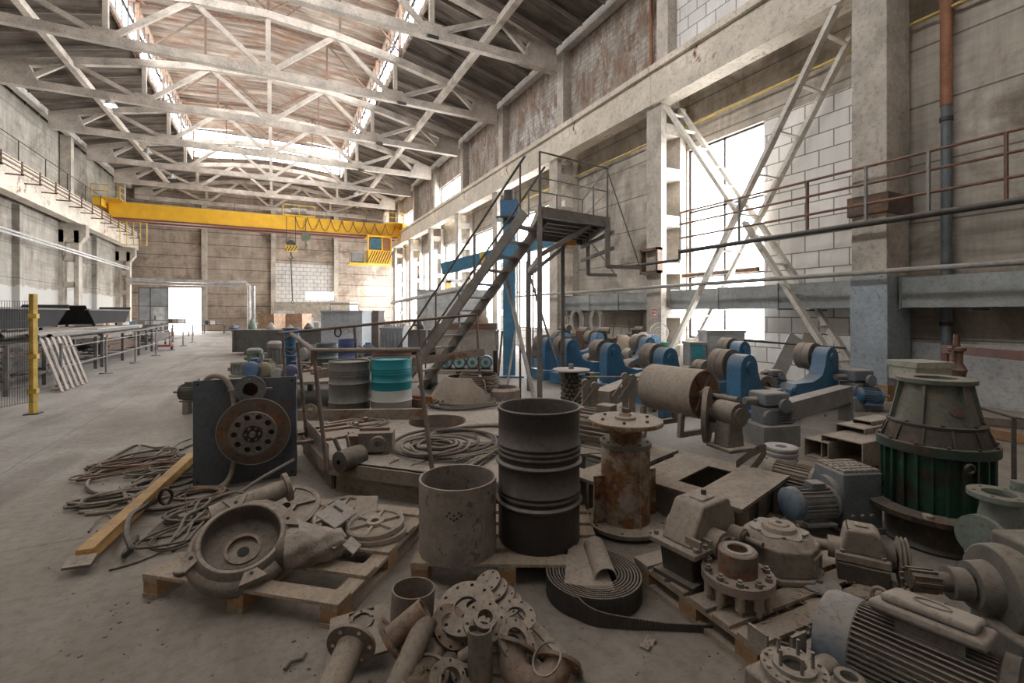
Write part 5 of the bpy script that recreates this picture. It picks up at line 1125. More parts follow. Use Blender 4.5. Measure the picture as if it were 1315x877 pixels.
# ================================================================ blue roller stands (axes along the hall)
roller_m = M('roller_worn', (.17, .125, .10), .6, .2, scale=3, dust=.6, rust=.3); tread = M('roller_tread', (.16, .135, .115), .8, 0, dust=.7)
def roller(t, x, y, z, r=.25, w=.28):
    t.part('roller', tread, smooth=40).lathe([(r * .55, 0), (r, 0), (r, w * .48), (r - .012, w * .49), (r - .012, w * .51), (r, w * .52), (r, w), (r * .55, w)], (x, y, z), (0, 1, 0), 40, True)
    t.part('wheel_disc', roller_m, smooth=40).lathe([(0, -.03), (.07, -.03), (.075, .04), (r * .78, .05), (r * .8, .012), (r * .93, .004)], (x, y, z), (0, 1, 0), 36)
def bogie(label, X, Y, flip=1, r=.25, hump=.92, low=.5, span=.85, lowroll=True, thick=.26, mat=None):
    t = Thing('roller_stand', label, 'roller stand', (X, Y, 0), group='blue welding rotator stands'); mat = mat or blue
    f = flip; prof = [(-.2, .30), (-.2, hump - .02)]
    prof += [(.19 * -cos(a) * 1.0 + 0.0, hump + .19 * sin(a)) for a in [R(10 + i * 16) for i in range(11)]]
    prof += [(.22, hump - .12), (.30, hump - .30), (.45, low + .06), (.62, low - .04 + .06), (span, low + .02), (span + .13, low - .08), (span + .16, low - .22), (span + .05, .22), (-.05, .22)]
    pp_ = [(x * f, z) for x, z in prof]
    t.part('side_plate', mat, bev=.008, smooth=35).prism(pp_, 0, thick, RX)
    t.part('pivot_boss', mat).cyl((0, -thick - .03, hump), (0, -thick, hump), .085, n=24); t.part('pivot_boss', mat).cyl((span * f, -thick - .03, low - .08), (span * f, -thick, low - .08), .075, n=24)
    roller(t, 0, .04, hump, r)
    if lowroll: roller(t, span * f, .04, low - .05, r * .98)
    t.part('axle', steel_dusty).cyl((0, -.05, hump), (0, .3, hump), .045); t.part('base_box', mat, smooth=0, bev=.006).bx(-.3 * f, (span + .25) * f, -.38, .36, .02, .26)
    return t
nr = [('blue roller stand with boxy front, centre right behind the drum', 6.5, 5.0, 1), ('blue roller stand with swooping side plate, second in the left row', 6.5, 6.6, 1),
      ('blue roller stand with swooping side plate, third in the left row', 6.42, 8.1, 1), ('blue roller stand, fourth in the left row', 6.5, 9.75, 1), ('farthest blue roller stand of the left row, beside the platform post', 6.5, 10.75, 1)]
for k, (lb, X, Y, f) in enumerate(nr): bogie(lb, X, Y, f)
bogie('nearest blue roller stand of the right row with two rollers beside the blue column foot', 9.15, 5.25, -1, hump=.93, span=1.1)
bogie('blue roller stand of the right row, second, behind the finned gearbox', 9.5, 7.3, -1)
bogie('blue roller stand mirrored toward the wall, third in the right row', 8.95, 9.7, -1)
bogie('small far blue roller stand before the concrete wall, left one', 9.5, 12.6, -1); bogie('small far blue roller stand before the concrete wall, right one', 10.1, 8.6 + 2.1, -1, span=.6)
bogie('farthest right-row roller stand near the column with the red sign', 8.6, 13.2, -1)
q = None
for k, (x0, x1, y, lb) in enumerate(((4.9, 6.0, 5.0, 'grey box beam in front of the nearest roller stands'), (5.7, 9.0, 6.25, 'box beam linking the second pair of roller stands'), (6.1, 8.9, 9.32, 'box beam linking the third pair of roller stands'))):
    if k: o = solo('cross_beam', lb, 'beam', blue_b, (0, 0, 0), group='rotator cross beams', smooth=0); o.bx(x0, x1, y - .55, y - .41, 0, .2)
o = Thing('box_beam', 'long dusty grey box beam running right from the finned gearbox', 'beam', (0, 0, 0)); o.part('beam', steel_grey, smooth=0, bev=.006).bar(at(1006, 528, 6.3), at(1086, 505, 7.7), .2, .26); o.part('end_foot', steel_grey, smooth=0).bar(at(1086, 505, 7.6) - V((0, 0, .13)), V((at(1086, 505, 7.6).x, at(1086, 505, 7.6).y, 0)), .2, .06); o.part('near_foot', steel_grey, smooth=0).bar(at(1008, 528, 6.4) - V((0, 0, .13)), V((at(1008, 528, 6.4).x, at(1008, 528, 6.4).y, 0)), .2, .06)
def finned_gear(label, px, py, d, sc=1.0, mat=None, base=True):
    c = at(px, py, d); mat = mat or greyblue; t = Thing('drive_gearbox', label, 'gearbox', (c.x, c.y, 0), -YAW + .2, group='grey-blue drive gearboxes')
    z = c.z
    t.part('body', mat, bev=.02, smooth=30).box(0, 0, z - .13 * sc, .30 * sc, .26 * sc, .2 * sc); t.part('dome', mat, bev=.03, smooth=40).box(0, 0, z + .07 * sc, .34 * sc, .3 * sc, .16 * sc); t.part('cap', mat).cyl((.08 * sc, -.16 * sc, z), (.08 * sc, -.2 * sc, z), .08 * sc, n=20)
    for k in range(5): t.part('fin', mat, smooth=0).box(.06 * sc, 0, z - .06 * sc - .035 * k * sc, .34 * sc, .32 * sc, .012 * sc)
    t.part('round_cover', mat).cyl((-.1 * sc, -.13 * sc, z - .14 * sc), (-.1 * sc, -.17 * sc, z - .14 * sc), .09 * sc, n=20); t.part('output_shaft', steel_dusty).cyl((-.18 * sc, .0, z + .05), (-.34 * sc, 0, z + .05), .045 * sc)
    zz = z - .23 * sc
    if zz > .03: t.part('base', steel_grey, smooth=0, bev=.006).box(0, 0, zz / 2, .5 * sc, .45 * sc, zz)
    return t
finned_gear('dusty blue finned gearbox in the middle right foreground of the roller stands', 987, 518, 6.3, 1.1)
finned_gear('finned gearbox beside the foot of the blue column', 1098, 487, 8.6, 1.25); motor('blue motor at the foot of the pale blue column', at(1118, 508, 8.3), D(1, -.3, 0), .14, .36, blue_b, box=False)
finned_gear('small far gearbox between the two rows of roller stands', 993, 482, 8.4, .7)
# ================================================================ skid frame, drum, bearing disc
fr = M('frame_dusty_taupe', (.22, .19, .155), .8, .05, scale=2, dust=.75)
XA, YA = V((.96, .27, 0)).normalized(), V((-.27, .96, 0)).normalized()
fc0 = D(2.39, 4.14)
def FP(a, b, z=0): v = fc0 - XA * a + YA * b; return V((v.x, v.y, z))
def skid(label, A0, A1, B0, B1, slots):
    t = Thing('skid_frame', label, 'frame', (0, 0, 0), group='dusty skid frames'); m = .1
    for b in (B0 + m, B1 - m): t.part('cross_beam', fr, smooth=0).ibeam(FP(A0, b, .149), FP(A1, b, .149), .2, .298, .018)
    for a in (A0 + m, A1 - m): t.part('long_beam', fr, smooth=0).ibeam(FP(a, B0, .149), FP(a, B1, .149), .2, .298, .018)
    xs = sorted({A0, A1} | {v for s_ in slots for v in s_[:2]}); ys = sorted({B0, B1} | {v for s_ in slots for v in s_[2:]})
    q = t.part('top_plate', fr, smooth=0)
    for i in range(len(xs) - 1):
        for j in range(len(ys) - 1):
            cx_, cy_ = (xs[i] + xs[i + 1]) / 2, (ys[j] + ys[j + 1]) / 2
            if any(s_[0] < cx_ < s_[1] and s_[2] < cy_ < s_[3] for s_ in slots): continue
            q.bar(FP(xs[i], cy_, .305), FP(xs[i + 1], cy_, .305), ys[j + 1] - ys[j], .012)
    for k in range(3): a = A0 + (A1 - A0) * (k + .5) / 3; t.part('stiffener', fr, smooth=0).bar(FP(a, B0 + .05, .02), FP(a, B0 + .05, .28), .012, .09)
    return t
skid('heavy dusty steel skid frame with one long slot, behind the large gearbox', -.05, 1.0, -.05, .92, [(.22, .8, .34, .56)])
skid('second dusty skid frame with dark bays under the big drum and bearing pedestal', -.05, 1.35, 1.0, 2.5, [(.15, .55, 1.3, 1.75), (.75, 1.15, 1.3, 1.75), (.2, 1.1, 1.95, 2.3)])
dc0 = D(2.27, 5.5, .79); dax = V((-.08, 1, 0)).normalized()
t = Thing('roller_drum', 'big dusty drum with open rusty end and protruding shaft', 'drum', (0, 0, 0))
t.part('shell', M('drum_shell_tan', (.33, .28, .23), .75, 0, scale=2, dust=.8), smooth=50).lathe([(.275, 0), (.29, 0), (.29, .78), (.275, .78), (.27, .76), (.27, .03)], dc0, dax, 56, True)
t.part('end_disc', M('rust_brown_inner', (.15, .085, .05), .85, 0, scale=4, dust=.4, rust=.5), 'rusty brown recessed end', smooth=30).cyl(dc0 + dax * .03, dc0 + dax * .05, .272, n=48); t.part('far_cap', fr).cyl(dc0 + dax * .76, dc0 + dax * .78, .28, n=40)
for k in range(6): a = k * PI / 3; v_ = V((cos(a), 0, sin(a))); t.part('end_rib', steel_brown, smooth=0).bar(dc0 + dax * .02 + v_ * .05, dc0 + dax * .02 + v_ * .26, .03, .05)
t.part('shaft', fr).cyl(dc0 + dax * .05, dc0 - dax * .42, .036, n=18); t.part('hub', fr).cyl(dc0 + dax * .03, dc0 - dax * .02, .075, n=24)
for s_ in (.1, .68):
    c_ = dc0 + dax * s_
    for dx in (-.26, .26): t.part('cradle_leg', fr, smooth=0).bar(c_ + V((dx, 0, -.22)), V((c_.x + dx * 1.1, c_.y, .30)), .05, .06)
    t.part('cradle_bar', fr, smooth=0).bar(V((c_.x - .3, c_.y, .33)), V((c_.x + .3, c_.y, .33)), .06, .06)
bc_ = D(2.31, 4.98, 0)
t = Thing('bearing_pedestal', 'tall dusty bearing pedestal with round cap beside the drum shaft', 'bearing pedestal', (bc_.x, bc_.y, .306), -YAW + .35)
t.part('foot', cast, bev=.01, smooth=30).box(0, 0, .02, .3, .34, .04); t.part('pedestal', cast, bev=.02, smooth=30).prism([(-.12, .03), (.12, .03), (.08, .36), (-.08, .36)], -.1, .1, RX); t.part('housing', cast, smooth=40).cyl((0, -.15, .38), (0, .12, .38), .125, n=32); t.part('cap', cast, smooth=40).cyl((0, -.17, .38), (0, -.15, .38), .08, n=28)
dd_ = D(2.17, 5.2, 0); t = Thing('brake_disc', 'large dusty round disc standing upright beside the bearing pedestal', 'disc', (dd_.x, dd_.y, .62), quat=frame(D(.85, -.5, 0))); t.part('disc', cast, smooth=40).cyl((0, 0, -.02), (0, 0, .03), .31, n=48); t.part('hub', cast).cyl((0, 0, .03), (0, 0, .12), .08, n=24)
mtan = M('motor_tan_dust', (.22, .19, .155), .75, 0, scale=4, dust=.85)
motor('dust-covered ribbed motor lying behind the top plate of the rusty pedestal', D(.98, 5.05, .52), D(.75, -.6, 0), .19, .62, mtan)
t = Thing('motor_plinth', 'steel plinth under the dust-covered ribbed motor', 'plinth', D(.98, 5.05, 0), -.3); t.part('top', fr, smooth=0).box(0, 0, .30, .75, .5, .04); 
for sx in (-.3, .3):
    for sy in (-.2, .2): t.part('leg', fr, smooth=0).box(sx, sy, .14, .06, .06, .28)
pipe_piece('dusty_pipe', 'short wide dusty pipe lying left of the ribbed motor', 'pipe', D(.72, 5.9, .36), D(-.45, .85, 0), .19, .5, mtan)
# beam channel behind
o = Thing('long_channel', 'long dusty channel beam running away behind the drum', 'channel', (0, 0, 0)); o.part('beam', fr, smooth=0, bev=.005).bar(at(772, 512, 6.4), at(842, 482, 8.4), .25, .22)
for p_ in ((778, 510, 6.5), (838, 484, 8.3)): c_ = at(*p_); o.part('leg', fr, smooth=0).bar(c_, V((c_.x, c_.y, 0)), .1, .1)
# clevis posts
for k, (px, py) in enumerate(((752, 492), (764, 496), (803, 484), (812, 486))):
    c = at(px, py, 6.1); t = Thing('clevis_post', 'flat lever post with round eyes, number %s from the left beside the drum' % ['one', 'two', 'three', 'four'][k], 'lever', (c.x, c.y, 0), -YAW, group='lever posts'); t.part('post', fr, smooth=30, bev=.004).box(0, 0, c.z / 2, .08, .03, c.z); t.part('eye', fr).cyl((0, -.03, c.z), (0, .03, c.z), .055, n=20)
    t.part('link', rope_m, smooth=0).bar((0, -.03, c.z), (-.18, -.03, c.z - .25), .02, .015)
o = solo('tie_rod', 'thin horizontal rod joining the lever posts', 'rod', steel_dusty); o.cyl(at(752, 484, 6.1), at(835, 484, 6.1), .012, n=8)
# threaded roller with plate
c = D(.9, 7.1); t = Thing('notched_roller', 'upright roller with rows of studs under a round plate', 'roller', c)
ol = M('olive_metal2', (.13, .125, .08), .6, .2, scale=5, dust=.35); t.part('core', steel_dark).cyl((0, 0, .3), (0, 0, .86), .11, n=24); t.part('axle', steel_dusty).cyl((0, 0, .0), (0, 0, .98), .04)
for j in range(8):
    q = t.part('stud_ring', ol, smooth=0)
    for i in range(12): a = i * PI / 6 + j * .26; q.cyl((cos(a) * .1, sin(a) * .1, .34 + j * .065), (cos(a) * .16, sin(a) * .16, .34 + j * .065), .024, n=6)
t.part('round_plate', whiteish, smooth=30).cyl((0, 0, .88), (0, 0, .90), .28, n=36); t.part('side_post', M('mossy_post', (.17, .18, .12), .7, dust=.4), smooth=0).box(.3, -.1, .42, .14, .12, .84)
for s2 in (-1, 1): t.part('strut', steel_dusty, smooth=0).bar((s2 * .05, 0, .32), (s2 * .2, 0, 0), .03, .03)
# insulator stack
ic = D((1003 - CX) / 600 * 4.55, 4.55, 0); t = Thing('ribbed_pulley', 'stack-like ribbed white pulley standing on end', 'pulley', ic)
prof = [(.06, .02)]
for k in range(7): z = .08 + k * .05; prof += [(.135, z), (.15, z + .006), (.15, z + .022), (.135, z + .03)]
prof += [(.15, .44), (.145, .455), (.05, .455), (.05, .05)]
t.part('body', M('ribbed_white', (.45, .45, .46), .55, 0, dust=.4), smooth=30).lathe(prof, n=44); t.part('foot', cast).cyl((0, 0, 0), (0, 0, .06), .13); t.part('bore', hole_m).cyl((0, 0, .4), (0, 0, .457), .05)
# curved band
t = Thing('curved_band', 'curved flat steel band standing on edge beside the ribbed pulley', 'band', D(2.05, 4.35, 0)); q = t.part('band', fr, smooth=50)
for rr_ in (.42, .40): q.grid(lambda a, b, rr_=rr_: (*[D(cos(R(-60 + 130 * a)) * rr_ - .1, 0)[i] for i in (0, 1)], .02 + .44 * max(0, sin(R(20 + 120 * a))) * 1.0 - .0 + b * .07), 20, 1)
t.part('stand', fr, smooth=0).box(*D(.05, 0.05)[:2], .1, .12, .2, .2)
# geared motor cluster
gcl = at(1080, 640, 3.75); gearm = motor('grey-blue motor with round fan cover driving the finned gear reducer', at(1042, 645, 3.72), D(1, .12, 0), .125, .36, greyblue, fan=M('fan_blue', (.11, .17, .24), .5, dust=.35), shaft=False)
t = Thing('gear_reducer', 'square gear reducer with finned lid and hollow output shaft, left of the green gearbox', 'reducer', (at(1088, 645, 3.85).x, at(1088, 645, 3.85).y, 0), -YAW + .1)
t.part('case', greyblue, bev=.015, smooth=30).box(0, 0, .26, .34, .32, .44); t.part('foot', greyblue, smooth=0).box(0, 0, .02, .42, .36, .04); q = t.part('finned_lid', M('lid_pale', (.36, .34, .31), .7, dust=.7), smooth=0)
for i in range(7):
    for j in range(5): q.box(-.14 + i * .046, -.12 + j * .06, .49, .032, .045, .025)
t.part('output_boss', greyblue).cyl((.17, -.04, .28), (.22, -.04, .28), .11, n=28); t.part('output_shaft', M('shaft_tan', (.36, .30, .25), .7, dust=.6)).cyl((.2, -.04, .28), (.36, -.04, .28), .065, n=24); t.part('shaft_end', hole_m).cyl((.355, -.04, .28), (.362, -.04, .28), .055, n=24)
t.part('input_flange', greyblue).cyl((-.17, 0, .27), (-.22, 0, .27), .15, n=28)
for k in range(3): t.part('side_bolt', steel_dusty).cyl((-.1 + .08 * k, -.165, .15), (-.1 + .08 * k, -.185, .15), .016, n=6)
motor('tan ribbed motor lying behind the grey-blue motor', at(1020, 612, 4.3), D(.6, -.75, 0), .12, .4, mtan, box=False)
# steel channels stack
for k, (px, py, d, w_, h_, L_) in enumerate(((1100, 575, 5.3, .42, .26, .9), (1068, 573, 5.5, .26, .2, .8), (1110, 552, 5.6, .3, .14, .7), (1125, 542, 5.7, .2, .1, .5))):
    c = at(px, py, d); t = Thing('channel_offcut', ['largest hollow box section of the stack left of the green gearbox', 'smaller hollow box section left of the largest one', 'flat box section lying on top of the largest one', 'small box section topmost in the stack'][k], 'box section', c, quat=None, rz=-YAW + .46 - PI / 2, group='hollow box sections')
    z_ = c.z
    q = t.part('section', M('section_tan', (.27, .225, .185), .75, .1, dust=.75, rust=.1), smooth=0)
    for (a_, b_, e_, f_) in ((0, h_ / 2, w_, .012), (0, -h_ / 2, w_, .012)): q.box(a_, L_ / 2 - .3, b_, e_, L_, f_)
    for s2 in (-1, 1): q.box(s2 * w_ / 2, L_ / 2 - .3, 0, .012, L_, h_)
    if z_ - h_ / 2 > .05 and k < 2: q.box(0, .2, -h_ / 2 - (z_ - h_ / 2) / 2, w_ * .8, .2, z_ - h_ / 2)
# scrap floor pieces on the right, between frame and gearbox
random.seed(8)
for k in range(26):
    px, py = random.uniform(1005, 1110), random.uniform(565, 640)
    if k > 13: px, py = random.uniform(960, 1130), random.uniform(520, 570)
    o = solo('scrap_piece', 'small dusty scrap of metal on the floor among the machines on the right', 'scrap', [cast, fr, whiteish, cast_rust][k % 4], G(px, py, 0), random.uniform(0, 3), group='small scrap on the right'); w_ = random.uniform(.04, .12); o.box(0, 0, .012, w_, w_ * .5, .024); o.cyl((0, 0, .012), (w_ * .6, .02, .03), .012, n=8)
o = solo('plank', 'dusty wooden plank on the floor behind the motors', 'plank', wood, (0, 0, 0), smooth=0); o.bar(G(1000, 590, .03), G(1120, 612, .03), .16, .04)
# ================================================================ access platform with stair
pf_ = M('platform_steel', (.22, .20, .185), .6, .2, scale=3, dust=.45, rust=.12)
z4 = 3.6
N0, N1 = at(693, 268, 8.1), at(780, 283, 9.05); Fd = D(-.10, 2.5); 
def PP(a, b, z): v = N0 + (N1 - N0) * a + Fd * b; return V((v.x, v.y, z))
t = Thing('access_platform', 'tall steel access platform with steep stair, railings and hanging brackets', 'platform', (0, 0, 0))
t.part('deck', pf_, smooth=0).prism([tuple(PP(a, b, 0)[:2]) for a, b in ((0, 0), (1, 0), (1, 1), (0, 1))], z4 - .02, z4)
for (a, b) in (((0, 0), (1, 0)), ((1, 0), (1, 1)), ((1, 1), (0, 1)), ((0, 1), (0, 0))): t.part('edge_channel', pf_, smooth=0).bar(PP(*a, z4 - .09), PP(*b, z4 - .09), .05, .18)
for k in range(1, 6): t.part('floor_joist', pf_, smooth=0).bar(PP(0, k / 6, z4 - .06), PP(1, k / 6, z4 - .06), .06, .08)
post = [PP(.0, .0, 0), PP(.0, .9, 0), PP(.55, .95, 0)]
t.part('support_post', pf_, smooth=0).bar(PP(.0, .0, 0), PP(.0, .0, z4 - .18), .09, .09, D(1, 0)); 
for a, b in ((0, .97), (.6, .97)): t.part('support_post', pf_, smooth=0).bar(PP(a, b, 0), PP(a, b, z4 - .18), .09, .09, D(1, 0))
t.part('knee_brace', pf_, smooth=0).bar(PP(0, .0, 2.75), PP(.75, .05, z4 - .18), .06, .08); t.part('knee_brace', pf_, smooth=0).bar(PP(0, .97, 2.6), PP(.7, .97, z4 - .18), .06, .08)
t.part('brace_channel', pf_, smooth=0).bar(PP(0, .0, 2.7), PP(0, .97, 2.7), .06, .1); t.part('diagonal_strut', M('strut_pale', (.45, .44, .42), .6, dust=.3), smooth=0).bar(at(648, 350, 9.6), at(687, 515, 8.3), .06, .06); t.part('diagonal_strut', pf_, smooth=0).bar(PP(.6, .97, .1), PP(.0, .9, 2.6), .04, .04)
S0, S1 = D(-2.3, 10.4, 0), PP(-.02, .22, z4)
sd_ = D(.56, .83).normalized() * .36
for s2 in (-1, 1): t.part('stringer', pf_, smooth=0).bar(S0 + sd_ * s2, S1 + sd_ * s2 + V((0, 0, -.05)), .05, .19)
for k in range(1, 14): f_ = k / 14; c = S0 + (S1 - S0) * f_; t.part('tread', pf_, smooth=0).bar(c - sd_, c + sd_, .2, .03)
hr = M('handrail_dark', (.10, .09, .08), .5, .3, dust=.5)
for s2 in (-1, 1):
    t.part('handrail', hr).tube([S0 + sd_ * s2 + V((0, 0, .95)), S1 + sd_ * s2 + V((0, 0, .95))], .022, 8)
    for f_ in (.05, .35, .65, .97): c = S0 + (S1 - S0) * f_ + sd_ * s2; t.part('handrail_post', hr).cyl(c, c + V((0, 0, .95)), .018, n=8)
    c = S1 + sd_ * s2
def post_(a, b, z0=z4, h=.95): t.part('railing_post', hr).cyl(PP(a, b, z0), PP(a, b, z0 + h), .02, n=8)
for a, b in ((0, 0), (1, 0), (1, .5), (1, 1), (0, 1), (.5, 1)): post_(a, b)
for h in (.95, .5):
    t.part('railing_bar', hr).tube([PP(0, 0, z4 + h), PP(1, 0, z4 + h), PP(1, 1, z4 + h), PP(0, 1, z4 + h)], .016 if h > .6 else .01, 8)
for b in (0, .75):
    t.part('hanging_bracket', pf_, smooth=0).bar(PP(1, b, z4), PP(1, b, z4 - .95), .09, .09, D(1, 0)); t.part('bracket_arm', pf_, smooth=0).bar(PP(1, b, z4 - .95), PP(1, b, z4 - .95) + D(.72, .25), .07, .07)
    t.part('tension_rod', hr).cyl(PP(1, b, z4 + .9) if b == 0 else PP(1, b, z4 - .1), PP(1, b, z4 - .93) + D(.7, .25), .012, n=8)
for dz in (.28, .6): t.part('side_bar', pf_, smooth=0).bar(PP(1, -.02, z4 - dz) + D(.1, 0), PP(1, .85, z4 - dz) - D(.1, 0), .05, .07)
t.part('stair_wheel', hr).tube([at(612 + 9 * cos(a), 355 + 9 * sin(a), 9.4) for a in [i * 2 * PI / 20 for i in range(20)]], .012, 6, True)
# blue jib crane
jc = at(654, 402, 13.0); t = Thing('jib_crane', 'blue jib crane with tall post behind the access platform', 'jib crane', (jc.x, jc.y, 0), -YAW)
jb = M('jib_blue', (.06, .22, .36), .5, 0, scale=1.5, dust=.2)
t.part('post', jb, smooth=0, bev=.01).box(0, 0, 2.2, .34, .3, 4.4); t.part('head_box', blue_b, smooth=0).box(.0, 0, 4.6, .5, .4, .5); t.part('cap_plate', steel_dark, smooth=0).box(0, 0, 4.37, .7, .6, .05); t.part('motor', steel_dark).cyl((0, 0, 4.85), (0, 0, 5.15), .15)
t.part('boom', jb, smooth=0, bev=.01).bar((-1.9, .3, 3.0), (1.2, -.3, 3.75), .22, .32); t.part('boom_band', M('band_yellow', (.65, .42, .06), .5, dust=.2), smooth=0).bar((-.78, .09, 3.27), (-.65, .06, 3.31), .235, .33); t.part('base_plate', blue_b, smooth=0).box(0, 0, .02, .8, .8, .04)
for k in range(3): t.part('conduit', hr).cyl((.3 + .18 * k, 0, .3), (.3 + .18 * k, 0, 3.2), .02, n=8)
t = Thing('trolley_hoist', 'small orange hoist under the far side of the platform', 'hoist', at(730, 311, 11.2)); t.part('body', M('hoist_orange', (.55, .25, .03), .5, dust=.3), bev=.02, smooth=30).box(0, 0, 0, .3, .25, .2); t.part('wheel', steel_dark).cyl((-.15, -.1, .1), (.15, -.1, .1), .06); t.part('bracket', hr, smooth=0).bar((0, 0, 0), (0, 0, .6), .04, .04)
for k, (px0, px1) in enumerate(((638, 645), (650, 662), (668, 668), (641, 637))):
    o = solo('leaning_rod', ['brown rod leaning at the platform foot', 'pale rod leaning at the platform foot', 'short upright black pipe behind the barrel', 'thin rod nearest the jib post'][k], 'rod', [steel_brown, whiteish, steel_dark, steel_dusty][k], group='rods at the platform foot'); o.cyl(at(px0, 505, 9.0) * 1.0 - V((0, 0, 0)), at(px1, 425, 9.2), .022, n=8); b_ = at(px0, 505, 9.0); o.cyl(b_, (b_.x, b_.y, .0), .022, n=8)
o = solo('black_pipe_post', 'thick black pipe post in front of the jib crane', 'post', steel_dark); p_ = at(636, 450, 8.4); o.cyl((p_.x, p_.y, 0), (p_.x, p_.y, p_.z), .04)
# ================================================================ right wall services
gal = M('galvanised_duct', (.30, .32, .32), .45, .35, scale=1.2, dust=.35); 
for k, (a, c) in enumerate(((-6, -1.25), (-.45, 4.82), (5.58, 10.88), (11.62, 16.93))):
    if k == 0: continue
    t = Thing('air_duct', ['', 'rectangular galvanised duct on the right wall, segment right of the blue-footed column', 'rectangular galvanised duct segment under the large window', 'rectangular galvanised duct segment behind the access platform'][k], 'duct', (11.15, (a + c) / 2, 1.86), group='air duct segments'); L = (c - a) / 2
    t.part('duct', gal, smooth=0).bx(0, .55, -L, L, 0, .6)
    n_ = 3
    for i in range(n_ + 1): y = -L + .015 + i * (2 * L - .03) / n_; t.part('joint_flange', gal, smooth=0).bx(-.03, .58, y - .015, y + .015, -.03, .63)
    for y in (-L * .6, L * .6): t.part('bracket', steel_brown, smooth=0).bx(0, .75, y - .03, y + .03, -.06, -.03)
def walltube(name, label, x, z, y0, y1, r, mat, group=None):
    o = solo(name, label, 'pipe', mat, group=group); o.cyl((x, y0, z), (x, y1, z), r, n=12); return o
walltube('wall_pipe', 'long grey pipe running along the right columns above the duct', 10.55, 2.56, -2, 20.4, .05, M('pipe_grey', (.30, .29, .275), .6, .2, dust=.4))
walltube('gas_pipe', 'thin yellow gas pipe high on the right wall', 11.72, 7.7, -2, 22, .035, M('gas_yellow', (.55, .40, .10), .5, dust=.15))
walltube('red_conduit', 'red-brown pipe crossing the lower part of the large window', 11.75, 2.95, 8.3, 11.2, .07, steel_brown)
hp_ = solo('heating_pipe', 'silver heating pipe running level behind the stair toward the far end', 'pipe', M('insulated_pipe', (.42, .42, .42), .5, .3, dust=.3)); hp_.cyl(at(600, 369, 12.2), at(503, 389, 30), .085, n=14); [hp_.cyl((at(*q_).x, at(*q_).y, 0), at(*q_), .04, n=8) for q_ in ((590, 371, 12.9), (548, 380, 17.7), (515, 387, 26))]
t = Thing('catwalk_railing', 'long thin rusty catwalk railing along the right columns', 'railing', (10.5, 0, 0)); rr2 = M('railing_rust_red', (.16, .085, .07), .6, .2, dust=.25, rust=.3)
t.part('walkway_edge', steel_dark).cyl((0, -2, 3.53), (0, 9.9, 3.53), .06, n=10)
for z, y1 in ((3.92, 9.9), (4.32, 9.9), (4.66, 9.9)): t.part('rail', rr2).cyl((0, -2, z), (0, y1, z), .028, n=8)
for k, y in enumerate((9.85, 7.95, 6.25, 5.1, 4.1, 3.1, 1.6)):
    t.part('railing_post', rr2 if k % 3 == 2 else steel_grey, smooth=0).bx(-.035, .035, y - .02, y + .02, 3.5, 4.66)
t.part('lower_extension', steel_dark).cyl((0, 9.9, 3.3), (0, 12.2, 3.3), .045, n=10); t.part('end_drop', steel_dark).cyl((0, 9.9, 3.3), (0, 9.9, 3.6), .045, n=10)
t = Thing('steel_clamp_frame', 'rusty square steel frame fixed to the column with the red sign', 'bracket', (10.6, 11.25, 3.0)); 
for (y0, y1, z0, z1) in ((-.4, .4, 0, .08), (-.4, .4, .72, .8), (.32, .4, 0, .8), (-.4, -.32, 0, .8)): t.part('bar', steel_brown, smooth=0).bx(-.03, .18, y0, y1, z0, z1)
t = Thing('drain_pipe', 'vertical drain pipe on the right wall, rusty above and grey-blue below', 'pipe', (11.72, 4.3, 0)); t.part('lower_pipe', M('drain_greyblue', (.13, .15, .165), .5, .1, dust=.15)).cyl((0, 0, 0), (0, 0, 5.8), .085, n=18); t.part('upper_pipe', M('drain_rust', (.28, .12, .06), .7, 0, dust=.1), 'rusty orange-brown upper pipe').cyl((0, 0, 5.8), (0, 0, 8.85), .095, n=18)
for z in (1.5, 5.5, 8.5): t.part('pipe_collar', steel_dark).cyl((0, 0, z), (0, 0, z + .08), .105, n=18)
t = Thing('drain_pipe', 'thin rust-coloured vertical pipe on the upper right wall beside a column', 'pipe', (11.4, 12.0, 9.6)); t.part('pipe', M('drain_rust', (0, 0, 0))).cyl((0, 0, 0), (0, 0, 3.9), .06, n=12)
br = M('lattice_cream', (.62, .58, .51), .6, .05, scale=2, dust=.25)
def lattice(label, y0, z0, y1, z1, mat=br, n_=9, xa=10.72, xb=11.62):
    t = Thing('lattice_brace', label, 'bracing', (0, 0, 0), group='column lattice braces')
    for x in (xa, xb): t.part('chord', mat, smooth=0).bar((x, y0, z0), (x, y1, z1), .10, .17, (1, 0, 0))
    for k in range(n_):
        f_ = (k + .5) / n_; y, z = y0 + (y1 - y0) * f_, z0 + (z1 - z0) * f_; t.part('batten', mat, smooth=0).bx(xa, xb, y - .05, y + .05, z - .02, z + .02)
lattice('cream lattice brace rising from lower left to upper right across the large window', 10.6, .35, 5.75, 8.3)
lattice('cream lattice brace falling from upper left to lower right across the white blocks', 10.8, 8.2, 8.2, 4.3, n_=6, xa=10.85, xb=11.48); lattice('lower part of the falling cream lattice brace ending behind the blue column foot', 8.05, 4.1, 5.65, .3, n_=5, xa=10.85, xb=11.48)
o = Thing('red_sign', 'small white sign with a red arrow mark on the concrete column', 'sign', (10.785, 11.2, 1.75)); o.part('board', M('sign_white', (.6, .58, .56), .6, dust=0), smooth=0).bx(-.01, 0, -.13, .13, -.14, .14); q = o.part('red_mark', M('sign_red', (.55, .04, .06), .6, dust=0), smooth=0)
for (y0, y1, z0, z1) in ((-.11, .11, .09, .12), (-.11, .11, -.12, -.09), (.09, .11, -.1, .1), (-.11, -.09, -.1, .1), (-.06, .06, -.015, .015), (.03, .06, -.05, .05)): q.bx(-.014, -.01, y0, y1, z0, z1)
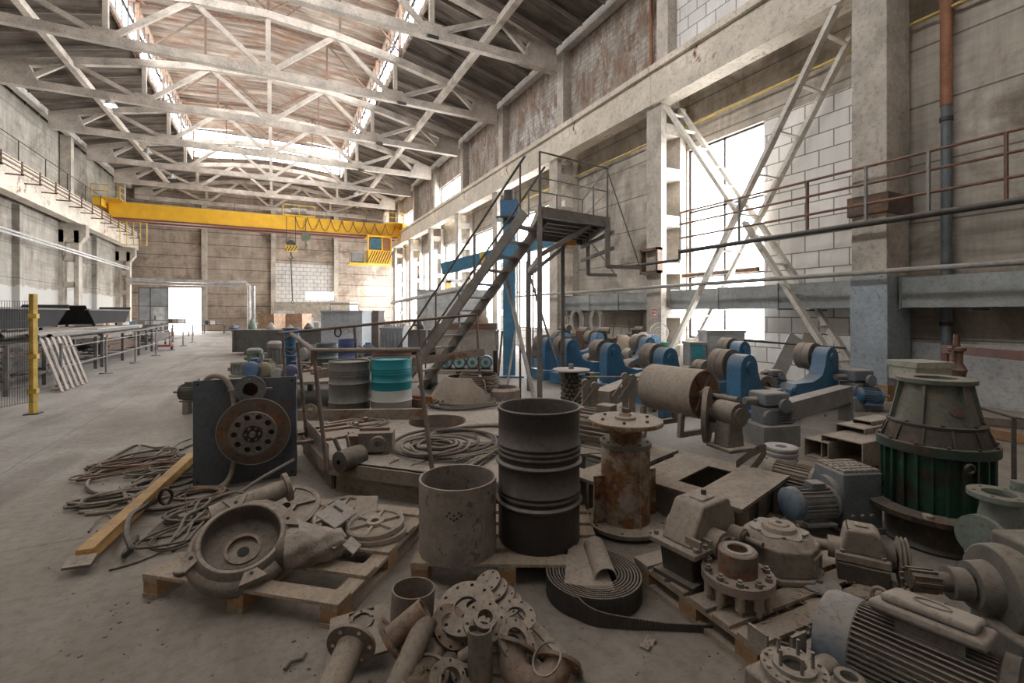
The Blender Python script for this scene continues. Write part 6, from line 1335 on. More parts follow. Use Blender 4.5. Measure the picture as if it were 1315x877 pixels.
# ================================================================ overhead crane
cy = 45.0; t = Thing('bridge_crane', 'yellow overhead bridge crane spanning the far end of the hall', 'crane', (0, cy, 8.75))
for y in (-.5, .9):
    t.part('girder', yellow, smooth=0, bev=.01).bx(-10.9, 10.6, y - .25, y + .25, .12, 1.3); t.part('girder_flange', M('girder_brown', (.16, .05, .03), .6, dust=.1), 'dark red-brown bottom flange', smooth=0).bx(-10.7, 10.4, y - .33, y + .33, 0, .12)
for x in (-11.3, 10.75): t.part('end_carriage', yellow, smooth=0, bev=.01).bx(x - .2, x + .25, -2.0, 2.4, .72, 1.25); 
for x in (-11.3, 10.75):
    for y in (-1.6, 2.0): t.part('wheel', steel_dark).cyl((x - .08, y, 1.0), (x + .08, y, 1.0), .24)
ry = M('railing_yellow', (.62, .40, .05), .5, dust=.1)
for x0, x1 in ((-11.6, -10.0), (9.2, 10.7)):
    t.part('walkway', ry, smooth=0).bx(x0, x1, -1.9, -.8, 1.28, 1.34)
    for z in (1.75, 2.2):
        t.part('walkway_rail', ry).tube([(x0, -1.9, z), (x1, -1.9, z), (x1, -.8, z)], .03, 6)
    for x in (x0, (x0 + x1) / 2, x1): t.part('walkway_post', ry).cyl((x, -1.9, 1.3), (x, -1.9, 2.2), .03, n=6)
for k in range(8): x = -3 + k * 1.8; t.part('rail_post', steel_brown).cyl((x, .95, 1.3), (x, .95, 2.3), .025, n=6)
t.part('top_rail', steel_brown).cyl((-10, .95, 2.3), (10, .95, 2.3), .02, n=6)
q = t.part('festoon_cable', steel_dark)
for k in range(9): x0 = 1.6 + k * .95; t.part('festoon_cable', steel_dark).tube([(x0 + .95 * f, -.8, 1.28 - 1.0 * (1 - (2 * f - 1) ** 2)) for f in [i / 10 for i in range(11)]], .025, 5)
t.part('left_cage', ry).tube([(-10.2, -1, -.2), (-8.6, -1, -.2), (-8.6, -1, -1.9), (-10.2, -1, -1.9)], .04, 6, True)
for k in range(5): t.part('cage_bar', ry).cyl((-10.2 + k * .4, -1, -.2), (-10.2 + k * .4, -1, -1.9), .025, n=6)
t = Thing('crane_trolley', 'yellow hoist trolley with railings on top of the bridge crane', 'trolley', (1.9, cy + .1, 10.07)); t.part('frame', ry, smooth=0).bx(-1.3, 1.3, -.9, 1.3, .0, .12); t.part('winch_drum', steel_grey).cyl((-.6, -.3, .5), (.6, -.3, .5), .3); t.part('winch_motor', greyblue, smooth=40).cyl((-.9, .5, .45), (-.3, .5, .45), .22)
for x in (-1.25, 0, 1.25): t.part('post', ry).cyl((x, -.88, .1), (x, -.88, .95), .03, n=6)
t.part('rail', ry).cyl((-1.25, -.88, .95), (1.25, -.88, .95), .03, n=6)
t = Thing('hook_block', 'striped yellow hook block hanging from the crane on ropes', 'hook block', (1.25, cy - 1.0, 6.9)); t.part('sheave_box', ry, bev=.03, smooth=30).box(0, 0, .35, .9, .3, .55); t.part('sheave', steel_dark).cyl((0, -.10, .72), (0, .10, .72), .34)
for k in range(4): t.part('stripe', hole_m, smooth=0).box(-.32 + k * .22, -.152, .35, .07, .004, .5, (0, .5, 0))
t.part('hook', steel_dark).tube([(0, 0, .05), (0, 0, -.25), (.14, 0, -.42), (.0, 0, -.6), (-.16, 0, -.45)], .06, 8)
for x in (-.35, .35): t.part('rope', steel_dark).cyl((x, 0, .6), (x, 0, 3.0), .03, n=6)
o = Thing('hanging_chain', 'long thin chain hanging below the hook block', 'chain', (1.25, cy - 1.0, 6.2)); o.part('chain', steel_dark).cyl((0.0, 0, .1), (.12, 0, -3.4), .05, n=6); o.part('end_link', steel_dark).tube([(.12 + cos(a) * .1, 0, -3.5 + sin(a) * .12) for a in [i * PI / 5 for i in range(10)]], .03, 5, True)
t = Thing('hook_block', 'small dark auxiliary hook hanging right of the striped hook block', 'hook block', (2.4, cy - 1.0, 7.9)); t.part('sheave', M('aux_green', (.10, .13, .08), .6, dust=.2)).cyl((0, -.15, .4), (0, .15, .4), .38); t.part('rope', steel_dark).cyl((0, 0, .5), (0, 0, 2.0), .03, n=6); t.part('hook', steel_dark).tube([(0, 0, .05), (0, 0, -.2), (.1, 0, -.3), (-.05, 0, -.4)], .05, 6)
t = Thing('crane_cabin', 'yellow crane operator cabin with black and yellow striped front', 'cabin', (8.45, cy - 1.35, 6.17)); t.part('lower_panel', yellow, smooth=0).bx(-1.0, 1.05, -.7, .9, 0, 1.25)
for k in range(9): t.part('stripe', hole_m, smooth=0).box(-.85 + k * .22, -.705, .62, .08, .01, 1.18, (0, .42, 0))
t.part('window', M('cabin_glass', (.05, .13, .17), .15, dust=0), smooth=0).bx(-.75, .2, -.66, .8, 1.35, 2.3); t.part('door', M('cabin_brown', (.25, .10, .03), .6, dust=.1), smooth=0).bx(.25, .95, -.67, .8, 1.3, 2.35)
for x in (-1.0, .22, 1.02): t.part('frame_post', yellow, smooth=0).bx(x - .05, x + .05, -.72, -.6, 1.2, 2.6)
t.part('roof', yellow, smooth=0).bx(-1.05, 1.1, -.75, .95, 2.4, 2.55); t.part('balcony', yellow, smooth=0).bx(-2.6, -1.0, -.7, .5, -.1, .05); t.part('balcony_rail', hr).tube([(-2.6, -.7, 0), (-2.6, -.7, 1.1), (-1.0, -.7, 1.1)], .03, 6); t.part('balcony_equipment', steel_grey, bev=.03, smooth=30).box(-1.8, 0, .55, 1.1, .7, .8)
# lamps
lit = bpy.data.materials.new('lit_lamp'); lit.use_nodes = True; b_ = lit.node_tree.nodes['Principled BSDF']; b_.inputs['Emission Color'].default_value = (.8, .9, 1, 1); b_.inputs['Emission Strength'].default_value = 6
for k, (x, y, z) in enumerate(((-7.15, 29.3, 11.9), (-7.2, 37, 11.9), (-6.9, 43, 11.9), (6.3, 41.5, 11.9))):
    t = Thing('pendant_lamp', ['lit bell-shaped lamp glowing under the left roof', 'unlit bell lamp behind the lit one', 'farthest unlit bell lamp on the left', 'unlit bell lamp on the right near the crane'][k], 'lamp', (x, y, z), group='bell lamps'); t.part('shade', M('lamp_shade', (.45, .45, .43), .5, dust=0), smooth=50).lathe([(.06, .35), (.09, .25), (.25, .05), (.27, 0), (.24, .02), (.08, .2)], n=24); t.part('cord', steel_dark).cyl((0, 0, .35), (0, 0, .5), .02); t.part('bulb', lit if k == 0 else M('bulb_off', (.6, .6, .6), .3, dust=0), smooth=60).ball((0, 0, .06), .15 if k == 0 else .08, 12)
for k, (x, y, z) in enumerate(((5.3, 17.0, 12.13), (5.6, 23.05, 12.13), (5.7, 29.1, 12.13), (5.6, 35.2, 12.13))):
    t = Thing('ceiling_floodlight', 'small square floodlight under the right half of roof truss %s' % ['two', 'three', 'four', 'five'][k], 'floodlight', (x, y, z), rot=(.5, 0, 0), group='floodlights'); t.part('housing', steel_dark, smooth=0).box(0, 0, 0, .4, .3, .12); t.part('lens', M('flood_lens', (.5, .6, .62), .2, dust=0), smooth=0).box(0, 0, -.063, .3, .22, .01)
# ================================================================ left side: cage, racks, barriers
cg0 = D(-8.3, 8.1); cgd = -FW
t = Thing('wire_cage_fence', 'wire mesh cage fence with yellow post at the left edge', 'fence', (0, 0, 0))
t.part('post', M('post_yellow', (.55, .36, .05), .6, 0, scale=4, dust=.1, rust=.08), smooth=0).bar(cg0, cg0 + V((0, 0, 2.08)), .08, .08, D(1, 0)); t.part('foot_plate', steel_dark, smooth=0).box(cg0.x, cg0.y, .01, .2, .2, .02)
for z in (.4, 1.0, 1.7): t.part('bracket', M('post_yellow', (0, 0, 0)), smooth=0).box(cg0.x, cg0.y, z, .12, .12, .08)
q = t.part('mesh_panel', steel_dark, smooth=0); e = cg0 + cgd * 1.6
for k in range(40): p = cg0 + cgd * (.06 + k * .04); q.bar(p + V((0, 0, .22)), p + V((0, 0, 1.95)), .005, .005)
for z in (.22, .5, .78, 1.06, 1.34, 1.62, 1.95): q.bar(cg0 + V((0, 0, z)), e + V((0, 0, z)), .008, .008)
# leaning slatted panel
sl0, sl1 = D(-9.92, 10.3), D(-10.55, 11.6); lean = D(-.57, .1, 1.18)
t = Thing('slatted_panel', 'pale slatted wooden panel leaning against the storage rack', 'wooden panel', (0, 0, 0)); slm = M('slat_pale', (.46, .41, .37), .8, 0, scale=5, dust=.2)
for k in range(6): f_ = k / 5; p = sl0 + (sl1 - sl0) * f_; t.part('slat', slm, smooth=0).bar(p + V((0, 0, .02)), p + lean, .13, .025, (sl1 - sl0).cross(lean))
for f_ in (.12, .5, .88): t.part('batten', steel_brown, smooth=0).bar(sl0 + lean * f_ + D(-.04, 0), sl1 + lean * f_ + D(-.04, 0), .08, .04)
# racks
rk = M('rack_grey', (.13, .12, .115), .7, .1, dust=.4)
for k, (y0, y1, x0, x1, lb) in enumerate(((13.5, 19, -9.5, -5.0, 'nearest low steel storage rack loaded with pipes on the left'), (19.6, 26.5, -9.5, -5.0, 'second low steel storage rack on the left behind the first'), (27.5, 34, -9.8, -5.4, 'third low storage rack farther along the left wall'))):
    t = Thing('storage_rack', lb, 'rack', ((x0 + x1) / 2, (y0 + y1) / 2, 0), group='left storage racks'); hx, hy = (x1 - x0) / 2, (y1 - y0) / 2
    for z in (.35, 1.08): 
        for x in (-hx, hx): t.part('long_rail', rk, smooth=0).bx(x - .04, x + .04, -hy, hy, z - .06, z)
        for i in range(5): y = -hy + i * 2 * hy / 4; t.part('cross_rail', rk, smooth=0).bx(-hx, hx, y - .04, y + .04, z - .06, z)
    for x in (-hx, hx):
        for i in range(4): y = -hy + i * 2 * hy / 3; t.part('upright', rk, smooth=0).bx(x - .04, x + .04, y - .04, y + .04, 0, 1.08 if x < 0 else 1.08)
random.seed(12); pm = [M('stock_pipe_dark', (.07, .07, .07), .5, .3, dust=.4), M('stock_pipe_pink', (.42, .34, .31), .6, .2, dust=.3), M('stock_pipe_grey', (.32, .32, .32), .5, .3, dust=.3)]
words_ = ['outermost', 'second', 'third', 'fourth', 'fifth', 'sixth', 'seventh', 'eighth', 'ninth', 'tenth']
for k in range(10):
    r_ = random.choice((.05, .07, .09)); x = -5.1 - k * .2; o = solo('stock_pipe', '%s stock pipe from the aisle on the left storage racks' % words_[k], 'pipe', pm[(k * 2 + k // 3) % 3], group='stock pipes on the racks'); y0 = 16.2 + random.uniform(-.6, .6); y1 = 24.5 + random.uniform(-1, 1); o.lathe([(r_ * .85, 0), (r_, 0), (r_, y1 - y0), (r_ * .85, y1 - y0)], (x, y0, 1.08 + r_), (0, 1, 0), 14, True)
for k in range(5):
    o = solo('large_pipe', '%s large dark pipe on the nearest rack shelf behind the cage' % words_[k], 'pipe', [pm[0], M('pipe_bluegrey', (.16, .19, .21), .5, .2, dust=.4)][k % 2], group='large pipes behind the cage'); o.lathe([(.2, 0), (.23, 0), (.23, 5), (.2, 5)], ((-7.6, -8.1, -8.6, -8.4, -8.9)[k], 13.8, (1.08 if k < 3 else .35) + .235), (0, 1, 0), 20, True)
def hopper(label, x, y0, y1, z0=1.45):
    t = Thing('steel_trough', label, 'trough', (x, (y0 + y1) / 2, z0), group='steel troughs on the racks'); L = (y1 - y0) / 2; RYZ = Mx(((0, 0, 1, 0), (1, 0, 0, 0), (0, 1, 0, 0), (0, 0, 0, 1)))
    for s2 in (-.55, .55): t.part('side_wall', M('trough_black', (.02, .019, .019), .95, 0, dust=0), smooth=0).prism([(-L, .42), (L, .42), (L * .72, -.1), (-L * .72, -.1)], s2 - .02, s2 + .02, RYZ)
    t.part('bottom', steel_dark, smooth=0).bx(-.55, .55, -L * .72, L * .72, -.12, -.08)
    for s2 in (-1, 1): t.part('sloped_end', M('trough_black', (0, 0, 0)), smooth=0).bar((0, s2 * L * 1.06, .56), (0, s2 * L * .7, -.12), 1.14, .03, (0, 1, 0))
    t.part('lip', rk, smooth=0).bx(-.62, -.5, -L, L, .40, .45); t.part('lip', rk, smooth=0).bx(.5, .62, -L, L, .40, .45)
    for s2 in (-1, 1):
        for y in (-L * .5, L * .5): t.part('leg', steel_dark, smooth=0).bx(s2 * .4 - .04, s2 * .4 + .04, y - .04, y + .04, -(z0 - 1.08), -.1)
hopper('nearest dark steel trough with sloped ends on the left racks', -6.6, 14.5, 20.2); hopper('second dark steel trough with sloped ends on the left racks', -6.6, 22.0, 27.6)
for k, (x, y0, y1, z, w_) in enumerate(((-5.45, 20, 26, 1.10, .35), (-7.6, 14, 18.8, .372, .9), (-7.9, 20, 26, .372, 1.0), (-8.4, 20, 26, 1.1, .8))):
    o = solo('metal_sheets', ['flat pale sheets on the second rack under the trough', 'stack of sheets on the lowest shelf of the nearest rack', 'stack of sheets on the lowest shelf of the second rack', 'sheets at the wall side of the second rack'][k], 'sheets', whiteish, (x, (y0 + y1) / 2, z), group='sheet stacks', smooth=0)
    for i in range(4): o.box(random.uniform(-.05, .05), random.uniform(-.2, .2), .02 + i * .035, w_, y1 - y0, .025)
for k in range(7):
    y = 13.0 + k * 3.2; t = Thing('barrier_post', '%s barrier post along the left aisle' % words_[k] if k else 'barrier post nearest the slatted panel on the left aisle', 'barrier', (-4.35, y + 1.2, 0), group='aisle barrier posts'); t.part('post', steel_grey).cyl((0, 0, 0), (0, 0, 1.0), .03, n=8); t.part('base', steel_grey).cyl((0, 0, 0), (0, 0, .03), .16, n=16); t.part('cap', steel_grey).cyl((0, 0, 1.0), (0, 0, 1.06), .045, n=8)
t = Thing('barrier_rail', 'thin rails running between the barrier posts of the left aisle', 'barrier', (-4.35, 0, 0)); t.part('top_rail', steel_grey).cyl((0, 14.2, .96), (0, 33.4, .96), .015, n=6); t.part('lower_rail', steel_grey).cyl((0, 14.2, .5), (0, 33.4, .5), .015, n=6)
random.seed(14)
for k in range(12):
    o = solo('bar_stock', '%s bundle of dark bar stock on the lowest shelves of the left racks' % (words_ + ['eleventh', 'twelfth'])[k], 'bar stock', [pm[0], steel_brown, rk][k % 3], (-5.3 - (k % 4) * .35, 14.0 + (k // 4) * 6.75, .372), group='bar stock bundles', smooth=0)
    for i in range(6): o.bar((random.uniform(-.12, .12), random.uniform(0, .3), .03 + i * .06), (random.uniform(-.12, .12), random.uniform(4.2, 4.8), .03 + i * .06), .09, .05)
# wall services, left
for dz in (0, .16): walltube('wall_pipe', ['upper', 'lower'][dz > 0] + ' of the paired silver pipes along the left wall', -11.0, 5.62 - dz, 14, 50, .055, M('pipe_silver', (.5, .5, .5), .4, .4, dust=.1), 'paired left wall pipes')
t = Thing('conductor_rails', 'rusty conductor rails on brackets along the left crane beam', 'conductor rails', (-10.8, 0, 8.2))
for z in (.1, .3, .5): t.part('rail', steel_brown, smooth=0).bx(.2, .24, 10, 52, z, z + .05)
for k in range(22): y = 11 + k * 1.9; t.part('bracket', steel_brown, smooth=0).bx(-.35, .3, y - .03, y + .03, .0, .06); t.part('hanger', steel_brown, smooth=0).bx(.2, .26, y - .03, y + .03, 0, .65)
t = Thing('beam_handrail', 'dark thin handrail along the top of the left crane beam', 'railing', (-11.05, 0, 9.1)); t.part('rail', steel_dark).cyl((0, 10, 1.0), (0, 44, 1.0), .025, n=6)
for k in range(12): t.part('post', steel_dark).cyl((0, 10 + k * 3, 0), (0, 10 + k * 3, 1.0), .025, n=6)
sil = M('insulated_silver', (.55, .55, .55), .35, .5, dust=.05)
t = Thing('vent_pipe', 'silver insulated pipe running across the far end and down to the floor', 'pipe', (0, 0, 0)); t.part('run', sil).tube([(-11.2, 50, 4.6), (-2.4, 50, 4.6), (-2.1, 50, 4.3), (-2.1, 50, .02)], .16, 14); t.part('second_run', sil).tube([(-11.2, 50.4, 4.3), (-2.9, 50.4, 4.3)], .1, 10); t.part('second_drop', sil).cyl((-1.7, 50, .02), (-1.7, 50, 4.3), .1, n=12)
t = Thing('wall_cabinet', 'pale cabinet with orange edge standing by the far left column', 'cabinet', (-9.2, 34.5, 0)); t.part('body', whiteish, smooth=0, bev=.01).box(0, 0, 1.0, 1.2, 1.0, 1.9); t.part('edge', M('orange_paint', (0, 0, 0)), smooth=0).box(.65, 0, .9, .1, .3, 1.6); t.part('door', M('door_pale', (.6, .6, .58), .6, dust=.1), smooth=0).box(0, -.51, 1.0, 1.0, .02, 1.7); t.part('plinth', steel_grey, smooth=0).box(0, 0, .03, 1.1, .9, .06)
t = Thing('red_cart', 'small red-framed cart by the barrier on the far left', 'cart', (-4.62, 27.0, 0)); cr = M('cart_red', (.32, .06, .04), .6, dust=.2)
t.part('frame', cr, smooth=0).bx(-.3, .3, -.3, .3, .18, .26); t.part('handle', cr).tube([(-.25, -.3, .25), (-.25, -.35, .95), (.25, -.35, .95), (.25, -.3, .25)], .025, 6)
for x in (-.3, .3): t.part('wheel', steel_dark).cyl((x - .04, 0, .12), (x + .04, 0, .12), .12, n=16)
for k, (x, y, w_, l_, h_) in enumerate(((-8.0, 38, 2.2, 3, .9), (-6.6, 43.5, 1.8, 2.2, 1.0), (-8.6, 47, 2, 2, 1.2), (-4.6, 47, 1.6, 1.2, .8))):
    t = Thing('work_table', ['work table beyond the third rack', 'cluttered table left of the far gate', 'table by the closed gate leaf', 'low table right of the far gate'][k], 'table', (x, y, 0), group='far tables'); t.part('top', rk, smooth=0).bx(-w_ / 2, w_ / 2, -l_ / 2, l_ / 2, h_ - .05, h_)
    for sx in (-1, 1):
        for sy in (-1, 1): t.part('leg', rk, smooth=0).box(sx * (w_ / 2 - .06), sy * (l_ / 2 - .06), (h_ - .05) / 2, .06, .06, h_ - .05)
    for i in range(3): o = solo('crate', 'small crate number %s on the %s' % (words_[i], ['table beyond the third rack', 'cluttered far table', 'table by the closed gate leaf', 'low table right of the gate'][k]), 'crate', [whiteish, blue_b, cast][i], (x + random.uniform(-.5, .5), y - l_ / 3 + i * l_ / 3, h_), random.random(), group='crates on far tables', smooth=0); o.box(0, 0, .15, .4, .35, .3); o.box(0, 0, .31, .42, .37, .02)
# ================================================================ background centre: tanks, bins, cabinets
def boxy(name, label, cat, px0, px1, ytop, ybot_z, d, dep, mat, group=None, plinth=True, extra=None):
    a, b = at(px0, ytop, d), at(px1, ytop, d); c = (a + b) / 2 + FW * dep / 2; z0 = ybot_z; W_ = (b - a).length; h_ = a.z - z0
    t = Thing(name, label, cat, (c.x, c.y, z0), -YAW, group=group); t.part('body', mat, smooth=0, bev=.008).box(0, 0, h_ / 2, W_, dep, h_)
    t.part('rim', mat, smooth=0).bx(-W_ / 2 - .02, W_ / 2 + .02, -dep / 2 - .03, dep / 2 + .03, h_ - .06, h_ + .01); return t, W_, dep, h_
tank_m = M('tank_grey_dark', (.11, .11, .108), .6, .1, dust=.3)
t, W_, dep, h_ = boxy('long_tank', 'long grey steel tank running across the middle background', 'tank', 298, 640, 424, .12, 19.5, 1.6, tank_m)
for k in range(9): t.part('rib', tank_m, smooth=0).box(-W_ / 2 + .1 + k * (W_ - .2) / 8, -dep / 2 - .03, h_ / 2, .08, .06, h_)
for k in range(4): t.part('skid', steel_brown, smooth=0).box(-W_ / 2 + .6 + k * (W_ - 1.2) / 3, 0, -.06, .2, dep, .12)
for z in (.25, .75): t.part('side_port', steel_dark).cyl((-W_ / 2 - .12, 0, z), (-W_ / 2, 0, z), .09)
ob = M('tarnished_board', (.48, .31, .20), .75, 0, scale=3, dust=.25, rust=.2, rustcol=(.28, .14, .08))
for k, (a, b) in enumerate(((331, 352), (353, 388))):
    t, *_ = boxy('wooden_crate', ['left', 'right'][k] + ' orange-brown plywood crate beyond the long tank', 'crate', a, b, 403, .0, 24 + k * 1.6, 1.2, ob, group='plywood crates'); 
gc = M('cabinet_light_blue_grey', (.40, .43, .46), .55, .05, dust=.15, scale=1)
t, W_, dep, h_ = boxy('machine_cabinet', 'light blue-grey machine cabinet with a dark ring mark on its front', 'cabinet', 412, 465, 399, .55, 16.5, 1.1, gc)
t.part('stand', steel_grey, smooth=0).box(0, 0, -.275, W_ * .8, dep * .8, .55)
t.part('ring_mark', hole_m).tube([(-.12 + cos(a) * .11, -dep / 2 - .01, .52 + sin(a) * .15) for a in [i * 2 * PI / 24 for i in range(24)]], .028, 6, True)
t.part('scrawl_mark', steel_grey).tube([(.17 + cos(a) * .09, -dep / 2 - .008, .55 + sin(a) * .07) for a in [i * 2 * PI / 16 for i in range(16)]], .012, 5, True); t.part('scrawl_mark', steel_grey).tube(spl([(.3, -dep / 2 - .008, .62), (.24, -dep / 2 - .008, .58), (.34, -dep / 2 - .008, .52), (.44, -dep / 2 - .008, .47), (.42, -dep / 2 - .008, .6), (.5, -dep / 2 - .008, .62), (.42, -dep / 2 - .008, .52), (.52, -dep / 2 - .008, .48)], 4), .012, 5)
t.part('top_pipe', steel_grey).tube([(-.6, 0, h_), (-.6, 0, h_ + .25), (.4, 0, h_ + .25), (.45, 0, h_)], .025, 8)
t, W_, dep, h_ = boxy('dark_cabinet', 'dark brown cabinet right of the light blue-grey machine cabinet', 'cabinet', 467, 486, 399, .0, 18.0, .8, M('cab_brown', (.14, .11, .09), .7, dust=.3))
t, W_, dep, h_ = boxy('transformer', 'grey transformer box with small insulators on top', 'transformer', 488, 517, 421, .0, 13.5, .7, M('trafo_grey', (.32, .34, .37), .6, dust=.35))
for k in range(7): t.part('insulator', whiteish).lathe([(.02, 0), (.04, .03), (.02, .06), (.04, .09), (.02, .12), (0, .12)], (-W_ / 2 + .05 + k * (W_ - .1) / 6, 0, h_), n=10)
for k in range(6): t.part('fin', M('trafo_grey', (0, 0, 0)), smooth=0).box(-W_ / 2 + .06 + k * (W_ - .12) / 5, -dep / 2 - .04, h_ * .5, .02, .08, h_ * .8)
# beige machine bed with casting
t, W_, dep, h_ = boxy('machine_bed', 'beige machine bed carrying rusty tooling behind the stair', 'machine', 560, 636, 424, .0, 13.4, 1.0, M('bed_beige', (.36, .32, .27), .7, dust=.4)); t.part('table', cast_rust, smooth=0, bev=.02).box(0, 0, h_ + .10, W_ * 1.05, dep, .2); t.part('tool_post', cast_rust, smooth=40).lathe([(.28, 0), (.26, .15), (.12, .3), (.1, .5), (0, .5)], (.35, 0, h_ + .2), n=20)
for k in range(3): t.part('door_panel', M('bed_beige', (0, 0, 0)), smooth=0).box(-W_ / 2 + .3 + k * .6, -dep / 2 - .01, h_ * .45, .5, .03, h_ * .7)
t, W_, dep, h_ = boxy('booth', 'large pale booth far behind the stair', 'booth', 535, 625, 372, .0, 23, 1.6, M('booth_pale', (.50, .51, .51), .6, dust=.1))
t, W_, dep, h_ = boxy('site_cabin', 'low pale beige cabin against the far wall', 'cabin', 352, 449, 388, .0, 43, 2.5, M('cabin_pale', (.62, .55, .46), .7, dust=.0)); t.part('window', M('cabin_window', (.85, .87, .88), .3, dust=0), smooth=0).box(-W_ / 2 + 1.0, -dep / 2 - .02, h_ * .55, 1.7, .04, .9)
t, W_, dep, h_ = boxy('electrical_cabinet', 'grey electrical cabinet below the large window', 'cabinet', 908, 957, 425, .0, 12.6, .6, M('cab_light', (.34, .34, .33), .6, dust=.2)); t.part('door', M('cab_door', (.40, .41, .41), .5, dust=.1), smooth=0).box(-.25, -dep / 2 - .01, h_ * .72, .4, .02, .45)
t, W_, dep, h_ = boxy('teal_cabinet', 'small teal-fronted cabinet left of the grey electrical cabinet', 'cabinet', 886, 907, 440, .0, 12.4, .5, steel_grey); t.part('front', M('teal_front', (.05, .30, .36), .4, dust=.1), smooth=0).box(0, -dep / 2 - .01, h_ * .75, W_ * .8, .02, h_ * .35)
t, W_, dep, h_ = boxy('green_crate', 'green box with round fan guard beside the concrete column', 'crate', 838, 858, 440, .0, 14.3, .5, M('box_green', (.03, .22, .12), .5, dust=.15)); t.part('fan_guard', whiteish).tube([(.0 + cos(a) * .28, -.1, h_ + .3 + sin(a) * .3) for a in [i * 2 * PI / 28 for i in range(28)]], .02, 6, True); 
for r_ in (.08, .16, .22): t.part('guard_ring', whiteish).tube([(cos(a) * r_, -.1, h_ + .3 + sin(a) * r_) for a in [i * 2 * PI / 20 for i in range(20)]], .008, 5, True)
for k, (px, py, d) in enumerate(((802, 430, 14.6), (828, 428, 14.0))):
    c = at(px, py, d); t = Thing('sack', ['burlap sack slumped under the duct by the red-sign column', 'grey sack beside the burlap sack'][k], 'sack', (c.x, c.y, 0), group='sacks under the duct'); t.part('bag', [M('burlap', (.36, .27, .19), .9, dust=.2), M('sack_grey', (.30, .28, .25), .9, dust=.2)][k], smooth=60).lathe([(.26, 0), (.32, .2), (.3, .6), (.2, c.z - .08), (.05, c.z), (0, c.z)], n=18)
random.seed(31)
for k in range(9):
    px = 724 + k * 12; d = 16.9 + (k % 2) * .5; c = at(px, random.uniform(410, 440), d); t = Thing('stored_machine_part', '%s dark machine part from the left in the recess under the duct' % words_[k].replace('outermost', 'first'), 'machine part', (c.x, c.y, 0), random.random(), group='parts stored under the duct'); h_ = c.z
    t.part('block', [steel_dark, cast, steel_brown, rk][k % 4], smooth=0, bev=.02).box(0, 0, h_ * .4, .3, .4, h_ * .8); t.part('round', cast).cyl((0, -.3, h_ * .8), (0, .1, h_ * .8), .12, n=16); t.part('rod', steel_dusty).cyl((.1, 0, h_ * .5), (.15, 0, h_ + .3), .025, n=8)
for k, (px, py) in enumerate(((740, 395), (765, 400))):
    c = at(px, 412, 17.3); o = solo('hose_coil', ['left', 'right'][k] + ' hank of pale hoses hanging in the recess under the duct', 'hose', whiteish, c, -YAW, group='hanging hose hanks')
    for j in range(5): o.tube([(cos(a) * (.14 + .03 * j), -.03 * j, .0 + sin(a) * (.35 + .03 * j)) for a in [i * 2 * PI / 18 for i in range(18)]], .012, 5, True)
# leaning steel plates / plank by the block wall
o = solo('steel_plank', 'grey plank leaning against the white block wall', 'plank', steel_grey, (0, 0, 0), smooth=0); o.bar(at(1000, 478, 10.1), at(1022, 432, 10.6), .3, .05, D(0, -1, .3))
o = solo('white_panel', 'wide pale panel leaning against the block wall behind the plank', 'panel', tan_dust, (0, 0, 0), smooth=0); o.bar(at(1036, 474, 10.6), at(1046, 434, 11.1), .55, .03, D(0, -1, .3))
o = solo('long_rod', 'long thin rod lying across the roller stands toward the lattice brace', 'rod', steel_dark); o.cyl(at(955, 437, 9.9), at(1086, 447, 9.4), .022, n=8)
# valve stand and floor rail at the right edge
t = Thing('valve_stand', 'rusty valve assembly on a stand against the right wall', 'valve', at(1228, 470, 6.6) * 1.0 - V((0, 0, at(1228, 470, 6.6).z))); vm = M('valve_rust', (.12, .07, .055), .7, .1, dust=.3, rust=.3)
t.part('stand', vm, smooth=0).bx(-.08, .08, -.08, .08, 0, .9); t.part('body', vm).lathe([(.09, .85), (.12, .95), (.07, 1.05), (.07, 1.2), (.11, 1.22), (.11, 1.26), (.04, 1.28), (.03, 1.45), (0, 1.45)], n=20)
for s2 in (-1, 1): t.part('yoke', vm).cyl((s2 * .09, 0, .95), (s2 * .09, 0, 1.3), .02, n=8)
o = solo('red_brown_beam', 'red-brown steel beam along the right wall at the picture edge', 'beam', M('beam_redbrown', (.14, .055, .045), .7, dust=.5), (0, 0, 0), smooth=0); b0, b1 = at(1216, 448, 7.4), at(1330, 458, 5.6); o.bar(b0, b1, .14, .12); o.bar(b0, (b0.x, b0.y, 0), .1, .1, D(1, 0)); o.bar(b1, (b1.x, b1.y, 0), .1, .1, D(1, 0))
t = Thing('low_railing', 'low dark bent railing behind the green gearbox at the right edge', 'railing', (0, 0, 0)); t.part('rail', hr).tube([at(1240, 518, 5.0), at(1300, 535, 4.6), at(1330, 540, 4.4)], .018, 8); c = at(1302, 536, 4.6); t.part('post', hr).cyl(c, (c.x, c.y, 0), .02, n=8); c2 = at(1240, 518, 5.0); t.part('post', hr).cyl(c2, (c2.x, c2.y, 0), .02, n=8)
for k, (a_, b_) in enumerate(((G(1265, 560), G(1345, 575)), (G(1262, 545), G(1345, 553)), (G(1150, 545), G(1235, 548)))):
    o = solo('timber_beam', ['nearest timber on the floor behind the green gearbox', 'second timber on the floor behind the green gearbox', 'timber left of the green gearbox on the floor'][k], 'timber', [wood_end, fr, wood][k], (0, 0, 0), smooth=0, group='floor timbers'); o.bar(a_ + V((0, 0, .07)), b_ + V((0, 0, .07)), .16, .12)
lw = struct('trim_4', M('limewash_grey', (.42, .42, .415), .9, 0, scale=1, dust=.1), smooth=0); lw.bx(11.82, 11.9, -3, 4.9, 0, 1.15)
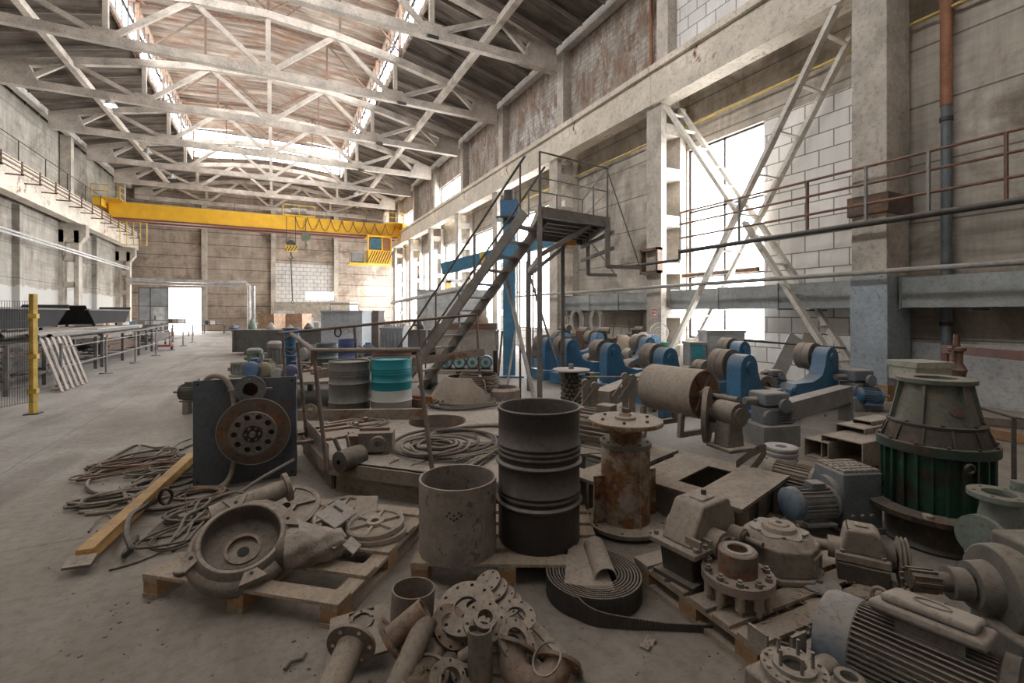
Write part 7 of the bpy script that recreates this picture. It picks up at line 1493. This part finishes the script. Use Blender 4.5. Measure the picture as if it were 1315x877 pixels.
# ================================================================ cluster of motors in the middle distance
bench_m = M('bench_frame', (.20, .17, .145), .7, .1, dust=.6)
t = Thing('equipment_pallet', 'long low steel stand carrying the motors behind the slate-blue plate', 'stand', (0, 0, 0)); A_, B_ = D(-5.95, 9.15), D(-2.75, 9.9)
t.part('top', bench_m, smooth=0).bar(A_ + V((0, 0, .49)), B_ + V((0, 0, .49)), 2.5, .05)
for f_ in (.03, .5, .97):
    for s2 in (-1.1, 1.1): p = A_ + (B_ - A_) * f_ + D(-.2, .97) * s2; t.part('leg', bench_m, smooth=0).bar(p, p + V((0, 0, .466)), .1, .1, D(1, 0))
def vmotor(label, px, py, d, r, h, mat, zb, cap=None):
    c = at(px, py, d); t = Thing('upright_motor', label, 'motor', (c.x, c.y, zb), group='upright motors in the middle distance'); H = max(.2, c.z - zb)
    t.part('flange', mat, smooth=30).cyl((0, 0, 0), (0, 0, H * .12), r * 1.15, n=20); t.part('housing', mat, smooth=40).lathe([(r * .8, H * .1), (r * .86, H * .2), (r * .86, H * .75), (r, H * .76), (r, H * .92), (r * .7, H), (0, H)], n=24)
    q = t.part('cooling_fins', mat, smooth=0)
    for k in range(14): a = 2 * PI * k / 14; v_ = V((cos(a), sin(a), 0)); q.bar(v_ * r * .9 + V((0, 0, H * .2)), v_ * r * .9 + V((0, 0, H * .74)), .012, r * .14, v_)
    t.part('terminal_box', mat, smooth=0, bev=.01).box(-r * 1.0, 0, H * .5, r * .5, r * .7, H * .22)
mG = M('motor_green', (.02, .16, .10), .5, dust=.3); mT = M('motor_sage', (.20, .27, .22), .6, dust=.4); mO = M('motor_olive', (.20, .18, .11), .6, dust=.5); mW = M('motor_pale', (.27, .27, .255), .6, dust=.4); mB = M('motor_blue', (.06, .14, .27), .5, dust=.35); mN = M('motor_navy', (.04, .06, .15), .5, dust=.35)
vmotor('sage green upright motor left of centre in the cluster', 327, 447, 10.2, .16, .6, mT, .516); vmotor('grey upright motor at the left front of the cluster', 307, 463, 9.1, .15, .5, mW, .516); vmotor('tall grey upright motor behind the olive one', 353, 438, 10.1, .16, .6, motor_g, .516)
vmotor('dark green upright motor beside the grey one at left', 319, 466, 9.3, .13, .5, mG, .516)
horiz = [(327, 474, 8.9, .15, mB, 'blue motor facing the viewer above the slate-blue plate'), (343, 472, 9.0, .14, mO, 'olive motor facing the viewer above the slate-blue plate'), (359, 475, 8.8, .10, mW, 'small pale motor facing the viewer right of the olive one'), (377, 476, 8.8, .13, mN, 'navy motor behind the railing post'), (333, 470, 10.9, .15, M('motor_violet', (.05, .06, .13), .5, dust=.4), 'dark violet round motor at the back of the cluster')]
for px, py, d, r_, m_, lb in horiz: c = at(px, py, d); c.z = .517 + r_ * 1.15; motor(lb, c, D(-.15, 1, 0), r_, .34, m_, group='motors facing the viewer')
c = at(374, 470, 9.6); t = Thing('valve_column', 'tall blue stack of valves behind the railing', 'valve', (c.x, c.y, .516), group=None)
for z0, z1, r_ in ((0, .5, .1), (.5, .55, .17), (.55, .75, .11), (.75, .8, .17), (.8, 1.05, .12), (1.05, 1.1, .18), (1.1, 1.33, .15), (1.33, 1.37, .17)): t.part('section', blue_b, smooth=40).cyl((0, 0, z0 * .68), (0, 0, z1 * .68), r_, n=20)
t.part('hand_wheel', steel_dark).tube([(cos(a) * .16, -.2, .6 + sin(a) * .16) for a in [i * 2 * PI / 20 for i in range(20)]], .018, 6, True); t.part('wheel_stem', steel_dark).cyl((0, -.2, .6), (0, 0, .6), .02)
random.seed(52)
for k in range(12):
    p_ = D(-5.3 + (k % 6) * .45, 9.15 + (k // 6) * .45 + (k % 6) * .1); o = solo('rusty_casting', '%s rusty casting heaped between the motors on the first stand' % (words_ + ['eleventh', 'twelfth'])[k], 'casting', [cast_rust, mO, steel_dark, cast][k % 4], (p_.x, p_.y, .516), random.random() * 3, group='castings between the motors')
    h_ = random.uniform(.12, .3); o.lathe([(.0, 0), (.11, 0), (.12, h_ * .3), (.06, h_ * .5), (.05, h_ * .9), (.08, h_), (0, h_)], n=14); o.cyl((0, 0, h_ * .5), (.16, .03, h_ * .6), .03, n=8); o.tube([(.02 + cos(a) * .07, -.1, h_ * .5 + sin(a) * .07) for a in [i * 2 * PI / 12 for i in range(12)]], .014, 5, True)
# second bench with assorted machines between the cluster and the drums
t = Thing('equipment_pallet', 'low stand of dark machines behind the grey drum', 'stand', (0, 0, 0)); A_, B_ = D(-5.6, 12.35), D(-3.3, 12.8)
t.part('top', bench_m, smooth=0).bar(A_ + V((0, 0, .52)), B_ + V((0, 0, .52)), 2.3, .06)
for f_ in (.03, .5, .97):
    for s2 in (-1.0, 1.0): p = A_ + (B_ - A_) * f_ + D(-.2, .97) * s2; t.part('leg', bench_m, smooth=0).bar(p, p + V((0, 0, .49)), .1, .1, D(1, 0))
lst = [(398, 462, 10.8, .16, mW, 'pale round pump right of the blue valve stack'), (405, 458, 11.2, .15, motor_g, 'dusty grey motor above the pale pump'), (417, 455, 11.6, .13, mT, 'sage motor under the sloping deck rail'), (428, 457, 11.2, .12, M('motor_teal', (.04, .22, .24), .5, dust=.3), 'teal motor left of the blue drum'), (410, 470, 10.9, .14, mW, 'second pale round pump, lower'), (461, 452, 11.8, .13, mW, 'pale motor right of the blue drum'), (473, 448, 12.2, .15, mB, 'blue motor beside the red tub'), (392, 447, 12.4, .15, mN, 'navy motor at the back of the low stand')]
for px, py, d, r_, m_, lb in lst: c = at(px, py, d + .9); c.z = .56 + r_ * 1.12; motor(lb, c, D(random.uniform(-.8, .8), 1, 0), r_, .36, m_, group='assorted motors on the low stand')
random.seed(77); cat_ = ['first', 'second', 'third', 'fourth', 'fifth', 'sixth', 'seventh', 'eighth', 'ninth', 'tenth', 'eleventh', 'twelfth', 'thirteenth', 'fourteenth']
for k in range(14):
    px = 300 + k * 24; d = 20.2 + random.uniform(-.3, .3); c = at(px, 424, d); t = Thing('stored_item', '%s item from the left standing on the long grey tank' % cat_[k], 'machine part', (c.x, c.y, at(400, 424, 19.5).z + .012), random.random() * 3, group='items on the long tank'); m_ = random.choice([mW, mB, cast, cast_rust, mT, whiteish, steel_dark])
    hh_ = random.uniform(.15, .45); t.part('body', m_, smooth=40).lathe([(.16, 0), (.18, hh_ * .3), (.1, hh_ * .7), (.05, hh_), (0, hh_)], n=16); t.part('arm', m_).cyl((0, 0, hh_ * .4), (.3, 0, hh_ * .5), .05, n=10)
# blue motors row on a wooden pallet
c = at(592, 470, 11.2); t = Thing('wooden_pallet', 'wooden pallet carrying a row of blue motors behind the deck', 'pallet', (c.x, c.y, 0), -YAW, group='wooden pallets')
for k in range(5): t.part('top_board', wood, smooth=0).box(0, -.45 + k * .22, .42, 1.6, .12, .025)
for x in (-.7, 0, .7): t.part('bearer', steel_dark, smooth=0).box(x, 0, .20, .12, 1.0, .41)
mP = M('motor_mint_face', (.36, .50, .42), .6, dust=.2)
for k in range(4):
    cc_ = at(573 + k * 17, 462, 10.9); t = Thing('blue_motor', ['leftmost', 'second from left', 'third from left', 'rightmost'][k] + ' blue motor with mint face on the far pallet', 'motor', (cc_.x, cc_.y, .60), -YAW, group='blue motors on the far pallet'); t.part('housing', blue_b).cyl((0, 0, 0), (0, .35, 0), .15, n=24); t.part('face', mP, 'mint green end face').cyl((0, -.02, 0), (0, 0, 0), .12, n=24); t.part('hub', blue_b).cyl((0, -.05, 0), (0, 0, 0), .05, n=14); t.part('foot', blue_b, smooth=0).box(0, .15, -.155, .22, .2, .04)
# machine with yellow frame behind, far right
t = Thing('yellow_lift', 'white and yellow lifting frame by the far right columns', 'lift', (8.9, 25.6, 0)); t.part('mast', M('lift_yellow', (.7, .5, .15), .5, dust=.1), smooth=0).bx(-.15, .15, -.1, .1, 0, 3.6); t.part('arm', whiteish, smooth=0).bar((0, 0, 3.5), (1.0, 0, 2.3), .1, .12); t.part('top', whiteish, smooth=0).bx(-.3, .9, -.1, .1, 3.5, 3.7); t.part('base', mG, smooth=0).bx(-.7, .7, -.6, .6, 0, .6)
random.seed(41)
for k in range(16):
    X = (4.2, 8.2, 6.2, 2.6)[k % 4] + random.uniform(-.4, .4); t = Thing('far_machine', '%s of the far machines behind the long tank, counted by distance from the camera' % (cat_ + ['fifteenth', 'sixteenth'])[k], 'machine', (X, 26 + k * 1.25, 0), random.random() * .4, group='far machines'); h_ = random.uniform(.8, 1.7); m_ = random.choice([steel_grey, gc, mB, cast, whiteish, mT, mW])
    t.part('bed', m_, smooth=0, bev=.02).box(0, 0, h_ * .3, 1.4, .9, h_ * .6); t.part('head', m_, smooth=0, bev=.03).box(-.35, 0, h_ * .8, .5, .6, h_ * .4); t.part('spindle', steel_dusty).cyl((-.1, 0, h_ * .75), (.35, 0, h_ * .75), .12, n=16); t.part('tray', steel_dark, smooth=0).box(.35, -.1, h_ * .62, .6, .9, .05)
# clutter on floor: small debris
random.seed(9)
q = solo('floor_debris', 'small chips and grit scattered over the concrete floor', 'debris', M('grit', (.20, .17, .145), .9, dust=.3)); q.props['kind'] = 'stuff'
for k in range(700):
    px, py = random.uniform(60, 1300), 520 + 357 * random.random() ** .7; c = G(px, py, .0); s_ = random.choice((.003, .004, .006, .009)); q.box(c.x, c.y, s_ * .3, s_ * random.uniform(.6, 2.2), s_, s_ * .6, (0, 0, random.uniform(0, 3)))
o = solo('iron_scrap', 'small dark twisted scrap on the floor near the bottom left', 'scrap', steel_brown, G(380, 853, 0), .5); o.tube([(-.06, 0, .012), (-.02, .01, .02), (.03, -.005, .012), (.06, .012, .014)], .009, 6)
finish()
# ---------------------------------------------------------------- light
w = bpy.data.worlds.new('sky'); S.world = w; w.use_nodes = True
bg = w.node_tree.nodes['Background']; bg.inputs[0].default_value = (1.0, .965, .92, 1); bg.inputs[1].default_value = 1.0
def portal(name, loc, rot, sx, sy):
    l = bpy.data.lights.new(name, 'AREA'); l.shape = 'RECTANGLE'; l.size = sx; l.size_y = sy; l.cycles.is_portal = True
    o = bpy.data.objects.new(name, l); C.objects.link(o); o.location = loc; o.rotation_euler = rot
ym = (MY0 + MY1) / 2
portal('monitor_left_light', (CXH - MX - .3, ym, 16.2), (0, R(-90), 0), 2.6, MY1 - MY0)
portal('monitor_right_light', (CXH + MX + .3, ym, 16.2), (0, R(90), 0), 2.6, MY1 - MY0)
portal('monitor_end_light', (CXH, MY1 + .3, 16.3), (R(-90), 0, 0), 12, 2.2)
for (a, c) in WINB: portal('window_light', (XR + .35, (a + c) / 2, (SILL + HEAD) / 2), (0, R(90), 0), HEAD - SILL, c - a)
portal('door_light', (-7.6, Y1 + .4, 2.1), (R(-90), 0, 0), 2.6, 4.2)
cam = bpy.data.cameras.new('camera'); co = bpy.data.objects.new('camera', cam); C.objects.link(co)
co.location = (0, 0, CAMZ); co.rotation_euler = (R(90), 0, -YAW)
cam.sensor_width = 36; cam.lens = F_PX / 1315 * 36; cam.shift_y = -(438.5 - HOR) / 1315; cam.clip_start = .05; cam.clip_end = 400
S.camera = co
vs = S.view_settings; vs.view_transform = 'Standard'; vs.look = 'None'; vs.gamma = 1; vs.use_curve_mapping = False; vs.exposure = 4.65
S.cycles.max_bounces = 9; S.cycles.diffuse_bounces = 6; S.cycles.transparent_max_bounces = 12; S.cycles.glossy_bounces = 3; S.cycles.transmission_bounces = 4
S.cycles.use_denoising = True; S.cycles.denoiser = 'OPENIMAGEDENOISE'; S.cycles.caustics_reflective = False; S.cycles.caustics_refractive = False
S.cycles.use_adaptive_sampling = False
